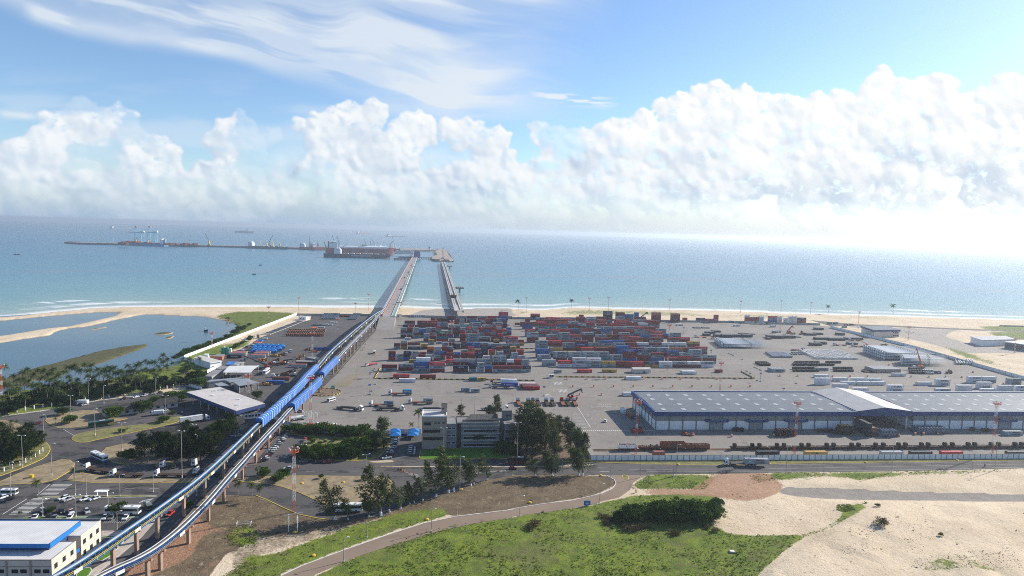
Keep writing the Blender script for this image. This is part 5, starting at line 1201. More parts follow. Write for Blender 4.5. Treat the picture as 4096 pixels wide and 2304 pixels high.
def text_mesh(word,width,mat,extr=.0,key=None):
 cu=bpy.data.curves.new('lettering','FONT'); cu.body=word; cu.align_x='CENTER'; cu.align_y='CENTER'; cu.resolution_u=2; cu.offset=.012; cu.size=1; cu.extrude=.01
 if word=='Safmarine': cu.shear=.35
 ob=bpy.data.objects.new('lettering',cu); COL.objects.link(ob); dg=bpy.context.evaluated_depsgraph_get(); me=bpy.data.meshes.new_from_object(ob.evaluated_get(dg)); bpy.data.objects.remove(ob); bpy.data.curves.remove(cu)
 xs=[v.co.x for v in me.vertices]; w=max(xs)-min(xs); s=width/w; 
 me.transform(Matrix.Scale(s,4)); me.transform(Matrix.Rotation(R(90),4,'X')); me.materials.clear(); me.materials.append(M(mat)); return me
TXT={}
def lettering(code,size):
 word,ink=CC[code][2],CC[code][3]
 k=(word,ink,size)
 if k in TXT: return TXT[k]
 L=12.19 if size==4 else 6.06; mat='ink_'+ink; out=[]
 if word in ('MAERSK','MAERSK SEALAND'):
  if word=='MAERSK': me=text_mesh('MAERSK',L*.54,mat); me.transform(Matrix.Translation((L*.60,-.035,1.35))); out.append(('lettering',me))
  else:
   me=text_mesh('MAERSK\nSEALAND',L*.42,mat); me.transform(Matrix.Translation((L*.62,-.035,1.33))); out.append(('lettering',me))
  s=MB(); r=.72 if size==4 else .6; s.mat(M('star_blue')).box((L*.20,-.02,1.33-r*.8),(r*1.6,.02,r*1.6)); s.mat(M('ink_white')); pts=[]
  for i in range(14): a=math.pi*i/7; q=r*.72 if i%2==0 else r*.30; pts.append((L*.20+q*math.sin(a),-.034,1.33+q*math.cos(a)))
  s.add(pts,[tuple(range(13,-1,-1))]); out.append(('star_emblem',s.mesh('star_emblem')))
 elif word=='HAMBURG SUD':
  me=text_mesh('HAMBURG',L*.34,mat); me.transform(Matrix.Translation((L*.36,-.035,1.3))); out.append(('lettering',me))
  me=text_mesh('SÜD',L*.13,mat); me.transform(Matrix.Translation((L*.80,-.035,1.3))); out.append(('lettering',me))
  f=MB(); x=L*.62; f.add([(x-.9,-.03,1.75),(x+.1,-.03,1.4),(x-.5,-.03,1.0),(x-.9,-.03,.85),(x-.15,-.03,1.33)],[(0,4,1),(1,4,2),(2,4,3)]); f.add([(x+.2,-.03,1.35),(x+.9,-.03,1.65),(x+.8,-.03,1.35),(x+.9,-.03,1.0)],[(0,2,1),(0,3,2)]); f.mats=[M(mat)]; out.append(('flag_emblem',f.mesh('flag_emblem')))
 else:
  w={'CMA CGM':.40,'Safmarine':.46,'MSC':.12,'login.':.44,'APL':.2,'MARUBA':.46,'FESCO':.62}[word]
  if word=='MSC':
   b=MB(); b.box((L*.5,-.025,.55),(1.35,.02,1.5)); b.mats=[M('ink_dark')]; out.append(('logo_panel',b.mesh('logo_panel')))
   me=text_mesh('MSC',1.1,'cream_wall'); me.transform(Matrix.Translation((L*.5,-.045,1.3))); out.append(('lettering',me))
  else:
   me=text_mesh(word,L*w,mat); me.transform(Matrix.Translation((L*.52,-.035,1.35))); out.append(('lettering',me))
  if word=='CMA CGM':
   f=MB(); f.add([(L*.45,-.03,1.75),(L*.6,-.03,1.95),(L*.68,-.03,1.72),(L*.6,-.03,1.85)],[(0,3,1),(1,3,2)]); f.mats=[M(mat)]; out.append(('swoosh',f.mesh('swoosh')))
  if word=='Safmarine':
   f=MB(); f.box((L*.19,-.025,1.0),(.75,.02,.75)); f.mats=[M('ink_white')]; out.append(('flag_emblem',f.mesh('flag_emblem')))
  if code=='G':
   f=MB(); f.add([(L*.74,-.03,.25),(L*.985,-.03,.25),(L*.985,-.03,2.2)],[(0,1,2)]); f.mats=[M('yellow_paint')]; out.append(('swoosh',f.mesh('swoosh')))
 TXT[k]=out; return out
BODY={}
CH=2.62
def body(code,size,fancy=True):
 k=(code,size)
 if k in BODY: return BODY[k]
 L=12.19 if size==4 else 6.06; W=2.44; m=MB().mat(cmat(code))
 if code=='T':
  m.tube([(.35,W/2,1.35),(L-.35,W/2,1.35)],1.12,12)
 else: m.box((L/2,W/2,.12),(L-.10,W-.10,CH-.20))
 if code=='e': m.mat(M('cont_roof_red')).box((L/2,W/2,CH-.08),(L-.02,W-.02,.09))
 m.mat(cmat(code))
 for y in (.07,W-.07):
  for z in (.07,CH-.07): m.bar((0,y,z),(L,y,z),.13)
  for x in (.08,L-.08): m.bar((x,y,.135),(x,y,CH-.135),.15,.13)
 for x in (.08,L-.08):
  for z in (.07,CH-.07): m.bar((x,.135,z),(x,W-.135,z),.13)
 d=MB().mat(M('cont_edge'))
 for y in (.5,.95,1.5,1.95): d.bar((L+.0,y,.2),(L+.0,y,CH-.2),.045)
 d.bar((L-.0,W/2,.2),(L-.0,W/2,CH-.2),.05)
 BODY[k]=(m.mesh('container'),d.mesh('door_gear')); return BODY[k]
CONT=[]   # (distance, base point, yaw, code, size, label, group)
def put(P,rz,code,size,label,group=None):
 CONT.append([math.hypot(P.x,P.y),P.copy(),rz,code,size,label,group])
LEFT="""K1 105 1028 4 rM|375 1016 4 Mr|625 1032 4 bSM|875 1040 4 HMr|1255 1040 4 nr|1510 1042 2 nkM|1640 1045 2 MMM|1762 1045 2 br|1890 1045 4 rM|2138 1045 4 rM|2380 1045 2 nM
660 905 4 wg|545 905 4 y|1140 940 2 HM|1258 930 2 gr|1378 930 4 gr|1635 930 2 gg|1755 930 2 MM|1870 930 2 MMr|1990 930 2 MMr|2105 935 2 wr|2225 935 2 Rr|2345 935 2 MM
215 850 2 rnR|340 850 2 MM|450 850 2 nkb|562 850 2 MgM|680 850 2 rR|795 860 2 gr|910 860 2 Mr|1020 865 2 SHM|1145 868 2 rHR|1260 868 2 Srr|1380 868 2 rrR|1492 866 2 HrR|1610 866 2 nnn|1730 872 2 Lr|1840 868 2 rk|1957 858 2 MMr|2070 856 2 nr|2190 866 2 MMM|2302 868 2 MM
490 765 2 r|600 765 2 g|712 770 2 r|820 772 2 orM|935 772 2 gMA|1042 770 2 rrr|1150 772 2 Mrr|1380 775 2 MM|1490 775 2 Hyr|1600 770 2 rr|1710 775 2 nnr|1830 772 2 Hy|1930 770 2 ryy|2045 768 2 nr|2155 766 2 yrr|2262 768 2 RR
305 665 2 rM|415 668 2 gry|525 675 4 n|742 675 2 yk|1080 650 2 MM|1172 655 2 rk|1272 672 2 nn|1380 665 2 nr|1480 655 4 Ab|1680 650 4 Mr|1815 668 4 Mn|2020 668 2 Mk|2125 660 2 Mr|2225 660 2 Mr|2300 615 2 y
525 605 4 u|855 600 2 yM|980 590 2 M|1390 595 4 r|1590 600 4 M|1905 595 2 yk
480 525 2 L|780 545 2 MMr|872 540 2 rk|980 545 4 GrtR|1175 545 2 M|1365 545 2 rrr|1470 547 4 MMM|1665 545 4 Mr|1850 548 2 rk|1950 546 2 Rrr|2050 545 2 MM|2105 590 4 HMH|2305 565 2 R
410 485 2 Mrgk|505 485 2 rkMr|600 485 2 MgrM|697 485 2 bkM|790 485 2 MMHr|885 480 2 MrgM|1170 480 2 rMHb|1262 485 2 rkn|1360 480 2 MHRr|1452 475 2 HMRr|1548 470 2 MgRr|1640 475 2 RrMM|1735 478 2 rbRr|1830 475 2 rHMr|1922 470 2 gRrb|2015 468 2 RMr|2108 450 2 bk
420 420 4 r|700 420 4 bM|980 415 2 RMr|1245 410 4 Mrr|1360 415 2 Mr|1725 410 4 Mrr|1948 420 2 rMr|2110 400 2 br
445 315 2 n|540 318 2 H|640 318 4 r|730 315 2 rr|815 322 4 rr|912 318 2 rr|1000 345 4 MMr|1185 350 4 Mr|1355 348 4 GM|1535 350 4 MMr|1720 350 4 Mr|1890 348 4 MHr|2050 335 2 kk
475 285 4 rM|680 285 4 rb|840 285 4 Rr|1090 290 2 k|1270 290 2 rrr|1358 290 2 MML|1520 285 4 bM|1700 285 2 gr|1780 285 2 Rrr|1868 285 2 nnr|1955 285 2 MMr|2035 285 2 Arr
895 240 2 rM|985 240 4 rr|1100 245 4 kr|1150 238 4 rkb|1315 240 4 Mrr|1482 240 4 rMr|1650 240 4 MHr|1812 238 4 Rrr|1975 238 4 brr|1990 205 4 HHMb"""
RIGHT="""K2 515 942 4 gM|770 956 4 HW|1005 958 4 WMW|1240 962 4 WMM|1475 963 4 yD|1705 963 4 rr|1935 966 4 HH|2165 966 4 ny|2395 966 4 Wm|K3 530 967 4 Mr|760 967 4 cr|980 966 4 MW
K2 440 857 4 MM|700 852 4 MMr|935 856 4 MDu|1165 855 4 MMM|1380 855 4 MMt|1605 858 4 MM|1815 860 4 Srrb|2050 862 4 nMrr|2270 862 4 rMb|K3 410 872 4 bnHr|625 870 4 MRr|800 868 4 MMMr|1015 906 4 MrM
K2 415 802 4 bbr|640 790 4 yMr|845 795 4 yr|1145 780 4 RMr|1375 780 4 rrM|1500 775 4 rrr|1710 795 4 bbbr|1935 778 4 rMr|2150 775 4 Mnr|2352 780 4 MMr|K3 465 785 4 oMr|665 780 4 rnr|885 765 4 HMr
K2 408 705 4 MMDS|632 708 4 HrMb|845 700 4 DMr|1025 705 4 rSRr|1235 700 4 DyR|1440 702 4 bMyr|1640 700 4 MMr|1845 695 4 rRr|2035 690 4 wSr|2240 690 4 rMr|K3 350 690 4 wMr|555 690 4 wMr|770 672 4 yrb
K2 600 615 4 Hr|840 612 4 rR|1050 618 4 rr|1440 612 4 rMr|1650 610 4 br|1810 612 4 rH|2050 610 2 ryy|2250 608 4 rMr|K3 445 605 4 rMr|595 600 4 Hrb
K2 270 562 4 MLru|585 560 4 MHR|780 562 4 MMMr|965 560 4 HMr|1160 562 4 Mrru|1370 560 4 MRM|1560 560 4 rrr|1740 562 4 MHMr|1915 590 4 HHH|2095 560 4 brr|2290 558 4 HMr|K3 480 562 4 MMHr
K2 240 465 4 HMM|450 462 4 MRM|625 465 4 HMr|790 462 4 RRr|955 462 4 brM|1130 460 4 RMr|1290 458 2 rMr|1365 460 4 MRr|1465 462 4 MbMr|1655 460 4 MrRr|1825 458 4 MHrM|1985 458 4 HMgr|2170 456 4 rHMr|2345 454 4 MMr|K3 190 500 4 HMr|365 500 4 br
K2 200 345 4 rbb|410 372 4 HrMr|575 375 4 RMr|760 378 4 obMr|935 372 4 MrrM|1060 370 4 Lrr|1195 368 4 HRMr|1400 365 4 rMr|1600 362 4 RRr|1725 360 4 HHrM|1900 355 4 rRr|2060 352 4 wMr|2245 350 4 rrMr
K2 165 302 4 rH|360 302 4 rr|545 300 4 rrr|710 300 4 rHr|880 300 4 HrM|1060 300 4 rrMr|1215 322 4 MMMr|1395 300 4 HRr|1565 322 2 nRk|1680 300 4 RHr|1890 298 2 rr|1990 302 4 MrM|2145 302 4 Rrr|2250 332 4 rrr
K2 80 282 2 r|245 252 2 rk|415 262 4 MRr|580 258 4 HHr|745 255 4 rR|830 258 4 RM|1060 248 4 rrM|1230 248 4 Lrr|1390 246 4 rGr|1700 248 4 MMr|1875 252 2 Rr|2035 250 4 rMr
K2 330 198 4 HkM|500 232 4 Hr|650 228 4 RH|1110 215 2 rrr|1500 226 4 nkrn|1500 205 4 nnkr|1500 185 4 nkkn|1700 205 4 rnbr|1840 205 4 bbk|2000 208 2 bbbr|2280 244 4 rrrr|2280 225 4 rrur|2280 205 4 rrrr|120 188 2 g|K3 495 242 4 rrnr|495 222 4 rrrr|690 230 2 RR|905 232 4 nn|1050 246 4 HM|1185 246 2 RRMr|1690 252 2 wRRw|1760 252 2 RRw|1835 250 4 ruw|1925 266 2 TTTT|2065 266 4 HMbb|2215 262 2 TTTT|2310 260 2 TTT|2370 262 2 TTTT|2445 262 2 TTTT|2535 258 4 nrr"""
TAKEN=[]
def free(u,v,L):
 return all(u+L<=a-.12 or u>=b+.12 or v+2.44<=c-.15 or v>=d+.15 for a,b,c,d in TAKEN)
def block(txt,side):
 st=[]
 tagn='K1'
 for row in txt.split('\n'):
  for it in row.split('|'):
   f=it.split()
   if f[0] in TAG: tagn=f[0]; f=f[1:]
   x,y,size,s=float(f[0]),float(f[1]),int(f[2]),f[3]; u,v=toyard(G(tagn,x,y)); L=12.19 if size==4 else 6.06
   ok=False
   for dv in (0,.5,1,1.6,2.3,3,-.6,-1.2,3.8,4.6):
    for du in (0,.4,-.4,.9,-.9,1.6,-1.6):
     if free(u+du,v+dv,L): u+=du;v+=dv;ok=True;break
    if ok: break
   if not ok: continue
   TAKEN.append((u,u+L,v,v+2.44)); st.append([u,v,size,s])
 st.sort(key=lambda q:q[1]); rows=[]
 for q in st:
  if rows and q[1]-rows[-1][0][1]<4.2: rows[-1].append(q)
  else: rows.append([q])
 for i,r in enumerate(rows):
  r.sort(key=lambda q:q[0])
  for j,(u,v,size,s) in enumerate(r):
   n=len(s)
   for k,c in enumerate(s):
    tier=n-1-k; pos='single' if n==1 else 'top' if k==0 else 'bottom' if tier==0 else 'middle' if n==3 else ('third' if tier==2 else 'second')+' up'
    P=fromyard(u,v,.075+tier*CH); col=CC[c][0]; mk=' lettered' if CC[c][2] else ''
    lab=f"{col}{mk} container, {pos} of {ordinal(j+1)} stack from left, {ordinal(i+1)} row, {side} block" if n>1 else f"{col}{mk} container standing {ordinal(j+1)} from left, {ordinal(i+1)} row, {side} block"
    put(P,YARD,c,size,lab,f'containers stacked in the {side} block')
block(LEFT,'left'); block(RIGHT,'right')
def loose(tagn,x,y,size,s,label,group=None,rz=YARD,dv=0.0):
 P=G(tagn,x,y)+YV*dv; n=len(s)
 for k,c in enumerate(s):
  q=P.copy(); q.z=.075+(n-1-k)*CH; put(q,rz,c,size,(label if n==1 else ('upper ' if k==0 else 'lower ' if k==n-1 else 'middle ')+label),group)
loose('K1',293,1132,4,'H','red container with white lettering alone behind the barrier row')
loose('K1',720,1142,4,'r','plain maroon container alone behind the barrier row')
loose('K1',1515,1186,2,'t','short teal container against the barrier row')
loose('K1',1655,1186,2,'y','short ochre container beside the teal one')
loose('K1',1385,1358,2,'M','short grey container, left one of two on the open yard')
loose('K1',1545,1372,2,'M','short grey container, right one of two on the open yard')
loose('K1',385,1208,4,'w','long white container in front of the barrier row')
loose('K2',210,1328,4,'R','red container nearest of the four lying side by side'); loose('K2',205,1328,4,'t','teal container second of the four lying side by side',dv=3.0); loose('K2',190,1328,4,'R','red container third of the four lying side by side',dv=6.2); loose('K2',175,1328,4,'w','white container farthest of the four lying side by side',dv=9.6)
loose('K2',712,1057,2,'M','short grey container alone before the right block')
loose('K2',1085,1052,4,'H','red lettered container alone before the right block')
loose('K2',1488,1047,4,'y','ochre container alone before the right block')
loose('K2',1872,1166,4,'w','long white container across the right barrier row')
loose('K2',1825,1428,4,'w','long white container behind the warehouse corner')
loose('K3',685,1078,4,'w','front white container of a pair before the right block'); loose('K3',672,1078,4,'w','rear white container of a pair before the right block',dv=2.9)
loose('K3',1217,1052,2,'r','short maroon container by the thin light tower')
g='white refrigerated containers behind the warehouse'
for x,y,s,l in ((655,674,'ww','white container left of the lone white one, warehouse edge'),(862,680,'w','lone low white container close to the warehouse roof edge'),(1210,685,'mm','white lettered container of the tallest near pair'),(1690,684,'m','single white lettered container near the warehouse roof'),(1905,685,'ww','plain white container right of the single lettered one'),(2148,688,'w','low white container between taller pairs'),(2322,686,'ww','plain white container near the right frame edge'),(2492,688,'mm','white lettered container at the right frame edge'),
 (480,612,'ww','white container of the leftmost tall pair'),(740,612,'w','white container second from the leftmost tall pair'),(900,615,'w','white container mid row behind the near ones'),(1038,616,'w','white container ending the middle row'),(840,577,'w','white container farther back left of centre'),(472,542,'w','white container alone behind the leftmost pair'),(660,575,'w','white container partly behind the leftmost pair'),(1000,580,'w','white container partly behind the middle row'),(1255,527,'w','white container farthest back near the wood stack'),(1508,619,'w','white container standing alone right of centre'),(1690,622,'mm','white lettered container of the right of centre pair'),(2015,592,'mm','white lettered container of the far right pair'),(2158,594,'wM','white container touching the far right pair'),(2110,652,'wm','white container of the close right pair'),(2410,612,'DM','white lettered container at the far right back')):
 loose('B3',x,y,4,s,l,g)
for k in range(3): loose('K3',2120,1042,4,'M','grey container, %s of three side by side with pale tops'%('nearest','middle','farthest')[k],None,dv=k*2.7)
loose('B3',475,472,4,'M','grey container between the dark coil rows')
RV=YARD+R(90)
loose('W2',330,985,4,'kkk','black container left column before the open bay',None,RV); loose('W2',395,985,2,'uk','container right column before the open bay',None,RV); loose('W2',208,870,2,'e','cream container leaning above the black ones',None,RV)
for x,c,l in ((378,'y','ochre container behind the white wall'),(1145,'g','plain grey container behind the white wall'),(1440,'k','black container behind the white wall'),(1750,'R','red container behind the white wall'),(2415,'k','black container behind the white wall at right')): loose('C3',x,250,4,c,l)
loose('C2',1425,250,2,'u','rusty container behind the white wall'); loose('C2',2468,248,4,'k','dark container behind the white wall near the truck')
loose('C3',2380,38,4,'D','grey container beside the warehouse front at right')
loose('B2',1150,905,2,'w','white ribbed container beside the warehouse end',None,RV); loose('B2',1235,962,4,'u','brown container in the warehouse shadow',None,RV)
for x,y,l in ((905,742,'front red roofed container left of the blue tents'),(925,716,'rear red roofed container left of the blue tents'),(1265,738,'middle red roofed container below the blue tents'),(1300,712,'rear red roofed container below the blue tents'),(1215,772,'front red roofed container below the blue tents')): loose('L1',x,y,4,'e',l)
loose('L1',832,776,4,'K','black lettered container beside the brick shed'); loose('L1',1868,926,4,'e','red roofed container beside the conveyor sheds')
loose('L1',2385,650,4,'b','blue container under the left conveyor'); loose('L1',2230,648,4,'b','blue container left of the conveyor legs'); loose('L1',1470,1195,4,'b','blue skip below the white bus'); loose('L1',1560,1140,4,'u','rust coloured skip below the conveyor shed')
for x,y,c,l in ((600,1150,'t','small teal container by the far wall end'),(665,1150,'G','green container by the far wall end'),(750,1188,'M','grey container inside the slanting wall')): loose('A3',x,y,2,c,l)
def build_containers():
 CONT.sort(key=lambda c:c[0])
 used={}
 for d,P,rz,code,size,label,group in CONT[:300]:
  used[label]=used.get(label,0)+1
  me,dg=body(code,size); o=link('shipping_container',me,None,P,rz); tag(o,label,'container',group)
  link('door_gear',dg,o)
  if CC[code][2]:
   for n,lm in lettering(code,size): link(n,lm,o)
 far=MB()
 for d,P,rz,code,size,label,group in CONT[300:]:
  T=Matrix.Translation(P)@Matrix.Rotation(rz,4,'Z')
  parts=[body(code,size)[0]]+([m for n,m in lettering(code,size)] if CC[code][2] else [])
  for me in parts:
   o=len(far.v); far.v.extend([tuple(T@v.co) for v in me.vertices])
   for p in me.polygons: far.f.append(tuple(i+o for i in p.vertices)); mm=me.materials[p.material_index]; far.mat(mm); far.m.append(far.cm)
 if far.f: tag(far.build('container_stacks'),'far rows of stacked red, grey and blue containers','containers',kind='stuff')
# ---------------------------------------------------------------- vehicles (front towards +x)
for n,c in (('white',(.72,.72,.71)),('silver',(.42,.43,.44)),('black',(.016,.017,.019)),('red',(.42,.025,.02)),('grey',(.14,.145,.15)),('blue',(.05,.11,.22)),('green',(.012,.07,.035)),('wine',(.16,.02,.02)),('orange',(.55,.16,.03)),('yellow',(.6,.38,.03))): pmat('paint_'+n,c,.28,.5,var=.04)
pmat('light_lens',(.75,.75,.72),.2,.5); pmat('light_red',(.35,.02,.02),.3,.5); pmat('hub',(.35,.35,.36),.4,.5,.4)
WHEEL={}
def wheels(t,xs,w,r,tw=.26):
 k=(round(r,2),round(tw,2))
 if k not in WHEEL:
  m=MB(); m.tube([(0,-tw/2,0),(0,tw/2,0)],r,14); h=MB(); h.tube([(0,-tw/2-.01,0),(0,tw/2+.01,0)],r*.5,10); m.mats=[M('rubber')];m.m=[0]*len(m.f);h.mats=[M('hub')];h.m=[0]*len(h.f); WHEEL[k]=(m.mesh('wheel'),h.mesh('rim'))
 for x in xs:
  for s in (-1,1):
   o=link('wheel',WHEEL[k][0],t); o.location=(x,s*(w/2-tw/2),r); link('rim',WHEEL[k][1],o)
def car(colour,kind='hatch'):
 t=thing('parked_car','x','car'); p=M('paint_'+colour); L=4.1 if kind!='pickup' else 5.1; W=1.72
 m=MB(); z0=.28
 m.hexa([(-L/2,-W/2,z0),(L/2-.1,-W/2,z0),(L/2-.1,W/2,z0),(-L/2,W/2,z0),(-L/2+.08,-W/2+.04,.86),(L/2-.25,-W/2+.08,.74),(L/2-.25,W/2-.08,.74),(-L/2+.08,W/2-.04,.86)])
 m.hexa([(-L/2+.08,-W/2+.05,.84),(L/2-1.25,-W/2+.05,.80),(L/2-1.25,W/2-.05,.80),(-L/2+.08,W/2-.05,.84),(-L/2+.15,-W/2+.1,.96),(L/2-1.4,-W/2+.1,.95),(L/2-1.4,W/2-.1,.95),(-L/2+.15,W/2-.1,.96)])
 m.build('body',p,t)
 c0,c1=(-L/2+.25,L/2-1.15) if kind=='hatch' else ((-L/2+.7,L/2-1.2) if kind=='sedan' else (-.35,L/2-1.3))
 g=MB(); g.hexa([(c0,-W/2+.10,.94),(c1,-W/2+.10,.90),(c1,W/2-.10,.90),(c0,W/2-.10,.94),(c0+.35,-W/2+.26,1.42),(c1-.75,-W/2+.26,1.42),(c1-.75,W/2-.26,1.42),(c0+.35,W/2-.26,1.42)]); g.build('windows',M('glass_dark'),t)
 r=MB(); r.hexa([(c0+.33,-W/2+.25,1.415),(c1-.78,-W/2+.25,1.415),(c1-.78,W/2-.25,1.415),(c0+.33,W/2-.25,1.415),(c0+.45,-W/2+.32,1.48),(c1-.92,-W/2+.32,1.48),(c1-.92,W/2-.32,1.48),(c0+.45,W/2-.32,1.48)]); r.build('roof',p,t)
 if kind=='pickup': b=MB(); b.box((-1.5,0,.87),(1.9,1.5,.12)); b.build('load_bed',M('rust'),t)
 for s in (-1,1):
  h=MB(); h.box((L/2-.19,s*(W/2-.3),.58),(.16,.34,.14)); h.build('headlight',M('light_lens'),t); h=MB(); h.box((-L/2+.02,s*(W/2-.2),.66),(.08,.22,.16)); h.build('tail_light',M('light_red'),t)
 wheels(t,(-L/2+.8,L/2-.85),W+.04,.31,.2); return t
CARP={}
def yawto(a,b): return math.atan2(b.y-a.y,b.x-a.x)
ADJ={'white':'white','silver':'silver','black':'black','red':'red','grey':'dark grey','blue':'blue','wine':'dark red'}
def place_car(tagn,x,y,head,colour,where,kind='hatch',group=None,name=None,P=None):
 """head = (dx,dy) in crop units giving the way it faces"""
 P=P or G(tagn,x,y); P.z=.12; a=G(tagn,x-head[0],y-head[1]);b=G(tagn,x+head[0],y+head[1]); rz=yawto(a,b)
 k=(colour,kind); lab=f"{ADJ[colour]} {'pickup' if kind=='pickup' else 'car'} {where}"
 if k not in CARP:
  CARP[k]=car(colour,kind); o=CARP[k]; o.location=P; o.rotation_euler=(0,0,rz); o['label']=lab
 else: o=dup(CARP[k],P,rz,lab)
 if group: o['group']=group
 elif 'group' in o: del o['group']
 return o
gp1='cars in the car park by the low office'
for x,y,c,k,w in ((20,672,'white','hatch','cut by the left frame edge beside the median'),(85,690,'black','sedan','behind the white van at the left edge'),(640,676,'white','hatch','left of four by the grass median'),(690,690,'silver','sedan','second of four by the grass median'),(855,686,'white','hatch','third of four by the grass median'),(950,682,'white','sedan','right of four by the grass median')): place_car('C0',x,y,(-30,9),c,w,k,gp1)
for x,y,c,k,w in ((430,805,'silver','hatch','beside the round bush in the middle row'),(620,812,'black','hatch','in the dark gap of the middle row'),(715,812,'white','pickup','with open load bed in the middle row'),(875,810,'silver','hatch','with people beside it in the middle row')): place_car('C0',x,y,(12,16),c,w,k,gp1)
for x,y,c,k,w in ((350,872,'white','sedan','leftmost of the row behind the blue edged roof'),(485,870,'black','hatch','second in the row behind the blue edged roof'),(545,880,'grey','hatch','third in the row behind the blue edged roof'),(700,872,'white','hatch','fourth in the row behind the blue edged roof'),(1055,872,'white','hatch','fifth in the row behind the blue edged roof'),(1120,872,'grey','hatch','sixth in the row behind the blue edged roof'),(1262,874,'white','sedan','rightmost of the row near the conveyor')): place_car('C0',x,y,(-18,22),c,w,k,gp1)
place_car('C0',1712,835,(-16,12),'red','parked under the raised conveyor')
place_car('B0',375,1008,(-20,3),'wine','driving on the left avenue bend')
for x,y,c,w in ((1245,760,'black','alone along the palm park fence'),(1365,742,'white','first of four along the park fence'),(1455,725,'silver','second of four along the park fence'),(1525,711,'grey','third of four along the park fence'),(1605,700,'black','last of four along the park fence'),(855,820,'silver','beside the white tanker by the palms'),(1655,880,'silver','parked behind the small box truck'),(2320,1155,'blue','left of two by the dark trees and conveyor'),(2395,1135,'silver','right of two by the dark trees and conveyor')): place_car('B0',x,y,(-20,4),c,w,'sedan' if x%2 else 'hatch')
gp2='cars in the slanting row beside the conveyor'
cols=['blue','grey','white','black','silver','grey','white','white','silver','black','wine','white','black']
a,b=(1785,985),(1420,1392)
for i,c in enumerate(cols):
 k=i/(len(cols)-1); place_car('L2',a[0]+(b[0]-a[0])*k,a[1]+(b[1]-a[1])*k,(-20,4),c,f'{ordinal(i+1)} from the far end of the slanting conveyor row','hatch' if i%3 else 'sedan',gp2)
for x,y,c,w in ((2110,1050,'red','farthest under the grove trees'),(2085,1085,'grey','second under the grove trees'),(2060,1155,'white','third under the grove trees'),(1985,1150,'black','shaded under the grove trees'),(1815,1330,'silver','half hidden by the grove near the tower')): place_car('L2',x,y,(16,-8),c,w)
gp3='cars beside the office block'
for i,(x,y,c) in enumerate(((1405,1135,'white'),(1400,1165,'white'),(1393,1192,'grey'),(1388,1215,'blue'),(1375,1255,'silver'),(1360,1275,'blue'),(1350,1300,'silver'),(1335,1322,'black'))): place_car('B1',x,y,(-18,1),c,f'{ordinal(i+1)} from the car ports, left office row','hatch',gp3)
place_car('B1',1315,1355,(-18,3),'white','at the near end of the left office row','pickup',gp3)
for i,(x,y,c) in enumerate(((1570,1255,'blue'),(1568,1275,'silver'),(1566,1295,'blue'),(1562,1315,'grey'))): place_car('B1',x,y,(18,1),c,f'{ordinal(i+1)} of four by the office tower','hatch',gp3)
for i,(x,y) in enumerate(((1410,1118),(1580,1118),(1560,1135))): place_car('B1',x,y,(18,1),('silver','blue','grey')[i],('under the left blue car ports','under the rear right blue car port','under the front right blue car port')[i],'hatch',gp3)
place_car('C1',320,378,(-20,1),'silver','driving on the avenue by the lattice tower'); place_car('C1',720,312,(-20,1),'wine','parked last under the grove by the avenue','sedan'); place_car('C1',640,312,(-20,1),'black','shaded beside the dark red one by the avenue'); place_car('C1',480,308,(-20,1),'grey','shaded behind the lattice tower')
place_car('B2',940,985,(10,-14),'white','driving alone on the marked yard lanes'); place_car('O1',1395,1008,(20,-1),'wine','driving on the avenue past the dark bus','sedan'); place_car('B1',440,888,(-20,-1),'silver','near the white pipe gantry')
for x,y,w in ((2225,1150,'first'),(2120,1170,'second')): place_car('B0',x,y,(-20,4),'black',f'{w} in deep shade of the dark trees')
def bus(body,band,lower,label,P,rz,L=12.2,H=3.2,W=2.5,kind='bus',stripe=None):
 t=thing('minibus' if L<8 else 'bus',label,kind,P,rz)
 m=MB(); m.box((0,0,.35),(L,W,H-.35),0,(.992,.97)); m.build('body',M(body),t)
 if lower: m=MB(); m.box((0,0,.38),(L+.03,W+.03,.75)); m.build('lower_panel',M(lower),t)
 g=MB(); g.box((0,0,H*.48),(L*.94,W+.02,H*.30)); g.build('side_windows',M('glass_dark' if not band else band),t)
 g=MB(); g.box((L/2-.04,0,H*.38),(.14,W*.90,H*.48)); g.build('windscreen',M('glass_dark'),t)
 g=MB(); g.box((-L/2+.06,0,H*.55),(.14,W*.8,H*.25)); g.build('rear_window',M('glass_dark'),t)
 r=MB(); r.box((-.5,0,H-.01),(L*.22,W*.6,.22)); r.build('roof_unit',M('paint_silver'),t); r=MB(); r.box((L*.28,0,H-.01),(.8,.8,.1)); r.build('roof_hatch',M('paint_grey'),t)
 if stripe: 
  for s in (-1,1): q=MB(); q.add([(-L/2+.2,s*(W/2+.025),.5),(-L/2+2.6,s*(W/2+.025),.5),(-L/2+3.4,s*(W/2+.025),1.4),(-L/2+.2,s*(W/2+.025),2.2)],[(0,1,2,3) if s<0 else (3,2,1,0)]); q.build('stripe',M(stripe),t)
 wheels(t,(L*.30,-L*.27) if L>8 else (L*.3,-L*.3),W+.03,.48 if L>8 else .36,.28); return t
def gpz(tagn,x,y,z=.1): p=G(tagn,x,y); p.z=z; return p
bus('paint_white',None,'paint_blue','white and blue bus turning beside the dry island',gpz('B0',1000,1368),yawto(G('B0',1065,1395),G('B0',935,1340)))
bus('paint_green',None,None,'dark green bus with yellow tail swoosh on the access road',gpz('B0',1020,1030),yawto(G('B0',1150,1010),G('B0',885,1045)),stripe='paint_yellow')
bus('paint_white',None,None,'white bus with black windows in the car park',gpz('C0',1235,826),yawto(G('C0',1060,826),G('C0',1400,826)),13)
bus('paint_white',None,None,'white bus half hidden by the leaning casuarinas',gpz('C1',915,798),yawto(G('C1',830,800),G('C1',1005,795)))
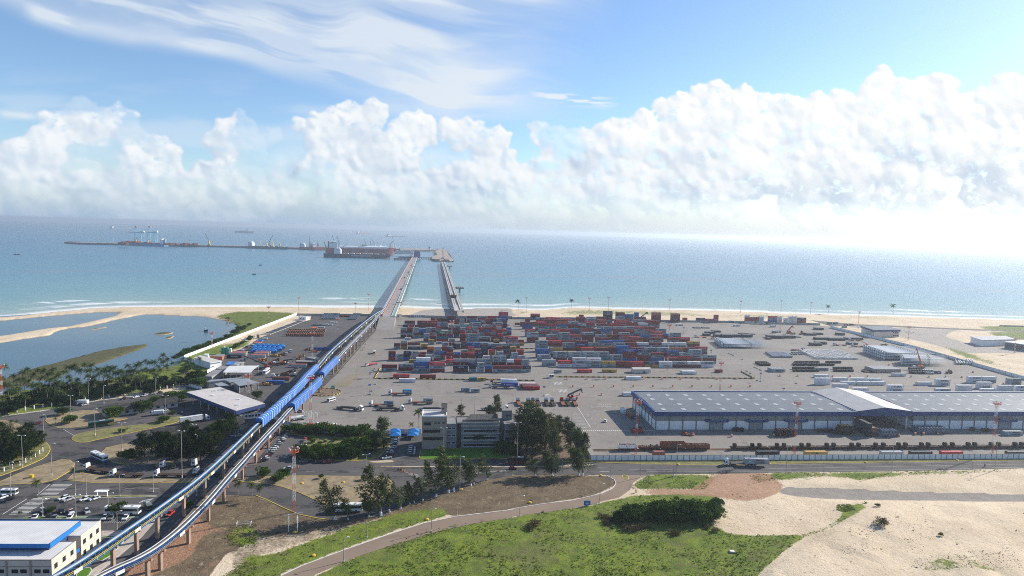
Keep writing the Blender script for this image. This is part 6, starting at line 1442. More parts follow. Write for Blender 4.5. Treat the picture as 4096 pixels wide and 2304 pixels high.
bus('paint_black',None,'paint_wine','dark bus with yellow and red sides before the big trees',gpz('O1',1490,930),yawto(G('O1',1610,930),G('O1',1370,932)),stripe='paint_yellow')
bus('paint_white',None,None,'white bus beside the curved roof shed',gpz('L1',1470,1020),yawto(G('L1',1420,1045),G('L1',1530,960)))
bus('paint_white',None,'yellow_paint','white minibus with yellow skirt on the yard lane',gpz('B1',1190,298),yawto(G('B1',1190,270),G('B1',1185,310)),6.5,2.6,2.1,'minibus')
bus('paint_white',None,None,'white van at the left frame edge on the avenue',gpz('C0',95,632),yawto(G('C0',0,632),G('C0',190,630)),5.9,2.5,2.0,'van')
bus('paint_white',None,None,'white minivan turning near the roundabout',gpz('B1',758,778),yawto(G('B1',800,765),G('B1',730,785)),5.8,2.4,2.0,'van')
bus('paint_grey',None,None,'grey van parked end on beside the long bus',gpz('C0',1490,770),yawto(G('C0',1470,740),G('C0',1510,790)),5.8,2.3,2.0,'van')
def truck(cab,deck,label,P,rz,L=15.5,load=None,trailer=True,hi=True,name='flatbed_truck'):
 """tractor with a flat trailer; P is the middle of the outfit"""
 t=thing(name,label,'truck',P,rz); x1=L/2; cm=M('paint_'+cab)
 m=MB(); hc=3.0 if hi else 2.5; m.hexa([(x1-2.2,-1.2,.75),(x1,-1.2,.55),(x1,1.2,.55),(x1-2.2,1.2,.75),(x1-2.1,-1.15,hc),(x1-.35,-1.15,hc-.25),(x1-.35,1.15,hc-.25),(x1-2.1,1.15,hc)]); m.build('cab',cm,t)
 if hi: m=MB(); m.hexa([(x1-2.1,-1.05,hc-.02),(x1-.7,-1.05,hc-.15),(x1-.7,1.05,hc-.15),(x1-2.1,1.05,hc-.02),(x1-2.1,-1.0,hc+.55),(x1-1.5,-1.0,hc+.5),(x1-1.5,1.0,hc+.5),(x1-2.1,1.0,hc+.55)]); m.build('roof_fairing',cm,t)
 g=MB(); k=.11; g.hexa([(x1-.09-k,-1.1,1.65),(x1-.03,-1.1,1.65),(x1-.03,1.1,1.65),(x1-.09-k,1.1,1.65),(x1-.38,-1.05,hc-.45),(x1-.24,-1.05,hc-.45),(x1-.24,1.05,hc-.45),(x1-.38,1.05,hc-.45)]); g.build('windscreen',M('glass_dark'),t)
 g=MB(); g.box((x1-1.0,0,1.65),(.9,2.42,.75)); g.build('side_window',M('glass_dark'),t)
 m=MB(); m.box((x1-3.2,0,.55),(6.0,.9,.35)); m.build('chassis',M('steel_dark'),t)
 for s in (-1,1): h=MB(); h.box((x1-.06,s*.85,.75),(.1,.4,.2)); h.build('headlight',M('light_lens'),t)
 xs=[x1-1.3,x1-4.3]+([x1-5.6] if L>14 else [])
 if trailer:
  xb=-L/2; q=MB(); q.box(((xb+x1-3.0)/2,0,1.12),(x1-3.0-xb,2.45,.16)); q.build('deck',M(deck),t)
  f=MB(); 
  for y in (-.5,.5): f.box(((xb+x1-3.2)/2,y,.78),(x1-3.2-xb,.16,.35))
  n=8
  for i in range(n): f.box((xb+.4+i*(x1-3.8-xb)/(n-1),0,.95),(.14,2.35,.18))
  f.build('trailer_frame',M('rust_dark'),t); h=MB(); h.box((x1-3.05,0,1.2),(.12,2.4,.9)); h.build('headboard',M(deck),t)
  xs+=[xb+1.2,xb+2.5,xb+3.8]
 wheels(t,xs,2.45,.5,.42)
 if load=='steel':
  rs=random.Random(int(P.x*7)); b=MB()
  for i in range(5): b.box((-1.0+rs.uniform(-.4,.4),-.9+i*.42,1.29),(L*.55,.38,rs.uniform(.2,.75)))
  o=b.build('steel_load',M('steel_dark')); o.location=P; o.rotation_euler=(0,0,rz); tag(o,'bundle of dark steel '+('on '+label)[:60],'cargo')
 return t
def tpos(tagn,xr,yr,xf,yf,dz=.1):
 a=G(tagn,xr,yr);b=G(tagn,xf,yf); p=(a+b)/2; p.z=dz; return p,yawto(a,b),(b-a).length
def tr(tagn,xr,yr,xf,yf,cab,deck,label,fixL=None,load=None,trailer=True,cont=None,clab=None,coff=0.0,**k):
 P,rz,L=tpos(tagn,xr,yr,xf,yf); L=fixL or max(8,min(19,L)); t=truck(cab,deck,label,P,rz,L,load,trailer,**k)
 if cont:
  code,size=cont; Lc=12.19 if size==4 else 6.06; d=Vector((math.cos(rz),math.sin(rz),0)); s=Vector((-d.y,d.x,0))
  if d.x<0: q=P+d*(Lc/2-L/2+.2+coff)+s*1.22; put(Vector((q.x,q.y,P.z+1.29)),rz+math.pi,code,size,clab)
  else: q=P-d*(L/2-.2-coff)-s*1.22; put(Vector((q.x,q.y,P.z+1.29)),rz,code,size,clab)
 return t
tr('C2',2455,342,2132,334,'white','steel_dark','white tractor hauling a container on the avenue',16.5,cont=('D',4),clab='pale grey lettered container carried by the avenue truck',coff=-.1)
tr('B1',1583,715,1320,712,'white','rust','white tractor with a half empty red trailer, farthest of three',16.5,cont=('F',2),clab='sky blue container on the farthest yard trailer',coff=3.4)
tr('B1',1405,835,1122,825,'white','rust','white tractor with pipes around a container, yard lane',16.5,cont=('M',2),clab='short grey container on the middle yard trailer',coff=3.2)
tr('B1',1795,805,1518,800,'white','rust','white tractor with a short container, right yard lane',16.5,cont=('M',2),clab='short grey container on the right yard trailer',coff=3.2)
tr('B1',2562,645,2330,640,'white','steel_dark','white tractor hauling a dark blue container near the barrier',15.5,cont=('S',4),clab='dark blue lettered container on the truck near the barrier')
tr('B1',2540,606,2360,602,'red','steel_dark','red cabbed truck behind the dark blue container',14,cont=('w',4),clab='white roofed container behind the dark blue one')
g4='steel loaded flatbeds queued in the yard lane'
for i,(a,b) in enumerate((((765,848),(1122,880)),((1170,868),(1526,872)),((1565,868),(1995,868)),((2210,868),(2590,870)))):
 t=tr('B1',a[0],a[1],b[0],b[1],'white','steel_dark',f'steel loaded flatbed, {ordinal(i+1)} from left in the queue',18.0,load='steel'); t['group']=g4
g5='flatbed trucks parked side by side facing the containers'
for i,(x,c,dk) in enumerate(((62,'white','rust'),(165,'white','rust_dark'),(212,'silver','rust'),(258,'white','rust_dark'),(345,'white','rust_dark'),(405,'white','rust_dark'),(503,'red','rust'),(560,'silver','rust_dark'),(628,'white','rust'))):
 t=tr('B2',x+22,842,x-12,775,c,dk,f'{c} cabbed flatbed, {ordinal(i+1)} from left in the parked row',12.5); t['group']=g5
g6='tractors and trailers parked by the avenue verge'
for a,b,l in (((1085,415),(878,385),'first from left by the crossing'),((1410,452),(1140,448),'second from left by the verge'),((1900,455),(1525,450),'third from left with a long frame trailer')):
 t=tr('C0',a[0],a[1],b[0],b[1],'white','rust_dark','white truck '+l,14.5); t['group']=g6
t=tr('C0',1770,365,1625,362,'white','rust_dark','white tractor without trailer under the dark trees',8,trailer=False); t['group']=g6
t=tr('C0',2080,345,1955,345,'white','rust_dark','white tractor beside the conveyor column',8,trailer=False); t['group']=g6
t=tr('C0',2330,350,2240,345,'white','rust_dark','white truck cab glimpsed between the conveyors',8,trailer=False); t['group']=g6
t=tr('C0',2180,440,1990,425,'white','rust_dark','white truck partly under the left conveyor',13); t['group']=g6
tr('B0',1815,1012,2100,968,'white','steel_dark','white tractor hauling a white container to the gate',16,cont=('w',4),clab='white container on the truck at the gate')
def boxtruck(tagn,xr,yr,xf,yf,label,body='paint_white',L=8,hb=1.7,tank=False):
 P,rz,_=tpos(tagn,xr,yr,xf,yf); t=truck('white','steel_dark',label,P,rz,L,trailer=False,hi=False,name='lorry'); m=MB()
 if tank: m.tube([(-L/2+.1,0,1.75),(L/2-2.5,0,1.75)],.95,12)
 else: m.box((-1.2,0,1.05),(L-2.6,2.4,hb),0,(.98,.96))
 m.build('tank' if tank else 'load_body',M(body),t); wheels(t,(-L/2+1.0,),2.45,.5,.4); return t
boxtruck('B0',875,810,752,808,'white tanker truck by the palm park',tank=False,L=9); boxtruck('B0',1640,912,1510,922,'small white box truck before the left tiled building')
boxtruck('K3',550,295,712,293,'white tipper truck, left one on the far yard',L=10); boxtruck('K3',1478,303,1640,302,'white tipper truck, right one on the far yard',L=10); boxtruck('K3',2085,318,2190,316,'white truck near the far cranes',L=8); boxtruck('K3',1440,245,1515,248,'blue tipper truck by the beach wall','paint_blue',9)
boxtruck('L1',1800,700,1795,730,'white truck, left of two facing the viewer','rust',9,.6); boxtruck('L1',1870,655,1862,690,'white truck, right of two facing the viewer','rust',9,.6)
boxtruck('L2',1890,740,2075,715,'white concrete mixer under the pipe gantry',tank=True,L=9); boxtruck('L2',2110,850,2330,835,'red lorry by the curved wall','red_paint',9,.9); boxtruck('L2',2390,858,2570,850,'orange lorry by the curved wall','orange_paint',9,.9)
boxtruck('B1',1208,408,1112,425,'white tractor with red load crossing the yard','red_paint',12,.5); boxtruck('K1',180,165,170,195,'small white truck on the pier approach road','red_paint',7,.6); boxtruck('K1',235,20,228,35,'small truck driving onto the pier','red_paint',7,.7)
boxtruck('K1',1870,868,1735,868,'white truck between the container rows','rust',9,.3)
for x,y,l in ((955,486,'white flatbed near the dark slabs'),): tr('K3',1050,488,900,485,'white','orange_paint',l,14)
for a,b,l in (((640,1365),(805,1368),'flatbed with white cab right of the slab stacks'),((815,1378),(985,1380),'flatbed with white cab nearest the blade stack'),((785,1318),(950,1318),'blue cabbed flatbed among the slab stacks'),((375,1412),(225,1415),'flatbed at the front of the slab stacks')): tr('A3',b[0],b[1],a[0],a[1],'white','rust',l,15)
def motorcycle(P,rz,label,shirt):
 t=thing('motorcycle',label,'motorcycle',P,rz); m=MB(); m.bar((-.35,0,.62),(.35,0,.68),.22,.3); m.bar((.35,0,.7),(.62,0,.35),.08); m.build('frame',M('paint_black'),t); m=MB(); m.box((-.2,0,.78),(.7,.26,.1)); m.build('seat',M('rubber'),t); h=MB(); h.bar((.42,-.35,1.02),(.42,.35,1.02),.05); h.build('handlebar',M('steel_dark'),t)
 for x in (-.62,.62): w=MB(); w.tube([(x,-.06,.31),(x,.06,.31)],.31,14); w.build('wheel',M('rubber'),t)
 p=person(P+Vector((0,0,0)),rz,f'rider in {shirt} on the motorcycle '+label.split(' ',1)[1],shirt,pose='ride'); return t
pmat('skin',(.36,.2,.13),.6,.3,var=.05); pmat('hair',(.02,.015,.012),.8,.2); pmat('jeans',(.04,.05,.10),.8,.1)
for n,c in (('blue',(.05,.14,.35)),('white',(.6,.6,.58)),('grey',(.2,.2,.22)),('dark',(.03,.03,.04))): pmat('shirt_'+n,c,.85,.1,var=.06)
def person(P,rz,label,shirt,pose='stand',h=1.72):
 """one skinned body with clothing and hair as children"""
 t=h/1.72; bm=bpy.data.meshes.new('person'); ride=pose=='ride'
 hip=Vector((-.2 if ride else 0,0,.92 if not ride else .9)); ch=hip+Vector((.10 if ride else 0,0,.42)); nk=ch+Vector((.03,0,.14)); hd=nk+Vector((.02,0,.16))
 V=[hip,ch,nk,hd]; E_=[(0,1),(1,2),(2,3)]; RAD=[.15,.17,.06,.095]
 for s in (-1,1):
  b=len(V); kn=hip+Vector((.38,s*.20,-.12)) if ride else hip+Vector((.06*s,s*.11,-.44)); ft=kn+Vector((-.12,s*.02,-.42)) if ride else hip+Vector((-.05*s,s*.12,-.85))
  V+=[kn,ft,ft+Vector((.16,0,-.03))]; E_+=[(0,b),(b,b+1),(b+1,b+2)]; RAD+=[.075,.05,.045]
  b=len(V); sh=ch+Vector((0,s*.19,.05)); el=sh+(Vector((.22,s*.08,-.2)) if ride else Vector((.02,s*.06,-.28))); wr=sh+(Vector((.48,s*.12,-.28)) if ride else Vector((.10,s*.07,-.52))); V+=[sh,el,wr]; E_+=[(1,b),(b,b+1),(b+1,b+2)]; RAD+=[.065,.045,.035]
 bm.from_pydata([tuple(v*t) for v in V],E_,[]); o=link('person',bm,None,P,rz); sk=o.modifiers.new('skin','SKIN'); 
 for i,r in enumerate(RAD): bm.skin_vertices[0].data[i].radius=(r*t,r*t)
 bm.skin_vertices[0].data[0].use_root=True; o.modifiers.new('sub','SUBSURF').levels=1
 bm.materials.append(M('skin')); tag(o,label,'person')
 m=MB(); m.tube([hip*t+Vector((0,0,-.02)),(hip*t).lerp(ch*t,.5),ch*t+Vector((0,0,.10)),nk*t],[.19*t,.18*t,.22*t,.09*t],10); m.build('shirt',M('shirt_'+shirt),o,smooth=True)
 m=MB(); 
 for s in (0,1): b=4+6*s; m.tube([V[0]*t+Vector((0,(.08 if s else -.08),0)),V[b]*t,V[b+1]*t],[.12*t,.095*t,.075*t],8)
 m.build('trousers',M('jeans'),o,smooth=True); m=MB(); m.tube([hd*t+Vector((-.02,0,.0)),hd*t+Vector((-.01,0,.08)),hd*t+Vector((0,0,.13))],[.11*t,.10*t,.05*t],8); m.build('helmet' if ride else 'hair',M('paint_white' if ride and shirt!='dark' else 'hair'),o,smooth=True); return o
motorcycle(gpz('C1',1442,388),yawto(G('C1',1420,388),G('C1',1470,385)),'black motorcycle near the orange cones','blue'); motorcycle(gpz('C1',2365,368),yawto(G('C1',2340,368),G('C1',2390,366)),'black motorcycle before the dark red car','blue'); motorcycle(gpz('C3',2180,352),yawto(G('C3',2165,358),G('C3',2200,345)),'dark motorcycle on the right avenue','dark')
for tg,x,y,sh,l in (('C0',570,800,'blue','person in blue standing by the black car'),('C0',845,805,'blue','person in blue at the silver car, left one'),('C0',858,808,'white','person in pale shirt at the silver car, right one'),('C0',755,795,'blue','person in blue behind the white pickup'),('C0',1358,825,'blue','person in blue at the long bus door'),('C2',1005,825,'blue','person in blue walking on the grass below the lane sign'),('B0',1830,905,'white','person in pale shirt crossing near the gate'),('C2',1240,612,'white','person in white at the red dirt path, left'),('C2',1255,613,'white','person in white at the red dirt path, right'),('L1',1365,1040,'dark','person in dark clothes by the white bus')): person(gpz(tg,x,y,.05),R(random.uniform(0,360)),l,sh)
g7='motorbikes parked on the paver strip'
def parked_bikes():
 first=None
 for i in range(16):
  k=i/15; x=1640-(1640-1330)*k; y=985+(1290-985)*k*.8; P=gpz('L2',x,y,.1)
  if first is None:
   t=thing('parked_motorbike','dark motorbike in the row on the paver strip','motorcycle',P,R(30),g7); m=MB(); m.bar((-.4,0,.6),(.4,0,.7),.25,.32); m.bar((.35,0,.7),(.62,0,.35),.08); m.build('frame',M('paint_black'),t); m=MB(); m.bar((.42,-.35,1.0),(.42,.35,1.0),.05); m.build('handlebar',M('steel_dark'),t)
   for q in (-.62,.62): w=MB(); w.tube([(q,-.06,.31),(q,.06,.31)],.31,12); w.build('wheel',M('rubber'),t)
   first=t
  else: dup(first,P,R(30+random.uniform(-8,8)))
parked_bikes()
def reach_stacker(P,rz,label,body='red_paint',boom=(9,7.5),bc='steel_dark',s=1.0):
 t=thing('reach_stacker',label,'reach stacker',P,rz); m=MB(); m.box((0,0,.9*s),(7*s,2.8*s,1.2*s)); m.box((-2.6*s,0,2.0*s),(1.8*s,2.6*s,.9*s)); m.build('chassis',M(body),t); m=MB(); m.box((-.3*s,-.9*s,2.1*s),(1.6*s,1.4*s,1.6*s),0,.85); m.build('operator_cab',M('glass_dark'),t)
 a=Vector((-3*s,.3*s,3.2*s)); b=Vector((boom[0]*s-2.5*s,.3*s,boom[1]*s)); m=MB(); m.bar(a,b,.8*s,.9*s); m.build('boom',M(bc),t); m=MB(); m.bar(Vector((0,.3*s,2*s)),a.lerp(b,.45),.3*s); m.build('ram',M('steel'),t)
 m=MB(); m.bar(b,b-Vector((0,0,1.6*s)),.6*s); m.box((b.x,b.y,b.z-2.1*s),(.7*s,5*s,.5*s)); m.build('spreader',M(bc),t); wheels(t,(2.4*s,-2.4*s),3.2*s,.85*s,.7*s); return t
reach_stacker(gpz('B2',605,762),yawto(G('B2',560,745),G('B2',700,745)),'red reach stacker with raised black boom on the open yard')
reach_stacker(gpz('A3',215,1245),yawto(G('A3',215,1245),G('A3',260,1243)),'red reach stacker with high boom among the slabs',boom=(7,9.5),bc='red_paint'); reach_stacker(gpz('A3',335,1255),R(200),'orange forklift beside the far reach stacker','orange_paint',(3,6),'rust_dark',.8); reach_stacker(gpz('K3',1185,508),R(160),'orange forklift beside the left slab stacks','orange_paint',(3.5,6),'rust_dark',.8)
reach_stacker(gpz('B3',1820,498),R(170),'dark forklift beside the blue skip','rust_dark',(3.2,5),'steel_dark',.7); reach_stacker(gpz('A3',985,1372),R(150),'forklift with raised boom at the blade stack','red_paint',(8,7),'red_paint',.7)
reach_stacker(gpz('B2',1262,1092),R(185),'red forklift in the warehouse shadow','red_paint',(3,4.5),'rust_dark',.8); reach_stacker(gpz('K2',2140,205),R(20),'dark reach stacker among the farthest stacks','steel_dark',(8,9),'steel_dark',1.2)
def crane_truck(P,rz,label,tip,body,bc,cab='paint_white'):
 """wheeled crane; tip = boom end in world space"""
 t=thing('mobile_crane',label,'crane',P,rz); m=MB(); m.box((0,0,.7),(11,2.6,.7)); m.build('carrier',M('steel_dark'),t); m=MB(); m.box((4.6,0,1.4),(1.8,2.4,1.4),0,.9); m.build('cab',M(cab),t); m=MB(); m.box((-1.8,0,1.4),(4.2,2.6,1.5),0,.95); m.build('turret',M(body),t)
 q=Matrix.Rotation(-rz,4,'Z')@(tip-P); a=Vector((-2.2,.4,3.1)); m=MB(); m.bar(a,a.lerp(q,.55),.95,1.05); m.bar(a.lerp(q,.5),q,.65,.75); m.build('boom',M(bc),t); m=MB(); m.bar(q,q-Vector((0,0,2.0)),.12); m.box((q.x,q.y,q.z-2.6),(.5,.5,.6)); m.build('hook',M('steel_dark'),t)
 for x in (-3,3): m=MB(); m.box((x,0,.05),(.6,6,.35)); m.build('outrigger',M('steel_dark'),t)
 wheels(t,(-4,-2.6,2.4,3.8),2.7,.55,.45); return t
P=gpz('B3',1515,448); crane_truck(P,R(190),'orange mobile crane with raised boom at the blade stacks',P+Vector((-3,1,19)),'orange_paint','orange_paint')
P=gpz('L1',1440,950); crane_truck(P,R(200),'red crane truck with a long black boom by the curved shed',G('L1',1115,740,8.5),'red_paint','steel_dark'); P=gpz('L1',1830,1075); crane_truck(P,R(20),'crane truck with a low black boom under the conveyor sheds',G('L1',1980,925,8),'rust','steel_dark'); P=gpz('L1',1690,880); crane_truck(P,R(195),'parked orange crane truck below the blue tents',P+Vector((9,4,4)),'orange_paint','rust_dark')
# ---------------------------------------------------------------- vegetation
def leaf_mat(name,c0,c1,c2,trans=.25,scale=.5):
 m=bpy.data.materials.new(name); m.use_nodes=True; t=m.node_tree; t.nodes.clear()
 out=node(t,'ShaderNodeOutputMaterial'); d=node(t,'ShaderNodeBsdfDiffuse'); tr=node(t,'ShaderNodeBsdfTranslucent'); mx=node(t,'ShaderNodeMixShader'); mx.inputs[0].default_value=trans
 tc=node(t,'ShaderNodeTexCoord'); oi=node(t,'ShaderNodeObjectInfo'); rnd=E(t,oi.outputs['Random'])
 n=noise(t,tc.outputs['Object'],scale,4,.65); n2=noise(t,tc.outputs['Object'],scale*5,2,.6)
 c=mix(t,n.ss(.32,.68),c0,c1); c=mix(t,n2.ss(.55,.75)*.7,c,c2); k=rnd*.5+.75; c=mix(t,1.0,c,vec(t,k,k,k),'MULTIPLY')
 for s in (d,tr): t.links.new(c,s.inputs['Color'])
 t.links.new(d.outputs[0],mx.inputs[1]); t.links.new(tr.outputs[0],mx.inputs[2]); t.links.new(mx.outputs[0],out.inputs[0]); MATS[name]=m; return m
leaf_mat('palm_leaf',(.030,.048,.015),(.065,.09,.024),(.12,.115,.04),.15)
leaf_mat('casuarina_leaf',(.048,.066,.028),(.09,.11,.042),(.14,.14,.065),.2,.35)
leaf_mat('broad_leaf',(.030,.062,.012),(.070,.125,.018),(.12,.18,.035),.25,.45)
leaf_mat('thicket_leaf',(.03,.066,.012),(.068,.125,.02),(.13,.175,.04),.18,.40)
leaf_mat('dry_leaf',(.085,.072,.036),(.14,.12,.06),(.20,.18,.10),.15,.5)
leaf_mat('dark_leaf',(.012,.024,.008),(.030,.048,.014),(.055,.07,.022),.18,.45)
leaf_mat('tuft_leaf',(.11,.16,.028),(.20,.26,.04),(.26,.27,.08),.4,.08)
pmat('bark',(.13,.10,.08),.95,.1,scale=1.5); pmat('palm_bark',(.24,.21,.18),.95,.1,scale=1.5); pmat('limewash',(.7,.7,.68),.9,.1)
def leafq(m,p,d,l,w,rs):
 d=d.normalized(); a=Vector((rs.uniform(-1,1),rs.uniform(-1,1),rs.uniform(-1,1))); s=d.cross(a)
 if s.length<1e-3: s=Vector((1,0,0))
 s.normalize(); s*=w/2; m.add([p-s*.5,p+d*l*.5-s,p+d*l,p+d*l*.5+s],[(0,1,2,3)])
def palm_mesh(seed,h,fr=26,fl=4.6):
 rs=random.Random(seed); lean=Vector((rs.uniform(-.9,-.1),rs.uniform(-.5,.3),0)); tr=MB(); P=[Vector((0,0,0))+lean*(k/5)**1.6+Vector((0,0,h*k/5)) for k in range(6)]; tr.tube(P,[.24,.19,.17,.15,.14,.13],6)
 cr=MB(); top=P[-1]
 for i in range(fr):
  a=2*math.pi*i/fr+rs.uniform(-.25,.25); el=rs.uniform(-.25,1.15); L=fl*rs.uniform(.8,1.15); wind=Vector((-.35,-.1,0))
  d=Vector((math.cos(a)*math.cos(el),math.sin(a)*math.cos(el),math.sin(el))); q=top; pts=[q]; v=d.copy()
  for k in range(6):
   q=q+v*(L/6); v=(v+Vector((0,0,-.30))+wind*.12).normalized(); pts.append(q)
  for k in range(6):
   e=(pts[k+1]-pts[k]).normalized(); s=e.cross(Vector((0,0,1)))
   if s.length<.01: s=Vector((1,0,0))
   s.normalize(); w=[.6,1.05,1.2,1.05,.75,.4][k]
   for sd in (-1,1):
    for j in range(2):
     p=pts[k].lerp(pts[k+1],j*.5); tip=p+s*sd*w+e*.35+Vector((0,0,-.42*w)); cr.add([p,p+e*.26,tip],[(0,1,2)])
 n=MB(); 
 for k in range(5): a=k*1.3; n.tube([top+Vector((.22*math.cos(a),.22*math.sin(a),-.38)),top+Vector((.22*math.cos(a),.22*math.sin(a),-.12))],.13,5)
 return tr.mesh('trunk'),cr.mesh('crown'),n.mesh('coconuts')
def casu_mesh(seed,h=10.0,spread=2.6,lean=(-1.4,0),dens=1.0,limbs=20,low=.22):
 rs=random.Random(seed); tr=MB(); L=Vector((lean[0],lean[1],0)); P=[L*(k/6)**1.5+Vector((rs.uniform(-.12,.12),rs.uniform(-.12,.12),h*.93*k/6)) for k in range(7)]; tr.tube(P,[.24,.2,.17,.14,.1,.07,.03],6)
 cr=MB()
 for i in range(limbs):
  k=low+(1-low)*((i+rs.random())/limbs); j=min(5,int(k*6)); p=P[j].lerp(P[j+1],k*6-j); a=rs.uniform(0,6.283); ln=spread*(1.05-.75*k**1.6)*rs.uniform(.55,1.2)
  d=Vector((math.cos(a)+lean[0]*.18,math.sin(a)+lean[1]*.18,rs.uniform(.35,1.0))).normalized(); e=p+d*ln; tr.bar(p,e,.07)
  n=int(78*dens*(.6+.5*ln/spread))
  for _ in range(n):
   f=rs.random()**.7; c=p+d*ln*f*1.12; r=.30+.34*ln*(.35+.65*math.sin(min(1,f)*2.6)); v=Vector((rs.gauss(0,1),rs.gauss(0,1),rs.gauss(0,.9))); v=v.normalized()*r*rs.random()**.5
   dd=(d*.5+Vector((lean[0]*.15+rs.uniform(-.6,.6),rs.uniform(-.6,.6),rs.uniform(-.7,.5)))); leafq(cr,c+v,dd,rs.uniform(.5,.95),rs.uniform(.13,.26),rs)
 w=MB(); w.tube([P[0]*1.0,P[0].lerp(P[1],.6)],[.26,.23],6)
 return tr.mesh('trunk'),cr.mesh('crown'),w.mesh('whitewash')
def bush_mesh(seed,rx=2.6,ry=2.6,h=3.4,clumps=13,per=120,trunk=.9,l=.5):
 rs=random.Random(seed); cr=MB(); tr=MB(); tr.tube([(0,0,0),(.05,0,trunk),(.1,.05,h*.55)],[.17,.13,.06],6)
 for i in range(clumps):
  a=rs.uniform(0,6.283); q=rs.random()**.5; z=trunk+(h-trunk)*(.25+.65*rs.random()*(1.05-.45*q)); c=Vector((rx*.72*q*math.cos(a),ry*.72*q*math.sin(a),z)); r=Vector((rx,ry,h*.55)).length*.23*rs.uniform(.7,1.2)
  tr.bar((.05,0,trunk*.8),c,.06)
  for _ in range(per):
   v=Vector((rs.gauss(0,1),rs.gauss(0,1),rs.gauss(0,1))).normalized()*r*(.55+.5*rs.random()); v.z*=.75; leafq(cr,c+v,v+Vector((rs.uniform(-.5,.5),rs.uniform(-.5,.5),rs.uniform(-.3,.5))),l*rs.uniform(.6,1.3),l*rs.uniform(.4,.8),rs)
 return tr.mesh('trunk'),cr.mesh('crown'),None
def plant_kind(meshes,mats,names):
 for ms in meshes:
  for me,mt in zip(ms,mats):
   if me and not me.materials: me.materials.append(M(mt))
 def place(P,h,label,cat,name,group=None,rz=None,i=None,wide=1.0,base=10.0,white=False):
  ms=meshes[(i if i is not None else int(P.x*13+P.y*7))%len(meshes)]; s=h/base
  t=thing(name,label,cat,P,0 if rz is None else rz,group); t.scale=(s*wide,s*wide,s)
  for me,n in zip(ms,names):
   if me and (n!='whitewash' or white): link(n,me,t)
  return t
 return place
palm=plant_kind([palm_mesh(10+k,10) for k in range(6)],('palm_bark','palm_leaf','palm_bark'),('trunk','crown','coconuts'))
casu=plant_kind([casu_mesh(30+k,10,3.3,(-2.3,0),.85,21,.18) for k in range(5)],('bark','casuarina_leaf','limewash'),('trunk','crown','whitewash'))
casu_big=plant_kind([casu_mesh(60+k,10,3.1,(-.5,0),1.25,26,.10) for k in range(3)],('bark','casuarina_leaf','limewash'),('trunk','crown','whitewash'))
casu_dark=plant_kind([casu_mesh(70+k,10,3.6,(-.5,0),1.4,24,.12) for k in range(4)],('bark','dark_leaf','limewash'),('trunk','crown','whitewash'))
bush=plant_kind([bush_mesh(80+k,3.0,3.0,4.0) for k in range(4)],('bark','broad_leaf','bark'),('trunk','crown','x'))
thick=plant_kind([bush_mesh(90+k,3.0,3.0,4.2,20,120,.3,.45) for k in range(4)],('bark','thicket_leaf','bark'),('trunk','crown','x'))
darkb=plant_kind([bush_mesh(100+k,3.0,3.0,4.0,14,110,.5) for k in range(4)],('bark','dark_leaf','bark'),('trunk','crown','x'))
dryb=plant_kind([bush_mesh(110+k,3.0,3.0,2.2,12,60,.15,.45) for k in range(3)],('bark','dry_leaf','bark'),('trunk','crown','x'))
rs=random.Random(4)
PARK='640,590 500,610 560,640 395,610 350,645 440,660 140,625 30,645 90,745 190,705 250,665 300,705 330,765 170,785 260,860 25,880 520,705 480,785 560,805 600,725 700,645 720,705 790,665 800,745 850,765 842,825 880,572 920,610 950,655 990,575 1040,575 1072,555 1090,655 1130,645 1160,565 1210,570 1200,655 1240,575 1270,660 1300,545 1340,565 1380,548 1370,680 1420,680 1440,565 1470,478 1480,650 1510,490 1540,562 1580,640 1622,448 1652,440 1692,448 1742,480 1682,545 1750,605 1772,640 1840,545 1862,585 1902,562 1912,448 2012,425 2012,562 60,560 -60,640 -40,760 410,720 640,800 700,560 760,560 820,600 1110,600 1320,640 1600,520 1560,500 1480,560 1420,520 930,540 860,530 200,760 240,620 290,600 450,590 550,590 600,660 640,700 760,560 900,660 960,680 1010,640 1050,600 1110,560 1170,620 1230,620 1300,600 1350,600 1400,600 1460,620 1510,580 1560,600 1620,560 1650,500 60,700 -20,700 110,800 380,760 440,740 520,640 680,580'.split()
for i,s in enumerate(PARK):
 x,y=map(float,s.split(',')); palm(G('B0',x,y),rs.uniform(6.6,9.8),'tall coconut palm with a dark windswept crown in the lagoon park','palm tree','coconut_palm','palms of the lagoon park',rs.uniform(-.4,.4),i)
for tg,x,y,h,l in (('C0',390,655,6.5,'young palm at the crossing by the white van'),('C0',745,478,4.5,'short bushy palm beside the triangular island'),('C0',832,466,3.2,'smallest palm on the truck verge'),('C0',2400,642,5.5,'left palm of two at the dirt field edge'),('C0',2540,662,6,'right palm of two at the dirt field edge'),('C1',45,692,5.5,'palm at the slip road edge near the tower'),('C0',212,885,3.2,'tiny palm at the parking lawn end'),('B0',458,1190,4,'palm at the tip of the dark tree island'),('B1',1640,1045,9,'palm against the office tower side'),('B1',1572,1092,5,'palm beside the front blue car port'),('B0',560,1005,3,'small palm on the sandy bus island'),('O1',895,722,6,'left palm before the office windows'),('O1',965,722,6.5,'right palm before the office windows'),('O1',345,805,2.6,'first small palm on the bright lawn'),('O1',566,810,2.8,'second small palm on the bright lawn'),('O1',757,803,2.4,'third small palm on the bright lawn'),('O1',945,810,2.4,'fourth small palm on the bright lawn'),('A2',62,1008,13,'leftmost lone beach palm'),('A2',602,985,12,'second lone beach palm from the left'),('A3',605,1045,12,'third lone beach palm from the left'),('A3',1258,1050,14,'rightmost lone beach palm'),('B0',170,1058,4.5,'bushy palm on the left sandy island'),('B0',120,1050,4,'second bushy palm on the left sandy island'),('B0',10,1000,4,'palm cut by the left frame edge')): palm(G(tg,x,y),h,l,'palm tree','palm_tree',None,rs.uniform(-.5,.5))
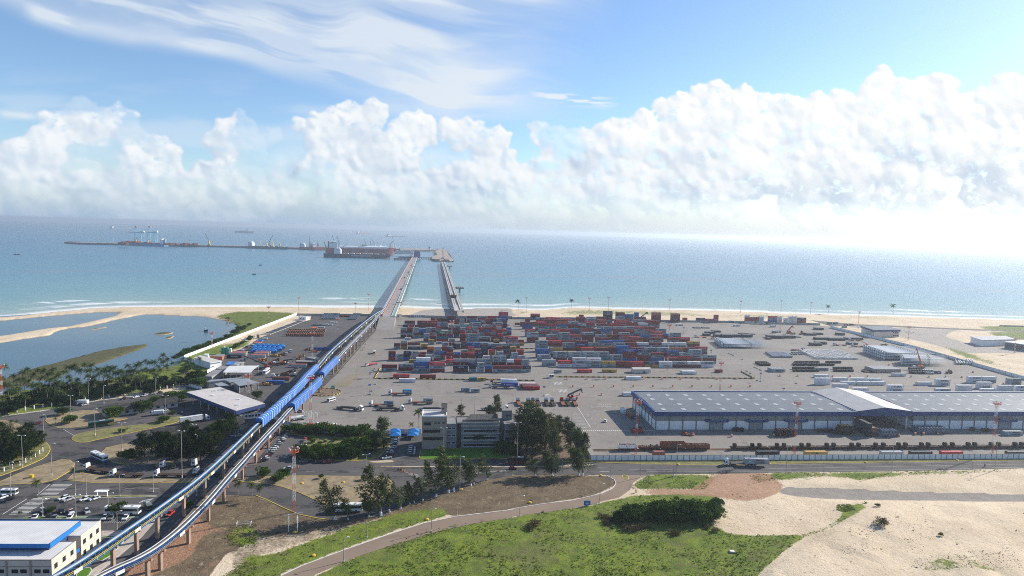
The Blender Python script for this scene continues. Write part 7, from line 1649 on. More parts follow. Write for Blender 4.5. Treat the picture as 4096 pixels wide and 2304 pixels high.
for x,y,h,l in ((800,882,16,'biggest leaning casuarina at the left of the row'),(930,882,9,'thin casuarina in front of the white bus'),(1140,852,9,'low casuarina right of the white bus'),(1262,842,20,'tallest casuarina of the avenue row'),(1342,802,13,'casuarina right of the tallest one'),(1460,772,11,'dark casuarina mid row'),(1550,727,8,'first of three thin casuarinas mid row'),(1592,717,9,'second of three thin casuarinas mid row'),(1682,692,11,'bare leaning casuarina by the orange cones'),(1815,652,15,'left casuarina of the trio below the office'),(1937,612,15.5,'middle casuarina of the trio below the office'),(1992,597,19,'slim casuarina right of the trio'),(2165,540,11,'left casuarina of the pale trio'),(2197,527,12,'middle casuarina of the pale trio'),(2332,486,11,'right casuarina of the pale trio')):
 casu(G('C1',x,y),h,l,'tree','casuarina_tree','casuarinas along the slip road',rs.uniform(-.3,.3),white=True,wide=1.15)
for x,y,h,l in ((235,440,10,'slim casuarina left on the brown field edge'),(408,440,12,'left casuarina of a close pair on the brown field edge'),(447,440,12.5,'right casuarina of a close pair on the brown field edge'),(680,437,13,'left casuarina of the pair before the wall'),(714,438,14,'right casuarina of the pair before the wall')): casu(G('C2',x,y),h,l,'tree','casuarina_tree','casuarinas along the slip road',rs.uniform(-.3,.3),white=True,wide=1.25)
for tg,x,y,h,l,w in (('O1',1490,770,20,'huge casuarina nearest the office wing',1.15),('O1',1600,720,25,'tallest of the huge casuarinas',1.1),('O1',1720,760,23,'huge casuarina in the middle of the clump',1.15),('O1',1830,740,21,'huge casuarina at the right of the clump',1.15),('O1',1660,810,16,'huge casuarina at the front of the clump',1.2),('O1',1900,700,15,'casuarina right edge of the big clump',1.1),('O1',2000,560,12,'rounded casuarina behind the bare earth',1.2),('O1',2120,560,11,'casuarina by the wall corner',1.1),('O1',2180,720,14,'casuarina along the slanting wall',1.1),('O1',2250,860,16,'casuarina near the lower wall end',1.1),('O1',2330,870,14,'casuarina touching the lower wall end',1.0),('O1',1960,840,14,'casuarina before the bare earth',1.0),('B1',1280,1270,18,'tall dense casuarina left of the blue car ports',.9),('B1',1200,1300,11,'shorter casuarina left of the tall dense one',1.1),('B1',2060,935,8,'left feathery tree behind the office',1.4),('B1',2410,930,14,'right feathery tree behind the office',.9),('B1',2350,945,8,'low feathery tree behind the office',1.3)): casu_big(G(tg,x,y),h,l,'tree','casuarina_tree',None,rs.uniform(-3,3),wide=w)
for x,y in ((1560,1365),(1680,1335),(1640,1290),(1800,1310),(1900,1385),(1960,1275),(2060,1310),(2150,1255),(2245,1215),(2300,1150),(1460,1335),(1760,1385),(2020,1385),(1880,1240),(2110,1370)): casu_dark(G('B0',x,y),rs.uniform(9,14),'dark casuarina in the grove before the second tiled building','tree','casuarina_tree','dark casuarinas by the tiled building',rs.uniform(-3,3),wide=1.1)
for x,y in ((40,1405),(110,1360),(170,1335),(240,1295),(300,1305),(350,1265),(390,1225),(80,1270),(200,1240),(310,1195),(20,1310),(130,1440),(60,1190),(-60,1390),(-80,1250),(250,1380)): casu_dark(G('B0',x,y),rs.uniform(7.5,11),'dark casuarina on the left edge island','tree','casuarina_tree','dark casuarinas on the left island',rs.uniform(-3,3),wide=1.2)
def many(place,tg,pts,h0,h1,label,name,group,cat='bush',base=4.0,wide=1.0):
 for i,s in enumerate(pts.split()):
  x,y=map(float,s.split(',')); place(G(tg,x,y),rs.uniform(h0,h1),label,cat,name,group,rs.uniform(-3,3),i,base=base,wide=wide)
many(darkb,'B0','420,760 470,700 540,740 620,700 680,760 600,640 700,820 440,820 380,800 20,900 80,910 -60,900 1070,720 1120,700 1180,730 1240,720 1300,690 960,760 780,800 1380,640 1620,600 1700,640 1560,680 1900,620 1940,560 300,820 160,860 530,820 640,800 760,720 240,780 830,700 900,720 1000,750 1450,640 1820,600 1480,700',3.5,6,'dark rounded bush under the park palms','bush','bushes under the park palms',wide=1.3)
many(thick,'L1','0,790 70,760 150,740 200,705 260,690 340,665 420,640 500,610 560,570 610,560 660,545 720,520 760,500 1000,350 1050,335 1100,320 960,390 900,430 850,460 1200,250 1120,290',3.0,5.5,'dense green bush along the lagoon side of the white wall','bush','bushes along the lagoon wall',wide=1.25)
many(darkb,'B0','60,780 120,720 200,840 260,760 340,700 420,680 500,660 560,780 620,640 700,760 740,640 820,700 880,640 940,620 990,700 1030,640 1090,600 1140,680 1190,650 1260,600 1340,660 1400,580 1450,600 1530,600 1590,620 1660,560 1720,620 1780,580 1840,500 1880,470 1940,600 1990,520',2.2,4,'low dark shrub between the park palm trunks','bush','low shrubs between the park palms',wide=1.5)
many(bush,'L1','1180,500 1110,535 1060,560 1000,600 950,620 900,640 1230,470 870,660',2.5,4,'green bush inside the white wall','bush','bushes inside the white wall',wide=1.2)
for tg,x,y,h,w,l in (('L1',385,1125,6.5,1.3,'rear bushy tree before the workshop sheds'),('L1',375,1245,6.5,1.35,'front bushy tree before the workshop sheds'),('L2',1315,380,5,1.1,'small tree under the conveyor beside the gate hall'),('B0',1140,945,6.5,1.2,'wide tree at the left end of the tiled building'),('B0',1430,890,7,1.15,'middle tree before the tiled building'),('B0',1540,850,7,1.0,'right tree before the tiled building'),('B0',1720,790,6.5,1.5,'spreading tree left of the gate hall'),('B0',1830,780,6.5,1.4,'spreading tree touching the gate hall'),('B0',640,915,4.5,1.3,'rear shrub on the sandy bus island'),('B0',700,1000,4.5,1.3,'front shrub on the sandy bus island'),('B0',1640,990,3.6,1.5,'round shrub on the long grass island'),('B0',1735,925,3.2,1.0,'small bright shrub near the gate sign'),('B0',1235,1090,2.2,1.4,'low shrub mid way on the long grass island'),('B0',1290,1372,5,1.3,'bright green shrub on the dry truck island'),('B0',1425,1335,2.4,1,'small shrub beside the bright green one'),('C1',60,450,4,1.3,'left bush at the loop island tip'),('C1',220,500,4.2,1.1,'middle bush at the loop island tip'),('C1',275,465,4.4,.9,'right bush at the loop island tip'),('C1',655,470,2.2,.8,'tiny tree on the loop island'),('C1',1085,485,2.4,.8,'small shrub by the lamp on the loop island'),('C0',505,815,2.6,1.1,'round bush between the parked cars'),('C0',1185,835,5,.9,'small tree before the long white bus'),('C0',1890,760,2.5,1.2,'bush between the conveyor columns'),('L2',690,960,6,1.2,'bright tree beside the second tiled building'),('B0',2200,1090,6,1.0,'green tree beside the tiled building end'),('A0',2295,1105,3,1.4,'lone bush on the lagoon shore'),('O1',1240,770,5,1.6,'dark bush in front of the office wing'),('O1',1340,790,5.5,1.6,'second dark bush in front of the office wing'),('O1',1180,690,4.5,1.4,'bush against the office windows')): bush(G(tg,x,y),h,l,'bush','bush',None,rs.uniform(-3,3),base=4.0,wide=w)
many(bush,'B1','430,1320 470,1345 520,1335 590,1325 650,1340 700,1315 780,1300 830,1335 880,1295 960,1265 1040,1245 1110,1225 1080,1300 1160,1190 1170,1260 1000,1330 930,1340 760,1355 620,1365',4.4,6.6,'rounded tree of the garden grove','garden_tree','trees of the garden grove','tree',wide=1.2)
many(bush,'B1','335,1090 380,1085 480,1095 545,1100 600,1105 660,1100 715,1095 815,1118 870,1130 960,1130 1050,1118',3.6,6,'rounded tree along the curved white wall','garden_tree','trees along the curved wall','tree',wide=1.45)
many(bush,'B1','560,1200 640,1215 700,1190 800,1180 560,1160 870,1215',1.2,2.0,'low shrub in the garden','garden_shrub','low shrubs of the garden',wide=1.3)
for x,y,h,l in ((1215,890,6.2,'leftmost big round crown of the thicket'),(1400,865,5.4,'second crown from left in the thicket'),(1560,890,7.6,'third crown from left in the thicket'),(1690,885,8.2,'tallest crown in the middle of the thicket'),(1850,900,8.0,'fifth crown from left in the thicket'),(1975,880,7.0,'rightmost big crown of the thicket'),(1480,830,5.5,'crown behind the middle of the thicket'),(1780,830,6.0,'crown behind the right of the thicket')): thick(G('C2',x,y),h,l,'tree','thicket_tree',None,rs.uniform(-3,3),base=4.2,wide=1.2)
many(thick,'C2','1130,905 1300,905 1340,880 1460,905 1620,920 1760,925 1900,925 2010,890 1080,890 1240,915',2.0,3.2,'low dark shrub at the foot of the thicket','thicket_shrub','low shrubs of the thicket',wide=1.3)
many(thick,'C2','2060,760 2085,740 2090,830 2040,850 1150,880 1080,880',2.5,3.6,'small bright shrub at the edge of the thicket','thicket_shrub','small shrubs beside the thicket',wide=1.1)
many(dryb,'C2','920,880 990,900 1050,930 1120,960 1180,940 1240,980 1300,960 1340,910 960,930 1090,900 1160,1000 1260,1010 1350,980 1430,900 1620,1040 1660,1060 220,950 180,990 1960,980 2040,1020',1.0,1.9,'brown dry bush on the green slope','dry_bush','dry bushes on the green slope',base=2.2,wide=1.2)
dryb(G('C3',1130,1000),2.6,'lone round bush on the sand','bush','dry_bush',None,base=2.2,wide=.9); bush(G('C3',1735,1090),1.2,'tiny green plant on the sand','bush','bush',None,base=4.0,wide=1.3); bush(G('C3',1100,775),1.3,'tiny plant below the dirt track','bush','bush',None,base=4.0,wide=1.3)
def tufts():
 """uncountable grass and scrub tufts on the slopes"""
 rs=random.Random(9); m=MB(); zones=[(GRASS[3][0],7500,.5),(GRASS[4][0],1300,.45),(GRASS[5][0],500,.45),(GRASS[6][0],700,.45),(GRASS[7][0],500,.4),(GRASS[8][0],900,.45),(GRASS[14][0],300,.45),(GRASS[15][0],120,.4),(GRASS[16][0],400,.4),(GRASS[13][0],600,.5)]
 def scatter(poly,n,sz):
  x0=min(p[0] for p in poly);x1=max(p[0] for p in poly);y0=max(1150,min(p[1] for p in poly));y1=min(2500,max(p[1] for p in poly)); xs=np.array([rs.uniform(x0,x1) for _ in range(n*3)]); ys=np.array([rs.uniform(y0,y1) for _ in range(n*3)]); ok=inpoly(xs,ys,poly); k=0
  for x,y,o in zip(xs,ys,ok):
   if not o or k>=n: continue
   P=gp(x,y,.0); g=vn(np.array(P.x/9.),np.array(P.y/9.),13)
   if g<.30: continue
   k+=1; s=sz*rs.uniform(.35,1.05)*(2.2 if rs.random()<.04 else 1); P.z=zground(P)
   for _ in range(7): a=rs.uniform(0,6.283); d=Vector((math.cos(a)*.8,math.sin(a)*.8,rs.uniform(.5,1.2))); leafq(m,P+Vector((rs.uniform(-.6,.6)*s,rs.uniform(-.6,.6)*s,-.05)),d,s*rs.uniform(.6,1.3),s*.45,rs)
 for z,n,s in zones: scatter(z,n,s)
 tag(m.build('grass_tufts',M('tuft_leaf')),'tufts of green grass over the slopes','grass',kind='stuff')
 m=MB()
 for z,n,s in ((PP('C2',2000,640,2576,600,'C3',0,640,900,760,300,1050,0,1060,'C2',2200,1050),260,.22),(PP('C3',300,1100,1000,780,2576,720,2576,1449,0,1449),420,.22),(PP('C3',850,880,1650,900,1700,1250,700,1300),420,.25),(PP('C3',1500,1330,2450,1200,2576,1449,1400,1449),520,.28),(PP('C3',0,430,2576,400,2576,560,0,540),200,.22),(GRASS[3][0],900,.4),(DRY[0][0],900,.28)): scatter(z,n,s)
 tag(m.build('dry_scrub',M('dry_leaf')),'sparse dry scrub over the sand','scrub',kind='stuff')
def zground(P):
 """height of the bare land below a point (from the ground mesh)"""
 global _BV
 if _BV is None:
  from mathutils.bvhtree import BVHTree
  me=bpy.data.objects['ground'].data; n=len(me.vertices); co=np.empty(n*3,np.float32); me.vertices.foreach_get('co',co); q=np.empty(len(me.loops),np.int32); me.loops.foreach_get('vertex_index',q)
  co=co.reshape(-1,3); q=q.reshape(-1,4); keep=(np.abs(co[q[:,0],0])<600)&(co[q[:,0],1]<700)
  _BV=BVHTree.FromPolygons(co.tolist(),q[keep].tolist())
 h=_BV.ray_cast(Vector((P.x,P.y,60)),Vector((0,0,-1)))
 return h[0].z if h[0] else 0.0
_BV=None
tufts()
for o in COL.objects:
 if o.parent is None and o.get('category') in ('bush','tree','palm tree') and o.location.y<330 and o.location.z<.01: o.location.z=max(0,zground(o.location))
# ---------------------------------------------------------------- lamps, towers, signs
pmat('tower_red',(.50,.10,.05),.6,.3,dirt=((.3,.12,.08),.4)); pmat('lamp_glass',(.7,.7,.68),.3,.5)
def lamp(tagn,x,y,ty,label,heads=2,base=True):
 P=G(tagn,x,y); P.z=max(0,zground(P)) if P.y<330 else 0; h=zat(P,tagn,x,ty); h=max(4,min(22,h-P.z)); t=thing('lamp_post',label,'lamp post',P,random.uniform(-.5,.5)); m=MB(); m.tube([(0,0,0),(0,0,h)],[.17,.09],8); m.build('pole',M('wood_pole' if base else 'galv'),t)
 if base: m=MB(); m.tube([(0,0,0),(0,0,h*.09)],[.19,.185],8); m.build('painted_base',M('limewash'),t)
 for i in range(heads):
  s=1 if i==0 else -1; m=MB(); m.bar((0,0,h),(s*1.25,0,h+.22),.1); m.build('arm',M('galv'),t); m=MB(); m.box((s*1.45,0,h+.18),(.95,.36,.20),0,.7); m.build('lamp_head',M('lamp_glass'),t)
 if heads==0: m=MB(); m.bar((-.8,0,h-.6),(.8,0,h-.6),.12); m.build('cross_arm',M('wood_pole'),t)
for a in (('B0',1045,800,620,'lamp post on the far side of the palm park road',1),('B0',713,912,722,'lamp post on the sandy bus island',2),('B0',1568,712,540,'lamp post behind the left tiled roof',1),('B0',958,1125,850,'lamp post in front of the green bus',1),('B0',1228,1280,995,'lamp post on the dry island above the bright shrub',2),('B0',1665,925,725,'lamp post beside the white box truck',2),('B0',440,1165,940,'lamp post at the avenue bend by the dark car',1),('B0',228,1440,1125,'lamp post among the white fence posts at left',2),('B0',1955,1180,1015,'lamp post inside the dark grove, left one',2),('B0',1990,1305,1120,'lamp post inside the dark grove, right one',2),('B0',2365,1115,855,'tall lamp post before the gate hall corner',1),('B0',2393,1095,930,'lamp post just right of the tall gate lamp',2),('B0',890,745,550,'lamp post among the park palms',2),
 ('C0',110,650,305,'lamp post by the white van at the left',1),('C0',521,443,120,'lamp post on the dry triangular island',1),('C0',758,650,300,'lamp post on the grass median at the crossing',1),('C0',1832,475,-240,'tallest pole beside the parked trucks',2),('C0',870,630,435,'thin lamp post on the median, left one',1),('C0',1205,650,435,'thin lamp post on the median, middle one',1),('C0',1543,605,435,'thin lamp post on the median, right one',1),('C0',1180,990,800,'lamp post before the yellow paving',1),('C0',1980,640,440,'lamp post between the two conveyors',1),('C0',1095,832,625,'lamp post at the tail of the long white bus',1),('C0',765,852,640,'lamp post in the middle car row',1),('C0',430,850,670,'thin lamp post by the silver car',1),
 ('C1',1108,522,230,'double lamp post before the tallest casuarina',2),('C1',2050,588,250,'lamp post right of the casuarina trio',1),('C1',883,1305,1060,'nearest lamp post on the brown lane',1),('C1',1765,1000,780,'second lamp post on the brown lane',1),('C2',78,845,640,'third lamp post on the brown lane',1),('C2',883,712,525,'fourth lamp post on the brown lane',1),('C2',985,568,370,'pole at the tip of the brown field',0),('C1',1115,1060,910,'short pole on the green verge, left one',0),('C1',2022,842,710,'short pole on the green verge, right one',0),('C2',505,445,120,'lamp post between two pairs of casuarinas',1),('C2',50,325,-90,'double lamp before the dark big trees',2),('C2',1290,460,295,'thin pole at the lane junction',0),('C2',1622,450,270,'short pole of the pair by the avenue truck',0),('C2',1650,440,130,'tall lamp of the pair by the avenue truck',1),('C3',178,430,130,'first tall roadside lamp on the right avenue',1),('C3',553,435,295,'first short pole on the right avenue',0),('C3',1245,405,105,'second tall roadside lamp on the right avenue',1),('C3',2053,405,290,'second short pole on the right avenue',0),('C3',2283,385,85,'third tall roadside lamp on the right avenue',1),
 ('B2',598,1040,900,'lamp post at the yard corner behind the trees',1),('B2',690,1210,1045,'lamp post behind the slanting white wall',1),('B1',1308,1052,890,'lamp post at the tall dense casuarina',1),('B1',1885,1340,1050,'double lamp on the bright lawn',2),('B1',2200,920,730,'double lamp behind the office',2),('B1',2065,862,755,'thin lamp behind the office, left one',1),('B2',0,880,760,'thin lamp behind the big trees',1)): lamp(*a)
LAT={}
def tower(tagn,x,y,ty,label,plat=True,w=.85,group=None):
 P=G(tagn,x,y); h=max(15,min(42,zat(P,tagn,x,ty))); t=thing('light_tower',label,'light tower',P,YARD,group); a=MB(); b=MB(); n=max(8,int(h/2.2)); q=[(-w/2,-w/2),(w/2,-w/2),(w/2,w/2),(-w/2,w/2)]; th=.07
 for i in range(n):
  m=b if (i*7//n)%2 else a; z0,z1=h*i/n,h*(i+1)/n
  for k in range(4):
   p=q[k];r=q[(k+1)%4]; m.bar((*p,z0),(*p,z1),th); m.bar((*p,z0),(*r,z1),th*.6); m.bar((*p,z1),(*r,z1),th*.6)
 a.build('red_lattice',M('tower_red'),t); b.build('white_lattice',M('limewash'),t)
 if plat:
  m=MB(); r=1.9; n=12
  for zz in (h,h+1.0):
   for i in range(n): a0,a1=6.283*i/n,6.283*(i+1)/n; m.bar((r*math.cos(a0),r*math.sin(a0),zz),(r*math.cos(a1),r*math.sin(a1),zz),.14,.3 if zz==h else .12)
  for i in range(0,n,2): a0=6.283*i/n; m.bar((r*math.cos(a0),r*math.sin(a0),h),(r*math.cos(a0),r*math.sin(a0),h+1.0),.09); m.bar((0,0,h),(r*math.cos(a0),r*math.sin(a0),h),.1)
  m.build('platform',M('tower_red'),t)
  for i in range(6): a0=6.283*i/6; f=MB(); f.box((2.0*math.cos(a0),2.0*math.sin(a0),h+1.0),(.5,.5,.45),a0); f.build('floodlight',M('galv'),t)
for a in (('C1',383,806,195,'red and white light tower rising above the loop island'),('B2',1245,1310,790,'light tower at the near warehouse corner'),('B3',265,1310,800,'light tower in front of the left warehouse'),('B3',2258,1300,805,'light tower in front of the right warehouse'),('K1',1225,1005,240,'light tower standing in the left container block'),('K3',440,1022,285,'light tower standing in the right container block'),('K3',1285,1342,900,'thin light tower behind the warehouse roof'),('A2',965,1095,885,'tall light tower behind the right block'),('A2',143,1038,885,'first thin beach light tower right of the piers'),('A2',775,1022,893,'second thin beach light tower right of the piers'),('A2',1585,1012,907,'third thin beach light tower right of the piers'),('A2',2298,1037,920,'fourth thin beach light tower right of the piers'),('A3',130,1030,915,'fifth thin beach light tower right of the piers'),('A3',428,1047,935,'sixth thin beach light tower right of the piers'),('A3',905,1200,1027,'light tower before the slanting wall top'),('A3',1410,1312,1180,'light tower beside the blue roofed office'),('A3',2480,1440,1335,'light tower at the far right edge'),('A3',118,1235,1130,'thin light tower behind the far reach stacker'),('A1',430,1062,885,'beach light tower left of the coil rows'),('A1',1132,1012,852,'tallest beach light tower left of the pier'),('A1',1000,1062,942,'light tower just left of the pier foot'),('A1',128,1128,980,'light tower on the lagoon marsh'),('A1',820,1240,1175,'thin light tower in the left yard'),('L1',862,460,165,'light tower at the lagoon shore, right one'),('L1',598,640,465,'light tower at the lagoon shore, left one'),('L1',2212,842,380,'light tower among the workshop machines'),('L2',2182,835,50,'light tower beside the striped sheds'),('B0',20,790,432,'light tower at the left edge in the palm park'),('L2',1185,380,190,'short red tower behind the gate hall')): tower(*a)
def pier_tower(tg,x,y,ty,label):
 P=G(tg,x,y,PIERZ); h=zat(P,tg,x,ty)-PIERZ; t=thing('pier_crane',label,'crane',P); m=MB(); 
 for k in range(10):
  for a,b in ((-1,-1),(1,-1),(1,1),(-1,1)): m.bar((a*1.5,b*1.5,h*k/10),(a*1.5,b*1.5,h*(k+1)/10),.4); m.bar((a*1.5,b*1.5,h*k/10),(-b*1.5,a*1.5,h*(k+1)/10),.25)
 m.build('lattice_mast',M('tower_red'),t); m=MB(); m.box((0,0,0),(9,9,4)); m.build('base',M('rust_dark'),t); m=MB(); m.bar((0,0,h),(0,0,h+4),.5); m.build('mast_top',M('steel_dark'),t)
pier_tower('S3',2180,600,405,'tall lattice crane on the rock island'); pier_tower('S3',2372,1290,1235,'red lattice machine on the second pier')
def dolphin(tg,x,y,label):
 P=G(tg,x,y,WATER); t=thing('mooring_dolphin',label,'dolphin',Vector((P.x,P.y,0))); m=MB(); m.box((0,0,-3),(3,3,9)); m.build('pile',M('concrete_dark'),t); m=MB(); m.box((0,0,6),(16,9,2.2)); m.build('platform',M('concrete_dark'),t)
 for k in range(4): m=MB(); m.box((-6+4*k,0,8.2),(2,3,1.8)); m.build('bollard',M('concrete'),t)
dolphin('S3',2480,1200,'near platform on a single leg beside the second pier'); dolphin('S3',2305,785,'far platform on a single leg beside the second pier')
def sign(tagn,x,y,ty,label,col='blue_paint',w=1.9,hh=1.1):
 P=G(tagn,x,y); P.z=.09; h=max(2.2,zat(P,tagn,x,ty)); t=thing('yard_sign',label,'sign',P,YARD); m=MB(); m.box((0,0,0),(1.1,1.1,.75),0,.6); m.build('base',M('concrete'),t); m=MB(); m.bar((0,0,.7),(0,0,h),.14); m.build('post',M('steel_dark'),t); m=MB(); m.box((0,-.1,h-hh),(w,.12,hh)); b=m.build('board',M(col),t); e=MB(); e.box((0,-.17,h-hh*.65),(w*.5,.02,hh*.18)); e.build('marking',M('ink_white'),b)
for i,a in enumerate((('B1',1145,710,605,'blue sign on the left yard lane'),('B2',320,728,625,'blue sign left of the red reach stacker'),('B2',2498,582,490,'blue sign at the right barrier corner'),('K2',310,915,812,'blue sign between the two container blocks'),('K1',2150,375,278,'blue sign farther up between the blocks'),('K3',700,418,318,'blue sign right of the last right block rows'),('K3',1145,735,685,'blue sign above the right block corner'),('K3',2310,1352,1295,'blue sign behind the warehouse ridge'),('K3',1290,660,548,'blue sign before the left blade stack'),('B2',1238,985,935,'blue sign in the warehouse end shadow'))): sign(*a)
sign('B1',775,695,620,'green sign on the roundabout','silo_green',2.2,2.0); sign('C2',755,745,692,'tilted blue board beside the brown lane','blue_paint',2.8,1.9)
def many_things(tagn,pts,build,label,cat,name,group=None):
 first=None
 for x,y in pts:
  P=G(tagn,x,y); P.z=.09
  if first is None: first=thing(name,label,cat,P,YARD,group); build(first)
  else: dup(first,P,YARD)
def drum(t):
 m=MB(); m.tube([(0,0,0),(0,0,.62)],.62,14); m.tube([(0,0,.95),(0,0,1.5)],.62,14); m.build('drum',M('orange_paint'),t); m=MB(); m.tube([(0,0,.60),(0,0,.97)],.63,14); m.build('white_band',M('white_paint'),t)
many_things('B2',[(x,557) for x in (555,757,945,1135,1325,1512,1700,1885,2070,2255)],drum,'orange and white drum in the row below the barrier','drum','marker_drum','drums below the barrier row')
many_things('B2',[(x,634) for x in (613,823,1022,1220,1418,1617,1813,2008,2203,2395)],drum,'orange and white drum in the row behind the warehouse','drum','marker_drum','drums behind the warehouse')
many_things('B2',[(680,716),(900,718),(1110,716)],drum,'orange and white drum near the reach stacker','drum','marker_drum','drums near the reach stacker')
many_things('B3',[(300,527),(650,530),(827,532),(1000,534),(1215,420),(1440,535),(1618,537),(1787,535),(1950,540),(843,674),(1485,606),(2368,606),(2330,500),(2062,490),(1300,402),(120,527)],drum,'orange drum among the white containers','drum','marker_drum','drums among the white containers')
many_things('C3',[(60,40),(125,42),(1137,44),(1318,48),(1482,30),(1565,30),(1710,24)],drum,'yellowish drum along the warehouse shadow edge','drum','marker_drum','drums along the warehouse front')
many_things('C2',[(1752,35),(1823,37),(2210,50)],drum,'drum before the left warehouse doors','drum','marker_drum','drums before the left warehouse doors')
def block_sign(t):
 m=MB(); m.box((0,0,0),(1.6,1.0,.8),0,.7); m.build('block',M('concrete'),t); m=MB(); m.bar((0,0,.7),(0,0,1.7),.08); m.box((0,0,1.6),(.5,.06,.5)); m.build('plate',M('white_paint'),t)
many_things('K3',[(1430,745),(1470,760),(1500,774),(1645,838),(1845,970),(1880,986),(1925,1005),(1945,1016),(1720,1040),(1775,1065),(1885,1182),(2255,1108),(2515,1225)],block_sign,'concrete block with a small plate beside the right lane','barrier','concrete_block','concrete blocks beside the right lane')
many_things('B1',[(1150,505),(1165,490),(1180,470),(1195,455),(1150,712),(1165,678),(1200,610),(1105,205),(1090,235),(1070,265)],block_sign,'concrete block with a small plate on the left lane','barrier','concrete_block','concrete blocks on the left lane')
def cone(t):
 m=MB(); m.tube([(0,0,.05),(0,0,1.25)],[.36,.06],12); m.build('cone',M('orange_paint'),t); m=MB(); m.box((0,0,0),(.9,.9,.06)); m.build('foot',M('rubber'),t)
many_things('C1',[(1488,402),(1545,415),(1588,433),(2440,400),(425,362),(1468,392)],cone,'tall orange cone on the striped avenue marking','cone','traffic_cone','cones on the striped marking')
def mound(t): m=MB(); m.tube([(0,0,0),(0,0,.35),(0,0,.5)],[.75,.7,.4],14); m.build('cover',M('yellow_paint'),t)
many_things('C1',[(465,522),(880,511),(2065,580),(1720,882),(578,1246),(390,1012)],mound,'yellow painted manhole collar by the slip road','manhole','manhole_collar','yellow manhole collars by the slip road')
many_things('C2',[(895,441),(785,288),(1672,330),(525,445),(180,713),(1975,458)],mound,'yellow painted manhole collar along the avenue','manhole','manhole_collar','yellow manhole collars along the avenue')
many_things('C3',[(985,310),(1905,290),(15,322)],mound,'yellow painted manhole collar on the grass verge','manhole','manhole_collar','yellow manhole collars on the verge')
def bin_():
 P=G('C0',318,460); t=thing('yellow_tank','round yellow tank on the dry triangular island','tank',P); m=MB(); m.tube([(0,0,0),(0,0,1.3)],[.8,.85],16); m.build('tub',M('yellow_paint'),t); m=MB(); m.tube([(0,0,1.28),(0,0,1.42)],[.9,.88],16); m.build('lid',M('yellow_paint'),t)
bin_()
def bus_shelter():
 a=G('C0',968,655);b=G('C0',1080,655); t=thing('bus_shelter','pale bus shelter on the grass median','bus shelter',a,yawto(a,b)); L=(b-a).length
 m=MB(); m.box((L/2,0,2.5),(L+.6,2.2,.25)); m.build('roof',M('white_paint'),t)
 for x in (.2,L-.2): m=MB(); m.box((x,.4,0),(.3,.5,2.5)); m.build('post',M('white_paint'),t)
 m=MB(); m.box((L/2,.5,.45),(L*.7,.4,.1)); m.box((L/2,.5,0),(.3,.3,.45)); m.build('bench',M('concrete'),t)
bus_shelter()
pmat('tent_blue',(.02,.17,.46),.7,.2,var=.08)
def carport(tagn,x,y,label,n=1):
 P=G(tagn,x,y); t=thing('car_port',label,'car port',P,YARD); w=6.0; d=5.5
 m=MB(); m.add([(-w/2,-d/2,2.3),(w/2,-d/2,2.3),(w/2,d/2,2.3),(-w/2,d/2,2.3),(-.3,.2,3.6),(.3,-.2,3.6)],[(0,1,5,4),(1,2,5),(2,3,4,5),(3,0,4),(3,2,1,0)]); m.build('canopy',M('tent_blue'),t)
 for sx in (-1,1):
  for sy in (-1,1): m=MB(); m.box((sx*(w/2-.15),sy*(d/2-.15),0),(.14,.14,2.35)); m.build('post',M('galv'),t)
for x,y,l in ((1405,1112,'rear left blue fabric car port'),(1402,1150,'front left blue fabric car port'),(1590,1112,'rear right blue fabric car port'),(1580,1150,'front right blue fabric car port')): carport('B1',x,y,l)
def tents():
 first=None
 for r in range(3):
  for k in range(6-r//2):
   x=1285+k*78+r*(-5)+ (0 if r else 40); y=605+r*38+ k*3; P=G('L1',x,y)
   if first is None:
    t=thing('pyramid_tent','blue pyramid tent in the close set rows of the left yard','tent',P,R(20),'blue pyramid tents in the left yard'); w=6.0; m=MB(); m.add([(-w/2,-w/2,2.2),(w/2,-w/2,2.2),(w/2,w/2,2.2),(-w/2,w/2,2.2),(0,0,4.6)],[(0,1,4),(1,2,4),(2,3,4),(3,0,4)]); m.box((0,0,4.3),(.5,.5,.5)); m.build('canopy',M('tent_blue'),t); m=MB()
    for sx in (-1,1):
     for sy in (-1,1): m.box((sx*w*.48,sy*w*.48,0),(.15,.15,2.25))
    m.build('frame',M('galv'),t); m=MB(); m.box((0,0,.4),(w-.5,w-.5,1.6)); m.build('side_sheet',M('tent_blue'),t); first=t
   else: dup(first,P,R(20))
tents()
def gantry():
 for i,(x,y) in enumerate(((1960,735),(2080,760),(2150,775),(2225,785),(2295,790))):
  P=G('L2',x,y); h=6.0; t=thing('curved_post','white curved post, %s in the row by the truck gate'%ordinal(i+1),'post',P,R(-50)); m=MB(); m.tube([(0,0,0),(0,0,h*.85),(-.4,0,h),(-2.6,0,h+.15)],.11,8); m.build('post',M('white_paint'),t); m=MB(); m.box((-2.8,0,h+.05),(.7,.3,.15)); m.build('lamp_head',M('lamp_glass'),t)
gantry()
def goalpost():
 P=G('C0',2455,938); t=thing('pipe_frame','low white pipe frame on the dirt field','frame',P,R(8)); m=MB()
 for x in (-2.6,2.6):
  for y in (-.8,.8): m.bar((x,y,0),(x,y,1.6 if y>0 else 1.1),.12)
 m.bar((-2.6,.8,.9),(2.6,.8,.9),.1); m.bar((-2.6,-.8,.9),(2.6,-.8,.9),.1); m.bar((-2.6,-.8,1.1),(-2.6,.8,1.1),.1); m.bar((2.6,-.8,1.1),(2.6,.8,1.1),.1); m.build('frame',M('white_paint'),t)
goalpost()
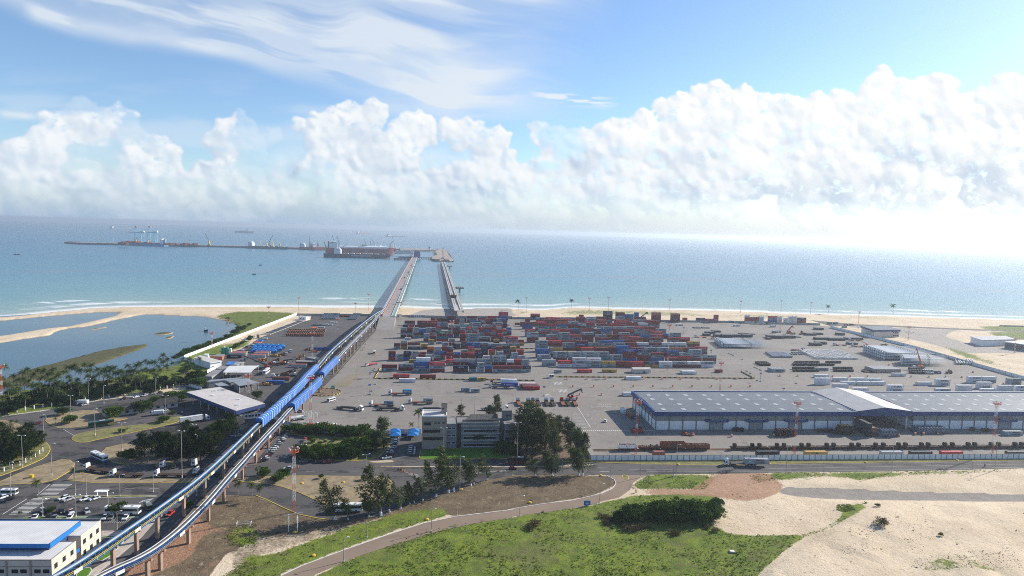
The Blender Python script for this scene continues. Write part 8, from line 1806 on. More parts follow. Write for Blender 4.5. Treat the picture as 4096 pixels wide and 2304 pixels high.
def solar_sign():
 P=G('C1',372,1005); P.z=max(0,zground(P)); t=thing('lane_gantry','tilted panel on two poles below the lattice tower','gantry',P,R(5)); h=zat(P,'C1',372,830)-P.z
 for x in (-1.6,1.6): m=MB(); m.bar((x,0,0),(x,0,h),.22); m.build('pole',M('limewash'),t); m=MB(); m.box((x,-.2,h-2.2),(.5,.3,1.1)); m.build('meter_box',M('white_paint'),t)
 m=MB(); m.bar((-3.2,0,h-.4),(3.4,.5,h+.6),.2); m.build('beam',M('galv'),t)
solar_sign()
def slab_lid():
 P=G('C2',2212,1232); P.z=max(0,zground(P)); t=thing('drain_chamber','small concrete drain chamber on the green slope','drain',P,R(-10)); m=MB(); m.box((0,0,-.2),(1.8,1.5,.7)); m.build('chamber',M('concrete'),t); m=MB(); m.box((0,0,.5),(1.4,1.1,.08)); m.build('lid',M('white_wall'),t)
slab_lid()
# ---------------------------------------------------------------- railway
def railway():
 a=G('C2',820,185);b=G('C3',3000,160); t=thing('railway_track','single railway track behind the white wall','track',a); t['kind']='structure'; d=b-a; m=MB(); m.bar(Vector((0,0,.06)),d+Vector((0,0,.06)),4.2,.22); m.build('ballast',pmat('ballast',(.20,.175,.13),.95,.1,scale=.2,var=.3,dirt=((.12,.12,.05),.7)),t); s=Vector((-d.y,d.x,0)).normalized()
 for k in (-.72,.72): m=MB(); m.bar(s*k+Vector((0,0,.28)),d+s*k+Vector((0,0,.28)),.14,.22); m.build('rail',M('rust'),t)
 return a,d.normalized(),s
RA,RD,RS=railway()
def rail_at(tagn,x): # point on the track under a photo column
 best=min((RA+RD*k*.5 for k in range(1200)),key=lambda p:abs(proj((p.x,p.y,.4))[0]-pxy(tagn,x,0)[0])); return Vector((best.x,best.y,.4))
pmat('scrap',(.20,.13,.10),.8,.3,scale=2.5,var=.6,dirt=((.45,.38,.3),.8))
def bogies(t,L):
 for x in (-L/2+1.6,L/2-1.6):
  m=MB(); m.box((x,0,.25),(2.2,1.7,.45)); m.build('bogie',M('rust_dark'),t)
  for dx in (-.8,.8): m=MB(); m.tube([(x+dx,-.8,.42),(x+dx,.8,.42)],.42,12); m.build('wheelset',M('steel_dark'),t)
def wagon(tagn,x0,x1,kind,label,mat='rust'):
 a=rail_at(tagn,x0);b=rail_at(tagn,x1); L=(b-a).length-.6; P=(a+b)/2; t=thing('railway_wagon',label,'railway wagon',P,yawto(a,b)); bogies(t,L); m=MB(); m.box((0,0,.7),(L,2.7,.35)); m.build('underframe',M('rust_dark'),t); rs=random.Random(int(x0))
 if kind!='flat':
  h=1.9 if kind=='gondola' else 3.0 if kind=='box' else .7
  m=MB()
  for s in (-1,1): m.box((0,s*1.32,1.05),(L,.10,h)); m.box((s*(L/2-.05),0,1.05),(.10,2.54,h))
  for k in range(9):
   for s in (-1,1): m.box((-L/2+.3+k*(L-.6)/8,s*1.41,1.05),(.14,.1,h))
  m.build('side_walls',M(mat),t)
  if kind=='box':
   m=MB()
   for k in range(8): m.bar((-L/2+.2+k*(L-.4)/7,-1.3,h+1.0),(-L/2+.2+k*(L-.4)/7,1.3,h+1.0),.14)
   m.build('roof_ribs',M('rust'),t); m=MB(); m.box((0,-1.45,1.2),(2.0,.12,h-.4)); m.build('door',M('steel_dark'),t)
  else:
   m=MB()
   for k in range(90): m.box((rs.uniform(-L/2+.4,L/2-.4),rs.uniform(-1.1,1.1),1.05+h*.55+rs.uniform(-.5,.5)),(rs.uniform(.3,1.4),rs.uniform(.2,.8),rs.uniform(.2,.9)),rs.uniform(0,3),rs.uniform(.4,1))
   m.build('scrap_load',M('scrap'),t)
 else:
  m=MB()
  for s in (-1,1): m.box((0,s*1.28,1.05),(L,.14,.22))
  m.build('side_rail',M('rust_dark'),t)
 return t
wagon('C2',1060,1258,'gondola','pale gondola wagon full of scrap at the track end','white_paint'); wagon('C2',1262,1488,'low','low wagon heaped with scrap second on the track'); wagon('C2',1490,1738,'box','tall rusty box wagon with open roof ribs'); wagon('C2',1740,1985,'gondola','rusty gondola wagon right of the box wagon')
g8='flat railway wagons carrying coils'
xs=[('C2',2195,2576)]+[('C3',a,a+243) for a in range(5,2900,245)]
for i,(tg,x0,x1) in enumerate(xs): wagon(tg,x0,x1,'flat',f'rusty flat wagon, {ordinal(i+1)} of the coil wagons from left')['group']=g8
COILM={}; COILS=[]
def coil_things(pts,r,w,mat,label,group,name='steel_coil',cat='coil',rz=0.0,hole=True):
 """coils lying on their sides; pts are world points of the ground contact"""
 k=(r,w,mat)
 if k not in COILM:
  m=MB(); n=16; ri=r*.42; vs=[]
  for x,rr in ((-w/2,ri),(-w/2,r),(w/2,r),(w/2,ri)): vs+=[(x,rr*math.cos(6.283*i/n),r+rr*math.sin(6.283*i/n)) for i in range(n)]
  fs=[]
  for q in range(4):
   for i in range(n): fs.append((q*n+i,q*n+(i+1)%n,((q+1)%4)*n+(i+1)%n,((q+1)%4)*n+i))
  m.add(vs,fs); m.mats=[M(mat)]; m.m=[0]*len(m.f); COILM[k]=m.mesh(name)
 for p in pts: COILS.append((p.xy.length-(80 if hole is None else 0),p.copy(),rz,k,name,label,cat,group))
COILX=[('C2',2240),('C2',2420),('C2',2490)]+[('C3',x) for x in (85,155,335,405,590,660,840,905,1085,1160,1310,1380,1540,1610,1780,1850,2010,2075,2245,2320,2485,2545,2650,2730)]
coil_things([rail_at(tg,x)+Vector((0,0,1.05)) for tg,x in COILX],1.12,1.5,'rust_dark','large dark steel coil riding on a flat railway wagon','coils on the railway wagons','steel_coil','coil',yawto(Vector((0,0,0)),RD))
def grid(tagn,c00,c10,c01,nx,ny,z=.09,jit=.0,lim=None):
 a=G(tagn,*c00);b=G(tagn,*c10);c=G(tagn,*c01); r=[]
 for j in range(ny):
  for i in range(nx):
   p=a+(b-a)*(i/max(1,nx-1))+(c-a)*(j/max(1,ny-1)); p.z=z; p.x+=random.uniform(-jit,jit);p.y+=random.uniform(-jit,jit); r.append(p)
 return r
pmat('coil_silver',(.36,.38,.41),.45,.4,.3,scale=.3,rand=.2); pmat('coil_blue',(.16,.20,.27),.4,.5,.5,rand=.2); pmat('wire_dark',(.035,.033,.035),.7,.3,.2)
coil_things(grid('A1',(660,1100),(815,1100),(690,1052),10,6,jit=.2),1.0,1.7,'coil_silver','silver coil in the left block by the beach wall','silver coils by the beach wall, left block',rz=YARD)
coil_things(grid('A1',(845,1076),(950,1078),(850,1062),8,2,jit=.2),1.0,1.7,'rust','brown coil between the two silver blocks','brown coils by the beach wall',rz=YARD)
coil_things(grid('A1',(925,1104),(1000,1106),(985,1052),6,6,jit=.2),1.0,1.7,'coil_silver','silver coil in the right block by the beach wall','silver coils by the beach wall, right block',rz=YARD)
coil_things(grid('K3',(2130,806),(2250,806),(2030,740),7,7,jit=.15),.95,1.5,'coil_silver','silver coil of the left block behind the drum rows','silver coils of the right yard, left block',rz=YARD); coil_things(grid('K3',(2290,806),(2440,806),(2170,740),8,7,jit=.15),.95,1.5,'coil_silver','silver coil of the right block behind the drum rows','silver coils of the right yard, right block',rz=YARD)
for (tg,c0,c1,c2,nx,ny,l) in (('K3',(1925,938),(2085,938),(1865,905),5,3,'black coil by the blue topped containers'),('B3',(262,420),(495,420),(275,395),10,3,'black coil in the rear dark row'),('B3',(520,420),(655,420),(590,395),6,2,'black coil in the rear dark row, right heap'),('B3',(262,480),(500,480),(255,455),10,2,'black coil in the front dark row, left heap'),('B3',(672,480),(845,480),(665,455),8,2,'black coil in the front dark row, right heap'),('B3',(1430,498),(1560,503),(1425,462),6,3,'black coil beside the orange crane')): coil_things(grid(tg,c0,c1,c2,nx,ny,jit=.25),1.15,1.7,'wire_dark',l,'dark coils: '+l,rz=YARD)
coil_things(grid('B3',(1570,503),(1655,505),(1560,478),5,2,jit=.2),1.0,1.5,'coil_silver','silver coil beside the blue skip','silver coils beside the blue skip',rz=YARD); coil_things(grid('B3',(1900,408),(2075,412),(1880,372),8,4,jit=.2),1.0,1.5,'coil_silver','silver coil behind the blade tips','silver coils behind the blade tips',rz=YARD); coil_things(grid('B3',(235,312),(360,310),(240,295),6,2,jit=.2),.9,1.4,'coil_silver','silver coil left of the white blocks','silver coils left of the white blocks',rz=YARD)
def heap(tagn,x0,x1,y,n,rows,r,mat,label,group,dz=.8,deep=0):
 pts=[]
 for k in range(rows):
  for i in range(n-k):
   p=G(tagn,x0+(x1-x0)*(i+.5*k)/max(1,n-1),y); p.z=.09+k*r*1.6
   for d in range(deep+1): q=p+YV*d*1.9; pts.append(q)
 coil_things(pts,r,1.7,mat,label,group,rz=YARD+R(90))
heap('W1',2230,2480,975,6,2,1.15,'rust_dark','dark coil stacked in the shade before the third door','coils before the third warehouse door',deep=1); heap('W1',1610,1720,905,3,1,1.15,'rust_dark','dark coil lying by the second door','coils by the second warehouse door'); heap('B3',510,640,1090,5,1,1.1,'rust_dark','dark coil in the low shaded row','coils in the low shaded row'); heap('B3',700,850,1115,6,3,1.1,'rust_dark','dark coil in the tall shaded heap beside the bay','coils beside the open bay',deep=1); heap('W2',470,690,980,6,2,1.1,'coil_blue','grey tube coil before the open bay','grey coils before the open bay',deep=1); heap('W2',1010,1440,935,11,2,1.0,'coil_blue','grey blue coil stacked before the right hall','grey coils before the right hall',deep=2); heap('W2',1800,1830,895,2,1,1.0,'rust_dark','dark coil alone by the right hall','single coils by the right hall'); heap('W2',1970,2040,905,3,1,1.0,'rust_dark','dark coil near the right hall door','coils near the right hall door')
def slab(tagn,x0,x1,y,h,label,dep=7.0):
 a=G(tagn,x0,y);b=G(tagn,x1,y); L=(b-a).length; t=thing('slab_stack',label,'steel stack',a,YARD,'dark steel stacks on the right yard'); n=max(2,int(h/.45)); rs=random.Random(int(x0)); m=MB()
 for k in range(n): m.box((L/2+rs.uniform(-.25,.25),dep/2+rs.uniform(-.2,.2),.09+k*h/n),(L*rs.uniform(.93,1),dep*rs.uniform(.93,1),h/n-.06))
 m.build('plates',M('steel_dark'),t); m=MB(); 
 for k in range(4): m.box((L*(k+.5)/4,dep/2,-.02),(.4,dep+.3,.13))
 m.build('timbers',M('rust_dark'),t)
i=0
for tg,l in (('A2',((1835,1905,1192,1),(1920,1990,1192,1),(1955,2045,1245,2),(2020,2105,1232,2),(1935,2000,1270,2.5),(2045,2130,1278,2.6),(2122,2220,1284,3),(2210,2308,1280,2.8),(2330,2420,1282,2.8),(2300,2368,1253,1.2),(2385,2450,1254,.8))),('A3',((0,70,1290,3),(70,170,1294,3),(178,278,1292,2.8),(485,560,1208,2.6),(385,488,1263,2.4),(482,556,1257,2.2),(705,772,1262,2.8),(482,636,1306,2.4),(622,778,1314,2.6),(785,955,1308,2.5),(440,545,1367,2.8),(492,594,1353,2.6),(820,905,1356,2),(0,36,1304,2),(295,332,1285,1)))):
 for x0,x1,y,h in l: i+=1; slab(tg,x0,x1,y,h,f'dark steel stack, {ordinal(i)} counted from the left blade stack side')
pmat('granite',(.62,.61,.58),.8,.2,scale=.6,rand=.12)
def blocks():
 first=None; m=MB(); m.box((0,0,0),(3.2,2.0,1.9),0,.97); me=None; rs=random.Random(3)
 for p in grid('B3',(480,352),(880,355),(330,278),12,8,jit=.5):
  if me is None: o=m.build('stone_block',M('granite')); me=o.data; o.location=p; o.rotation_euler=(0,0,YARD)
  else: o=link('stone_block',me,None,p,YARD+rs.uniform(-.08,.08))
  tag(o,'pale quarried block in the large white grid of the right yard','stone block','pale quarried blocks on the right yard')
blocks()
def rebar():
 m=MB(); n=14; m.tube([(0,-1.0,.75),(0,1.0,.75)],.75,n); me=None; rs=random.Random(8)
 for lay in range(2):
  for p in grid('L1',(1800,420),(2390,424),(1850,345),20,4,z=.09+lay*1.35,jit=.2)[:20 if lay==0 else 80]:
   if me is None: o=m.build('wire_rod_coil',M('rust')); me=o.data; o.location=p
   else: o=link('wire_rod_coil',me,None,p,YARD+rs.uniform(-.1,.1))
   tag(o,'rusty wire rod coil in the long brown stack of the left yard','coil','rusty coils of the long brown stack')
rebar()
def bundles(tagn,x0,x1,y,mat,label,n=5,h=1.3):
 a=G(tagn,x0,y);b=G(tagn,x1,y); t=thing('cargo_bundle',label,'cargo',a,YARD); L=(b-a).length; rs=random.Random(int(x0+y)); m=MB()
 for i in range(n):
  for k in range(2): m.box((L*(i+.5)/n,k*3.0+rs.uniform(-.3,.3),.09),(L/n*.85,2.4,h*rs.uniform(.6,1.1)))
 m.build('bundle',M(mat),t); m=MB()
 for i in range(n): m.box((L*(i+.5)/n,1.5,.0),(.25,5.6,.1))
 m.build('timbers',M('rust_dark'),t)
for a in (('A1',570,690,1162,'steel_dark','dark bundles at the middle of the left yard'),('A1',640,770,1160,'coil_silver','silver bundles at the middle of the left yard',7),('A1',545,620,1190,'orange_paint','orange bundles behind the rusty stack',4,1),('A1',600,690,1185,'coil_silver','pale bundles behind the rusty stack',6),('A1',540,705,1215,'coil_blue','blue grey bundles just behind the rusty stack',9),('A1',740,815,1135,'coil_silver','small silver bundles before the coil rows',5,.9),('L1',1200,1368,575,'coil_silver','silver frames behind the blue tents',6),('L1',1268,1385,535,'orange_paint','orange frames at the left yard edge',5,.9),('L1',1310,1410,508,'blue_paint','blue frames at the left yard edge',4),('L1',1390,1485,472,'coil_silver','silver frames at the left yard edge',4),('L1',1135,1185,600,'steel_dark','dark frame near the inner hedge',2),('L1',1030,1100,650,'coil_silver','pale frames by the red roofed containers',3,.8),('B2',1205,1320,1090,'rust','rusty cargo in the warehouse shadow',4,1.6),('W1',850,950,960,'rust','rusty parts by the first bollards',3,1.0),('B3',965,1065,487,'rust_dark','dark bundles left of the wooden stack',4,.9)): bundles(*a)
pmat('mach_yellow',(.55,.33,.03),.5,.4,dirt=((.2,.13,.06),.6)); pmat('mach_rust',(.23,.10,.05),.8,.2,var=.4)
def machine(tagn,x,y,mat,label,L=4.5,rz=0.0,h=1.8,kind=0):
 P=G(tagn,x,y); P.z=.09; t=thing('yard_machine',label,'machine',P,rz); m=MB(); m.box((0,0,.55),(L,1.9,.5)); m.box((-L*.22,0,1.0),(L*.4,1.7,h-.6)); m.build('body',M(mat),t); m=MB(); m.box((L*.25,0,1.0),(1.1,1.4,1.3),0,.85); m.build('cab',M('glass_dark'),t); m=MB(); m.bar((-L*.3,0,h+.3),(L*.7,.3,1.2+kind*2.2),.35); m.build('arm',M('rust_dark' if kind==0 else mat),t); wheels(t,(-L*.32,L*.32),2.2,.5,.4)
for a in (('L1',1650,755,'mach_yellow','yellow machine right of the red roofed containers',5.5),('L1',1575,745,'mach_yellow','yellow frame beside the yellow machine',5,.3,1.1),('L1',1730,735,'mach_rust','orange brown loader below the tents',5,.5,1.6,1),('L1',1385,830,'orange_paint','orange machine under the long black boom',5),('L1',1450,820,'mach_yellow','yellow tank machine under the long black boom',4),('L1',1550,875,'orange_paint','orange tractor near the white bus',5,.5,2.2),('L1',1630,820,'mach_rust','rusty trailer frame near the conveyor',6,.6,1),('L1',1620,900,'mach_rust','rusty trailer frame by the conveyor foot',6,.5,1),('L1',1780,870,'paint_white','white cabbed machine by the conveyor',5,.9),('L1',1985,800,'orange_paint','orange roller under the conveyor',4,.1,1.7),('L1',2250,680,'orange_paint','orange loader beside the blue container',6,.1,1.4),('L1',2140,655,'mach_rust','rusty loader left of the blue container',6,.1,1.6,1),('L1',2040,755,'mach_yellow','yellow excavator by the dull roof',5,.2,2,1),('L1',1390,1210,'mach_rust','rusty ladder frame below the sheds',5,.9,.9),('L1',1510,1215,'mach_yellow','yellow loader with forks below the sheds',4.5,.1,1.6),('L1',1130,1255,'paint_white','white forklift under the grey shed',4.5,.2,2.4,1),('L1',1610,1080,'paint_white','white cabbed crane base under the sheds',6,.1,2),('L1',1760,1060,'mach_rust','rusty machine under the sheds',6,.1,2,1),('L1',1900,1010,'mach_rust','dark machine against the striped shed',6,.1,2,1),('L1',1100,820,'coil_silver','heap of silver scrap by the black container',5,.2,1.2),('L1',860,1095,'mach_yellow','yellow ladder frame before the curved shed',2.2,.2,3.2,1),('A3',60,1240,'paint_blue','blue machine left of the far stacker',6,0,2.4),('A3',105,1235,'paint_white','white machine left of the far stacker',6,0,2.6),('A3',255,1252,'mach_yellow','yellow machine by the far stacker',5,0,1.8),('A3',1165,1365,'mach_rust','rusty trailer beyond the blade stack',7,0,1.2),('A3',785,1165,'orange_paint','orange loader outside the slanting wall',6,0,1.8),('A3',840,1160,'mach_rust','rusty loader outside the slanting wall',6,0,1.8),('B3',1000,455,'red_paint','red machine behind the wooden stack',5,0,1.8)): machine(*a)
def wood_stack():
 a=G('B3',1072,490);b=G('B3',1325,488); L=(b-a).length; t=thing('timber_stack','large flat beige crate stack before the blades','stack',a,YARD); m=MB(); m.box((L/2,7,.09),(L,14,3.0)); m.build('crates',M('beige_panel'),t); m=MB(); m.box((L/2,7,3.1),(L+.5,14.5,.15)); m.build('cover',M('roof_dim'),t)
 for k in range(6): m=MB(); m.box((L*(k+.5)/6,-.05,.3),(.25,.12,2.7)); m.build('batten',M('rust_dark'),t)
wood_stack()
def skip():
 a=G('B3',1668,502); t=thing('steel_skip','blue open skip beside the silver coils','skip',a,YARD); m=MB(); L,W=7,2.5
 for y in (0,W): m.bar((0,y,1.1),(L,y,1.1),.1,2.0)
 for x in (0,L): m.bar((x,.05,1.1),(x,W-.05,1.1),.1,2.0)
 m.box((L/2,W/2,.09),(L,W,.15)); m.build('body',M('navy_paint'),t); m=MB(); m.box((L*.6,-.08,.8),(.9,.04,.7)); m.build('label_plate',M('ink_white'),t)
skip()
# ---------------------------------------------------------------- wind turbine blades
pmat('blade_grey',(.42,.455,.49),.45,.4,var=.05); pmat('blade_white',(.72,.73,.74),.4,.4,var=.03)
def blade_mesh(L=52):
 m=MB(); n=10; st=[(0,1.05,1.05,0),(1.5,1.05,1.05,0),(7,1.5,.85,.2),(12,1.75,.62,.3),(24,1.25,.42,.2),(38,.75,.25,.05),(50,.3,.12,0),(L,.06,.05,0)]; vs=[]
 for x,a,b,o in st: vs+=[(x,o+a*math.cos(6.283*i/n),1.1+b*math.sin(6.283*i/n)) for i in range(n)]
 fs=[(k*n+i,k*n+(i+1)%n,(k+1)*n+(i+1)%n,(k+1)*n+i) for k in range(len(st)-1) for i in range(n)]+[tuple(range(n-1,-1,-1))]
 m.mat(M('blade_grey')).add(vs,fs); m.mat(M('blade_white')).tube([(-.05,0,1.1),(.25,0,1.1)],1.1,n)
 return m
BL=None
def blades(tagn,c0,c1,nx,nz,label,group,L=52,mat=None):
 global BL
 a=G(tagn,*c0);b=G(tagn,*c1); 
 for z in range(nz):
  for i in range(nx):
   p=a.lerp(b,i/max(1,nx-1)); p.z=.5+z*2.5
   if BL is None: mm=blade_mesh(); o=mm.build('turbine_blade'); BL=o.data; BL.polygons.foreach_set('use_smooth',[True]*len(BL.polygons)); o.location=p; o.rotation_euler=(0,0,YARD-R(1.5))
   else: o=link('turbine_blade',BL,None,p,YARD-R(1.5))
   o.scale=(L/52,1,1); tag(o,label,'turbine blade',group)
 for i in range(nx+1):
  p=a.lerp(b,(i-.5)/max(1,nx-1)); 
 t=thing('blade_rack','steel rack holding the '+label.split(' in ')[-1],'rack',Vector((a.x,a.y,0))); m=MB()
 for k in (1.0,L*.62):
  for i in range(nx+1):
   p=a.lerp(b,(i-.5)/max(1,nx-1))-Vector((a.x,a.y,0))+YU*k; p.z=0; m.bar(p,p+Vector((0,0,.3+nz*2.5)),.22)
  for z in range(nz+1): m.bar(a.lerp(b,-.5/max(1,nx-1))-Vector((a.x,a.y,0))+YU*k+Vector((0,0,.3+z*2.5)),a.lerp(b,1+.5/max(1,nx-1))-Vector((a.x,a.y,0))+YU*k+Vector((0,0,.3+z*2.5)),.2)
 m.build('frame',M('steel_dark'),t)
blades('K3',(1320,650),(1195,560),9,2,'long grey turbine blade in the left stack','turbine blades of the left stack',50)
blades('B3',(1165,358),(955,285),11,3,'long grey turbine blade in the big rear stack','turbine blades of the big rear stack',52)
blades('B3',(1345,415),(1330,385),4,3,'long grey turbine blade in the small front stack','turbine blades of the small front stack',44)
# ---------------------------------------------------------------- ships and cranes at sea
pmat('hull_navy',(.012,.020,.045),.5,.4,scale=.02); pmat('hull_red',(.26,.030,.032),.5,.4,scale=.02); pmat('hull_blue',(.10,.26,.42),.5,.4,scale=.02); pmat('hull_green',(.05,.11,.11),.5,.4,scale=.02); pmat('hull_maroon',(.22,.06,.055),.5,.4,scale=.02); pmat('boot_red',(.42,.13,.09),.6,.3); pmat('ship_white',(.74,.74,.72),.5,.3); pmat('hatch_cream',(.45,.42,.36),.6,.3); pmat('crane_blue',(.22,.50,.60),.5,.4); pmat('crane_yellow',(.68,.47,.08),.5,.4); pmat('ship_grey',(.16,.17,.20),.6,.3)
def ship(stern,bow,label,hull,beam=32,hh=13,sup=(.06,.13),sup_h=20,hatches=6,cranes=(),crane_mat='crane_yellow',deck='rust_dark',name='cargo_ship',aft=True,draft=3,boxes=None,tanks=False,text=None,bulb='boot_red'):
 """stern and bow are water points; local x runs to the bow"""
 a=G(*stern,WATER);b=G(*bow,WATER); L=(b-a).length; rz=yawto(a,b); t=thing(name,label,'ship',Vector((a.x,a.y,WATER)),rz)
 m=MB(); st=[(0,.78),(.04,.95),(.10,1),(.86,1),(.93,.78),(.975,.40),(1.0,.04)]; vs=[]
 for z,k in ((-draft,.9),(0,.97),(hh,1.0)):
  for x,w in st: 
   xx=x*L+(0 if x<.9 else (-.03*L*(1-max(0,z)/hh))); sh=(hh*.18 if z>0 and x>.9 else 0); vs.append((xx,-beam/2*w*k,z+sh)); vs.append((xx,beam/2*w*k,z+sh))
 n=len(st); fs=[]
 for r in range(2):
  for i in range(n-1):
   o=r*2*n+i*2; fs+=[(o,o+2,o+2+2*n,o+2*n),(o+3,o+1,o+1+2*n,o+3+2*n)]
  o=r*2*n; fs.append((o+1,o,o+2*n,o+1+2*n)); o=r*2*n+2*(n-1); fs.append((o,o+1,o+1+2*n,o+2*n))
 for i in range(n-1): o=4*n+i*2; fs.append((o,o+2,o+3,o+1))
 m.add(vs,fs); m.build('hull',M(hull),t)
 m=MB(); m.prism([(-.0,-beam*.36),(L*.9,-beam*.492),(L*.955,-beam*.25),(L*.975,0),(L*.955,beam*.25),(L*.9,beam*.492),(0,beam*.36)],-.3,.9); m.build('boot_top',M(bulb),t)
 m=MB(); m.tube([(L*.93,0,-.5),(L*.985,0,-.3),(L*1.0,0,-.8)],[2.4,2.2,.5],8); m.build('bulbous_bow',M(bulb),t)
 m=MB(); m.box((L*.47,0,hh-.05),(L*.84,beam*.9,.5)); m.build('deck',M(deck),t)
 x0,x1=sup[0]*L,sup[1]*L; m=MB(); m.box(((x0+x1)/2,0,hh),((x1-x0),beam*.72,sup_h*.72)); m.box(((x0+x1)/2,0,hh+sup_h*.72),((x1-x0)*.8,beam*.95,sup_h*.14)); m.box(((x0+x1)/2,0,hh+sup_h*.86),((x1-x0)*.5,beam*.5,sup_h*.14)); s=m.build('superstructure',M('ship_white'),t)
 m=MB(); m.box(((x0+x1)/2,0,hh+sup_h*.75),((x1-x0)*.82,beam*.96,sup_h*.05)); m.build('bridge_windows',M('glass_dark'),s)
 m=MB(); fx=x0-L*.018 if aft else x1+L*.015; m.box((fx,0,hh),(L*.022,beam*.2,sup_h*.95)); m.build('funnel',M(hull),t)
 m=MB(); m.bar(((x0+x1)/2,0,hh+sup_h),((x0+x1)/2,0,hh+sup_h*1.35),.8); m.bar((L*.95,0,hh),(L*.95,0,hh+12),.7); m.build('mast',M('ship_white'),t)
 h0,h1=(sup[1]+.03,.92) if aft else (.1,sup[0]-.03)
 for i in range(hatches):
  w=(h1-h0)/hatches; m=MB(); m.box(((h0+w*(i+.5))*L,0,hh+.4),(w*L*.72,beam*.62,2.4)); m.build('hatch_cover',M('hatch_cream'),t)
 for (k,reach,ang) in cranes:
  x=k*L; c=MB(); c.box((x,0,hh),(3.4,3.4,17)); o=c.build('deck_crane',M(crane_mat),t); j=MB(); j.bar((x,0,hh+16),(x+reach*math.cos(ang),0,hh+16+reach*math.sin(ang)),1.2); j.build('jib',M(crane_mat),o)
 if boxes:
  rs=random.Random(2); cols=['container_red','container_maroon','container_grey','container_blue','container_orange']; 
  for q in range(boxes):
   m=MB(); w=(h1-h0)/boxes; m.box(((h0+w*(q+.5))*L,0,hh+.4),(w*L*.86,beam*.86,rs.choice((3,5.5,8)))); m.build('container_bay',MATS.get(rs.choice(cols),M('rust')),t)
 if tanks:
  m=MB(); m.extr([(-beam*.4,hh),(beam*.4,hh),(beam*.33,hh+7),(beam*.15,hh+9),(-beam*.15,hh+9),(-beam*.33,hh+7)],Vector((L*.2,0,0)),Vector((L*.88,0,0))); m.build('tank_cover',M('ship_white'),t)
  for k in (.35,.5,.62,.8): m=MB(); m.bar((k*L,0,hh+9),(k*L,0,hh+20),1.4); m.build('vent_mast',M('ship_white'),t)
  m=MB(); m.box((L*.55,0,hh+9),(18,16,8)); m.build('manifold',M('hatch_cream'),t)
 if text:
  me=text_mesh(text,L*.29,'ink_white'); me.transform(Matrix.Translation((L*.555,-beam/2-.25,hh*.60))); link('lettering',me,t)
 return t
ship(('S3',75,572),('S3',1262,598),'navy bulk carrier with white lettering on its side','hull_navy',32,14,(.15,.25),22,7,((.42,26,.3),(.645,6,1.5),(.20,40,.5)),'ship_grey',text='MARMARAS NAVIGATION')
ship(('S3',98,512),('S3',1325,530),'large red gas carrier behind the navy ship','hull_red',44,25,(.06,.16),28,0,(),tanks=True,deck='hull_red')
ship(('S3',-170,446),('S3',100,446),'maroon bulk carrier partly hidden behind the red ship','hull_maroon',30,13,(.1,.25),18,2,((.5,10,1.4),),'boot_red')
ship(('S2',1385,690),('S2',2080,705),'maroon bulk carrier with dark cranes at the quay','hull_maroon',30,11,(.06,.20),19,4,((.38,9,1.5),(.62,9,1.5)),'boot_red')
ship(('S2',175,660),('S2',1135,690),'dark green bulk carrier with yellow cranes at the quay','hull_green',30,11,(.06,.15),20,6,((.32,14,1.9),(.48,14,1.9),(.63,12,1.9),(.79,22,2.4)),'crane_yellow',bulb='hull_green')
ship(('S1',1672,428),('S1',1000,400),'light blue container ship under the gantry cranes','hull_blue',32,11,(.05,.10),24,0,((.42,18,2.9),(.72,18,2.9)),'crane_yellow',boxes=9,bulb='hull_blue')
ship(('S3',1010,452),('S3',1425,472),'dark ship with a pale crane at the pier head','hull_maroon',26,12,(.12,.2),12,3,((.72,16,1.5),),'ship_white')
ship(('S1',775,138),('S1',1100,140),'long grey tanker far out at left','ship_grey',40,14,(.03,.10),18,0,deck='ship_grey'); ship(('F',591,586),('F',642,587),'loaded container ship on the horizon','ship_grey',40,22,(.55,.62),34,0,boxes=7,aft=False,deck='ship_grey')
ship(('S3',655,160),('S3',900,162),'reddish ship on the horizon, left of two','hull_maroon',36,16,(.02,.10),22,0); ship(('S3',1175,210),('S3',1550,215),'grey tanker on the horizon, right of two','ship_grey',38,12,(.06,.18),28,0,deck='ship_grey')
def boat(tg,x,y,label,L=12):
 P=G(tg,x,y,WATER); t=thing('fishing_boat',label,'boat',P,R(15)); m=MB(); m.hexa([(-L/2,-1.4,-.4),(L*.35,-1.4,-.4),(L*.35,1.4,-.4),(-L/2,1.4,-.4),(-L/2,-1.8,1.4),(L/2,-.6,2.2),(L/2,.6,2.2),(-L/2,1.8,1.4)]); m.build('hull',M('hull_navy'),t); m=MB(); m.box((-L*.15,0,1.4),(L*.3,2.2,2.6)); m.build('wheelhouse',M('ship_white'),t); m=MB(); m.bar((0,0,1.4),(0,0,8),.3); m.build('mast',M('ship_grey'),t)
boat('A0',170,450,'white fishing boat alone at far left',17); boat('S2',332,1278,'small dark boat near the silt line, lower one',9); boat('S2',478,1062,'small boat near the silt line, upper one',9); boat('L1',500,345,'tiny boat on the lagoon',4)
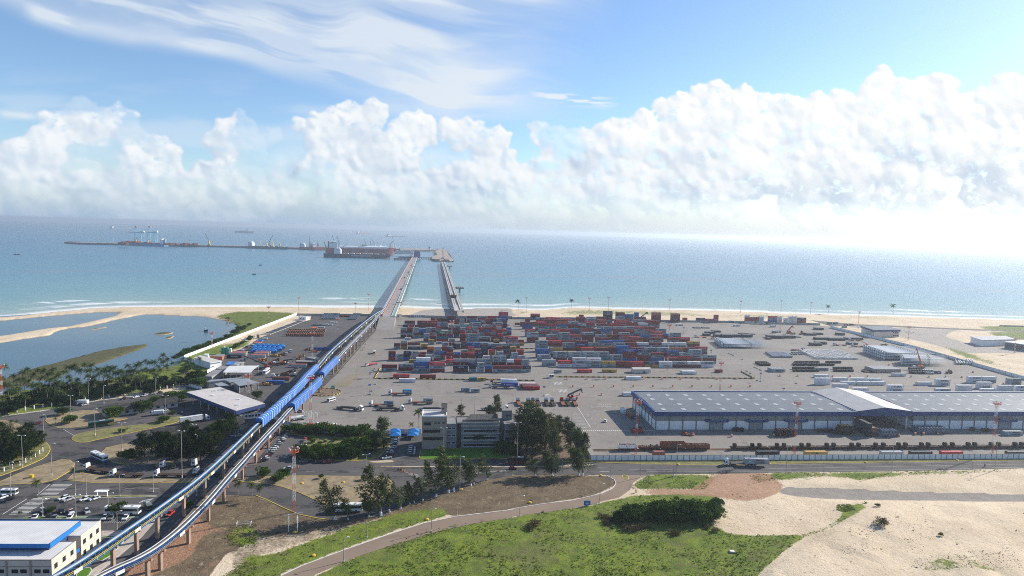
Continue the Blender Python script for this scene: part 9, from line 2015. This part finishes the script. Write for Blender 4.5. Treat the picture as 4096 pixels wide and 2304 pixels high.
def sts(x0,label):
 """ship to shore gantry crane; x0 = photo column of the legs centre in S1"""
 P=G('S1',x0,362,6.5); h=zat(P,'S1',x0,205)-6.5; top=zat(P,'S1',x0,112)-6.5; t=thing('gantry_crane',label,'crane',P,R(0)); w=24; s=[(-w,-9),(-w,9),(0,-9),(0,9)]
 m=MB()
 for x,y in ((-17,-10),(-17,10),(17,-10),(17,10)): m.bar((x,y,0),(x,y,h),2.0)
 for x in (-17,17): m.bar((x,-10,h*.15),(x,10,h*.15),1.6); m.bar((x,-10,h*.15),(x,10,h*.85),.9)
 for y in (-10,10): m.bar((-17,y,h*.12),(17,y,h*.12),1.6); m.bar((-17,y,h*.15),(17,y,h*.95),.9); m.bar((-17,y,h),(17,y,h),1.6)
 m.build('portal',M('crane_blue'),t)
 m=MB()
 for y in (-4,4): m.bar((-58,y,h+1.5),(28,y,h+1.5),2.2,2.6)
 m.build('boom',M('crane_blue'),t); m=MB(); m.box((16,0,h+3),(20,12,7)); m.build('machine_house',M('ship_white'),t)
 m=MB()
 for y in (-5,5): m.bar((-17,y,h),(-12,y,top),1.6); m.bar((17,y,h),(-12,y,top),1.2)
 m.build('apex_frame',M('crane_blue'),t); m=MB(); m.box((-12,0,top-2),(8,12,5)); m.build('apex_cap',M('boot_red'),t)
 m=MB(); m.bar((-12,0,top),(-52,0,h+2),.9); m.bar((-12,0,top),(-32,0,h+2),.8); m.bar((-12,0,top),(24,0,h+4),.8); m.build('stay',M('crane_blue'),t); m=MB(); m.box((-60,0,h),(4,10,4)); m.build('boom_tip',M('boot_red'),t)
sts(1235,'light blue ship to shore crane, left of two'); sts(1450,'light blue ship to shore crane, right of two')
def harbour_crane(tg,x,y,ty,jx,jy,label,mat):
 P=G(tg,x,y,6.5); h=zat(P,tg,x,ty)-6.5; t=thing('harbour_crane',label,'crane',P); m=MB(); m.box((0,0,0),(14,12,4)); m.build('carrier',M('steel_dark'),t); m=MB(); m.box((0,0,4),(5,5,h-4),0,.8); m.build('tower',M(mat),t)
 px,py=pxy(tg,jx,jy); k=P.xy.length; d=dirof(px,py); s=k/math.hypot(d.x,d.y); q=Vector((d.x*s,d.y*s,H+d.z*s))-P; m=MB(); m.bar((0,0,h*.8),q,1.8); m.build('jib',M(mat),t); m=MB(); m.bar((0,0,h),q,.6); m.bar(q,q-Vector((0,0,12)),.5); m.build('cable',M('steel_dark'),t); m=MB(); m.box((5,0,5),(7,6,6)); m.build('counterweight',M(mat),t)
harbour_crane('S1',2358,418,330,2298,215,'yellow harbour crane alone on the quay','crane_yellow'); harbour_crane('S2',685,630,505,765,350,'dark harbour crane behind the green ship','ship_grey'); harbour_crane('S2',1638,640,500,1620,378,'dark harbour crane behind the maroon ship','ship_grey'); harbour_crane('S3',975,425,345,900,220,'pale harbour crane behind the red ship','ship_white'); harbour_crane('S3',905,425,380,895,285,'grey slim crane behind the red ship','ship_grey'); harbour_crane('S3',830,420,370,780,238,'grey harbour crane left of the pale one','ship_grey'); harbour_crane('S3',1325,440,335,1280,205,'white harbour crane by the pier head','ship_white'); harbour_crane('S3',1245,440,330,1295,280,'grey harbour crane by the pier head','ship_grey'); harbour_crane('S3',260,430,310,222,180,'grey crane jib above the ship bridges','ship_grey'); harbour_crane('S3',340,430,310,298,185,'second grey crane jib above the ship bridges','ship_grey'); harbour_crane('S3',105,440,370,75,300,'brown unloader tower at the red ship stern','rust_dark')
def quay_stacks():
 rs=random.Random(6); specs=[(920,965,345),(970,1010,342),(1015,1070,348),(1660,1730,368),(1735,1830,358),(1835,1890,375),(1925,1965,380),(1968,2050,368),(2055,2120,372),(2125,2185,370)]
 for i,(x0,x1,ty) in enumerate(specs):
  a=G('S1',x0,405+i*.6,6.5);b=G('S1',x1,405+i*.6,6.5); h=max(5,min(18,zat(a,'S1',x0,ty)-6.5)); L=(b-a).length; t=thing('quay_container_stack','container stack on the sea quay, %s from left'%ordinal(i+1),'containers',a,yawto(a,b),'container stacks on the sea quay'); n=max(1,int(h/2.6)); k=max(1,int(L/13))
  for c in range(k):
   m=MB(); m.box((L*(c+.5)/k,12,0),(L/k*.95,22,n*2.6*rs.choice((1,1,.75)))); m.build('container_bay',MATS.get(rs.choice(('container_red','container_maroon','container_grey','container_red')),M('rust')),t)
quay_stacks()
for i,(tg,x,y,ty) in enumerate((('S1',570,372,288),('S1',820,368,288),('S1',2050,402,335),('S1',1845,398,322),('S2',80,600,488),('S2',380,600,500),('S2',1302,620,515),('S2',1825,610,488),('S2',1972,610,490),('S3',72,420,285),('S3',1025,440,315),('S3',1138,440,310))):
 P=G(tg,x,y,6.5); h=zat(P,tg,x,ty)-6.5; t=thing('quay_light_mast','slim light mast on the sea quay, %s from left'%ordinal(i+1),'light mast',P,0,'light masts on the sea quay'); m=MB(); m.bar((0,0,0),(0,0,h),1.0); m.build('pole',M('steel'),t); m=MB(); m.box((0,0,h),(4,4,1.5)); m.build('lamp_ring',M('tower_red'),t)
def lighthouse():
 P=G('S3',1945,446,6); h=zat(P,'S3',1945,402)-6; t=thing('control_tower','slim pale tower on the quay between the piers','tower',P); m=MB(); m.tube([(0,0,0),(0,0,h)],[5,4],10); m.build('shaft',M('cream_wall'),t); m=MB(); m.tube([(0,0,h),(0,0,h+4)],[5,5],10); m.build('lantern',M('glass_dark'),t)
lighthouse()
for k,(x,y) in enumerate(((1440,1150),(1500,945),(1575,845),(1625,720))):
 P=G('S3',x,y,PIERZ); t=thing('pier_vehicle','dark vehicle on the pier roadway, %s from shore'%ordinal(k+1),'truck',P,math.atan2(PD.y,PD.x)); m=MB(); m.box((0,0,.6),(7,2.5,1.6)); m.build('body',M('rust_dark'),t); m=MB(); m.box((4.5,0,.5),(2,2.4,2.3),0,.9); m.build('cab',M('paint_silver'),t); wheels(t,(-2.4,3.8),2.5,.5,.4)
def build_coils():
 COILS.sort(key=lambda c:c[0])
 for d,p,rz,k,name,label,cat,group in COILS[:200]: tag(link(name,COILM[k],None,p,rz),label,cat,group)
 m=MB()
 for d,p,rz,k,name,label,cat,group in COILS[200:]:
  T=Matrix.Translation(p)@Matrix.Rotation(rz,4,'Z'); me=COILM[k]; o=len(m.v); m.v.extend([tuple(T@v.co) for v in me.vertices]); m.mat(me.materials[0])
  for f in me.polygons: m.f.append(tuple(i+o for i in f.vertices)); m.m.append(m.cm)
 if m.f: tag(m.build('coil_blocks'),'far blocks of silver and brown steel coils','coils',kind='stuff')
build_coils()
build_containers()
build_haze()
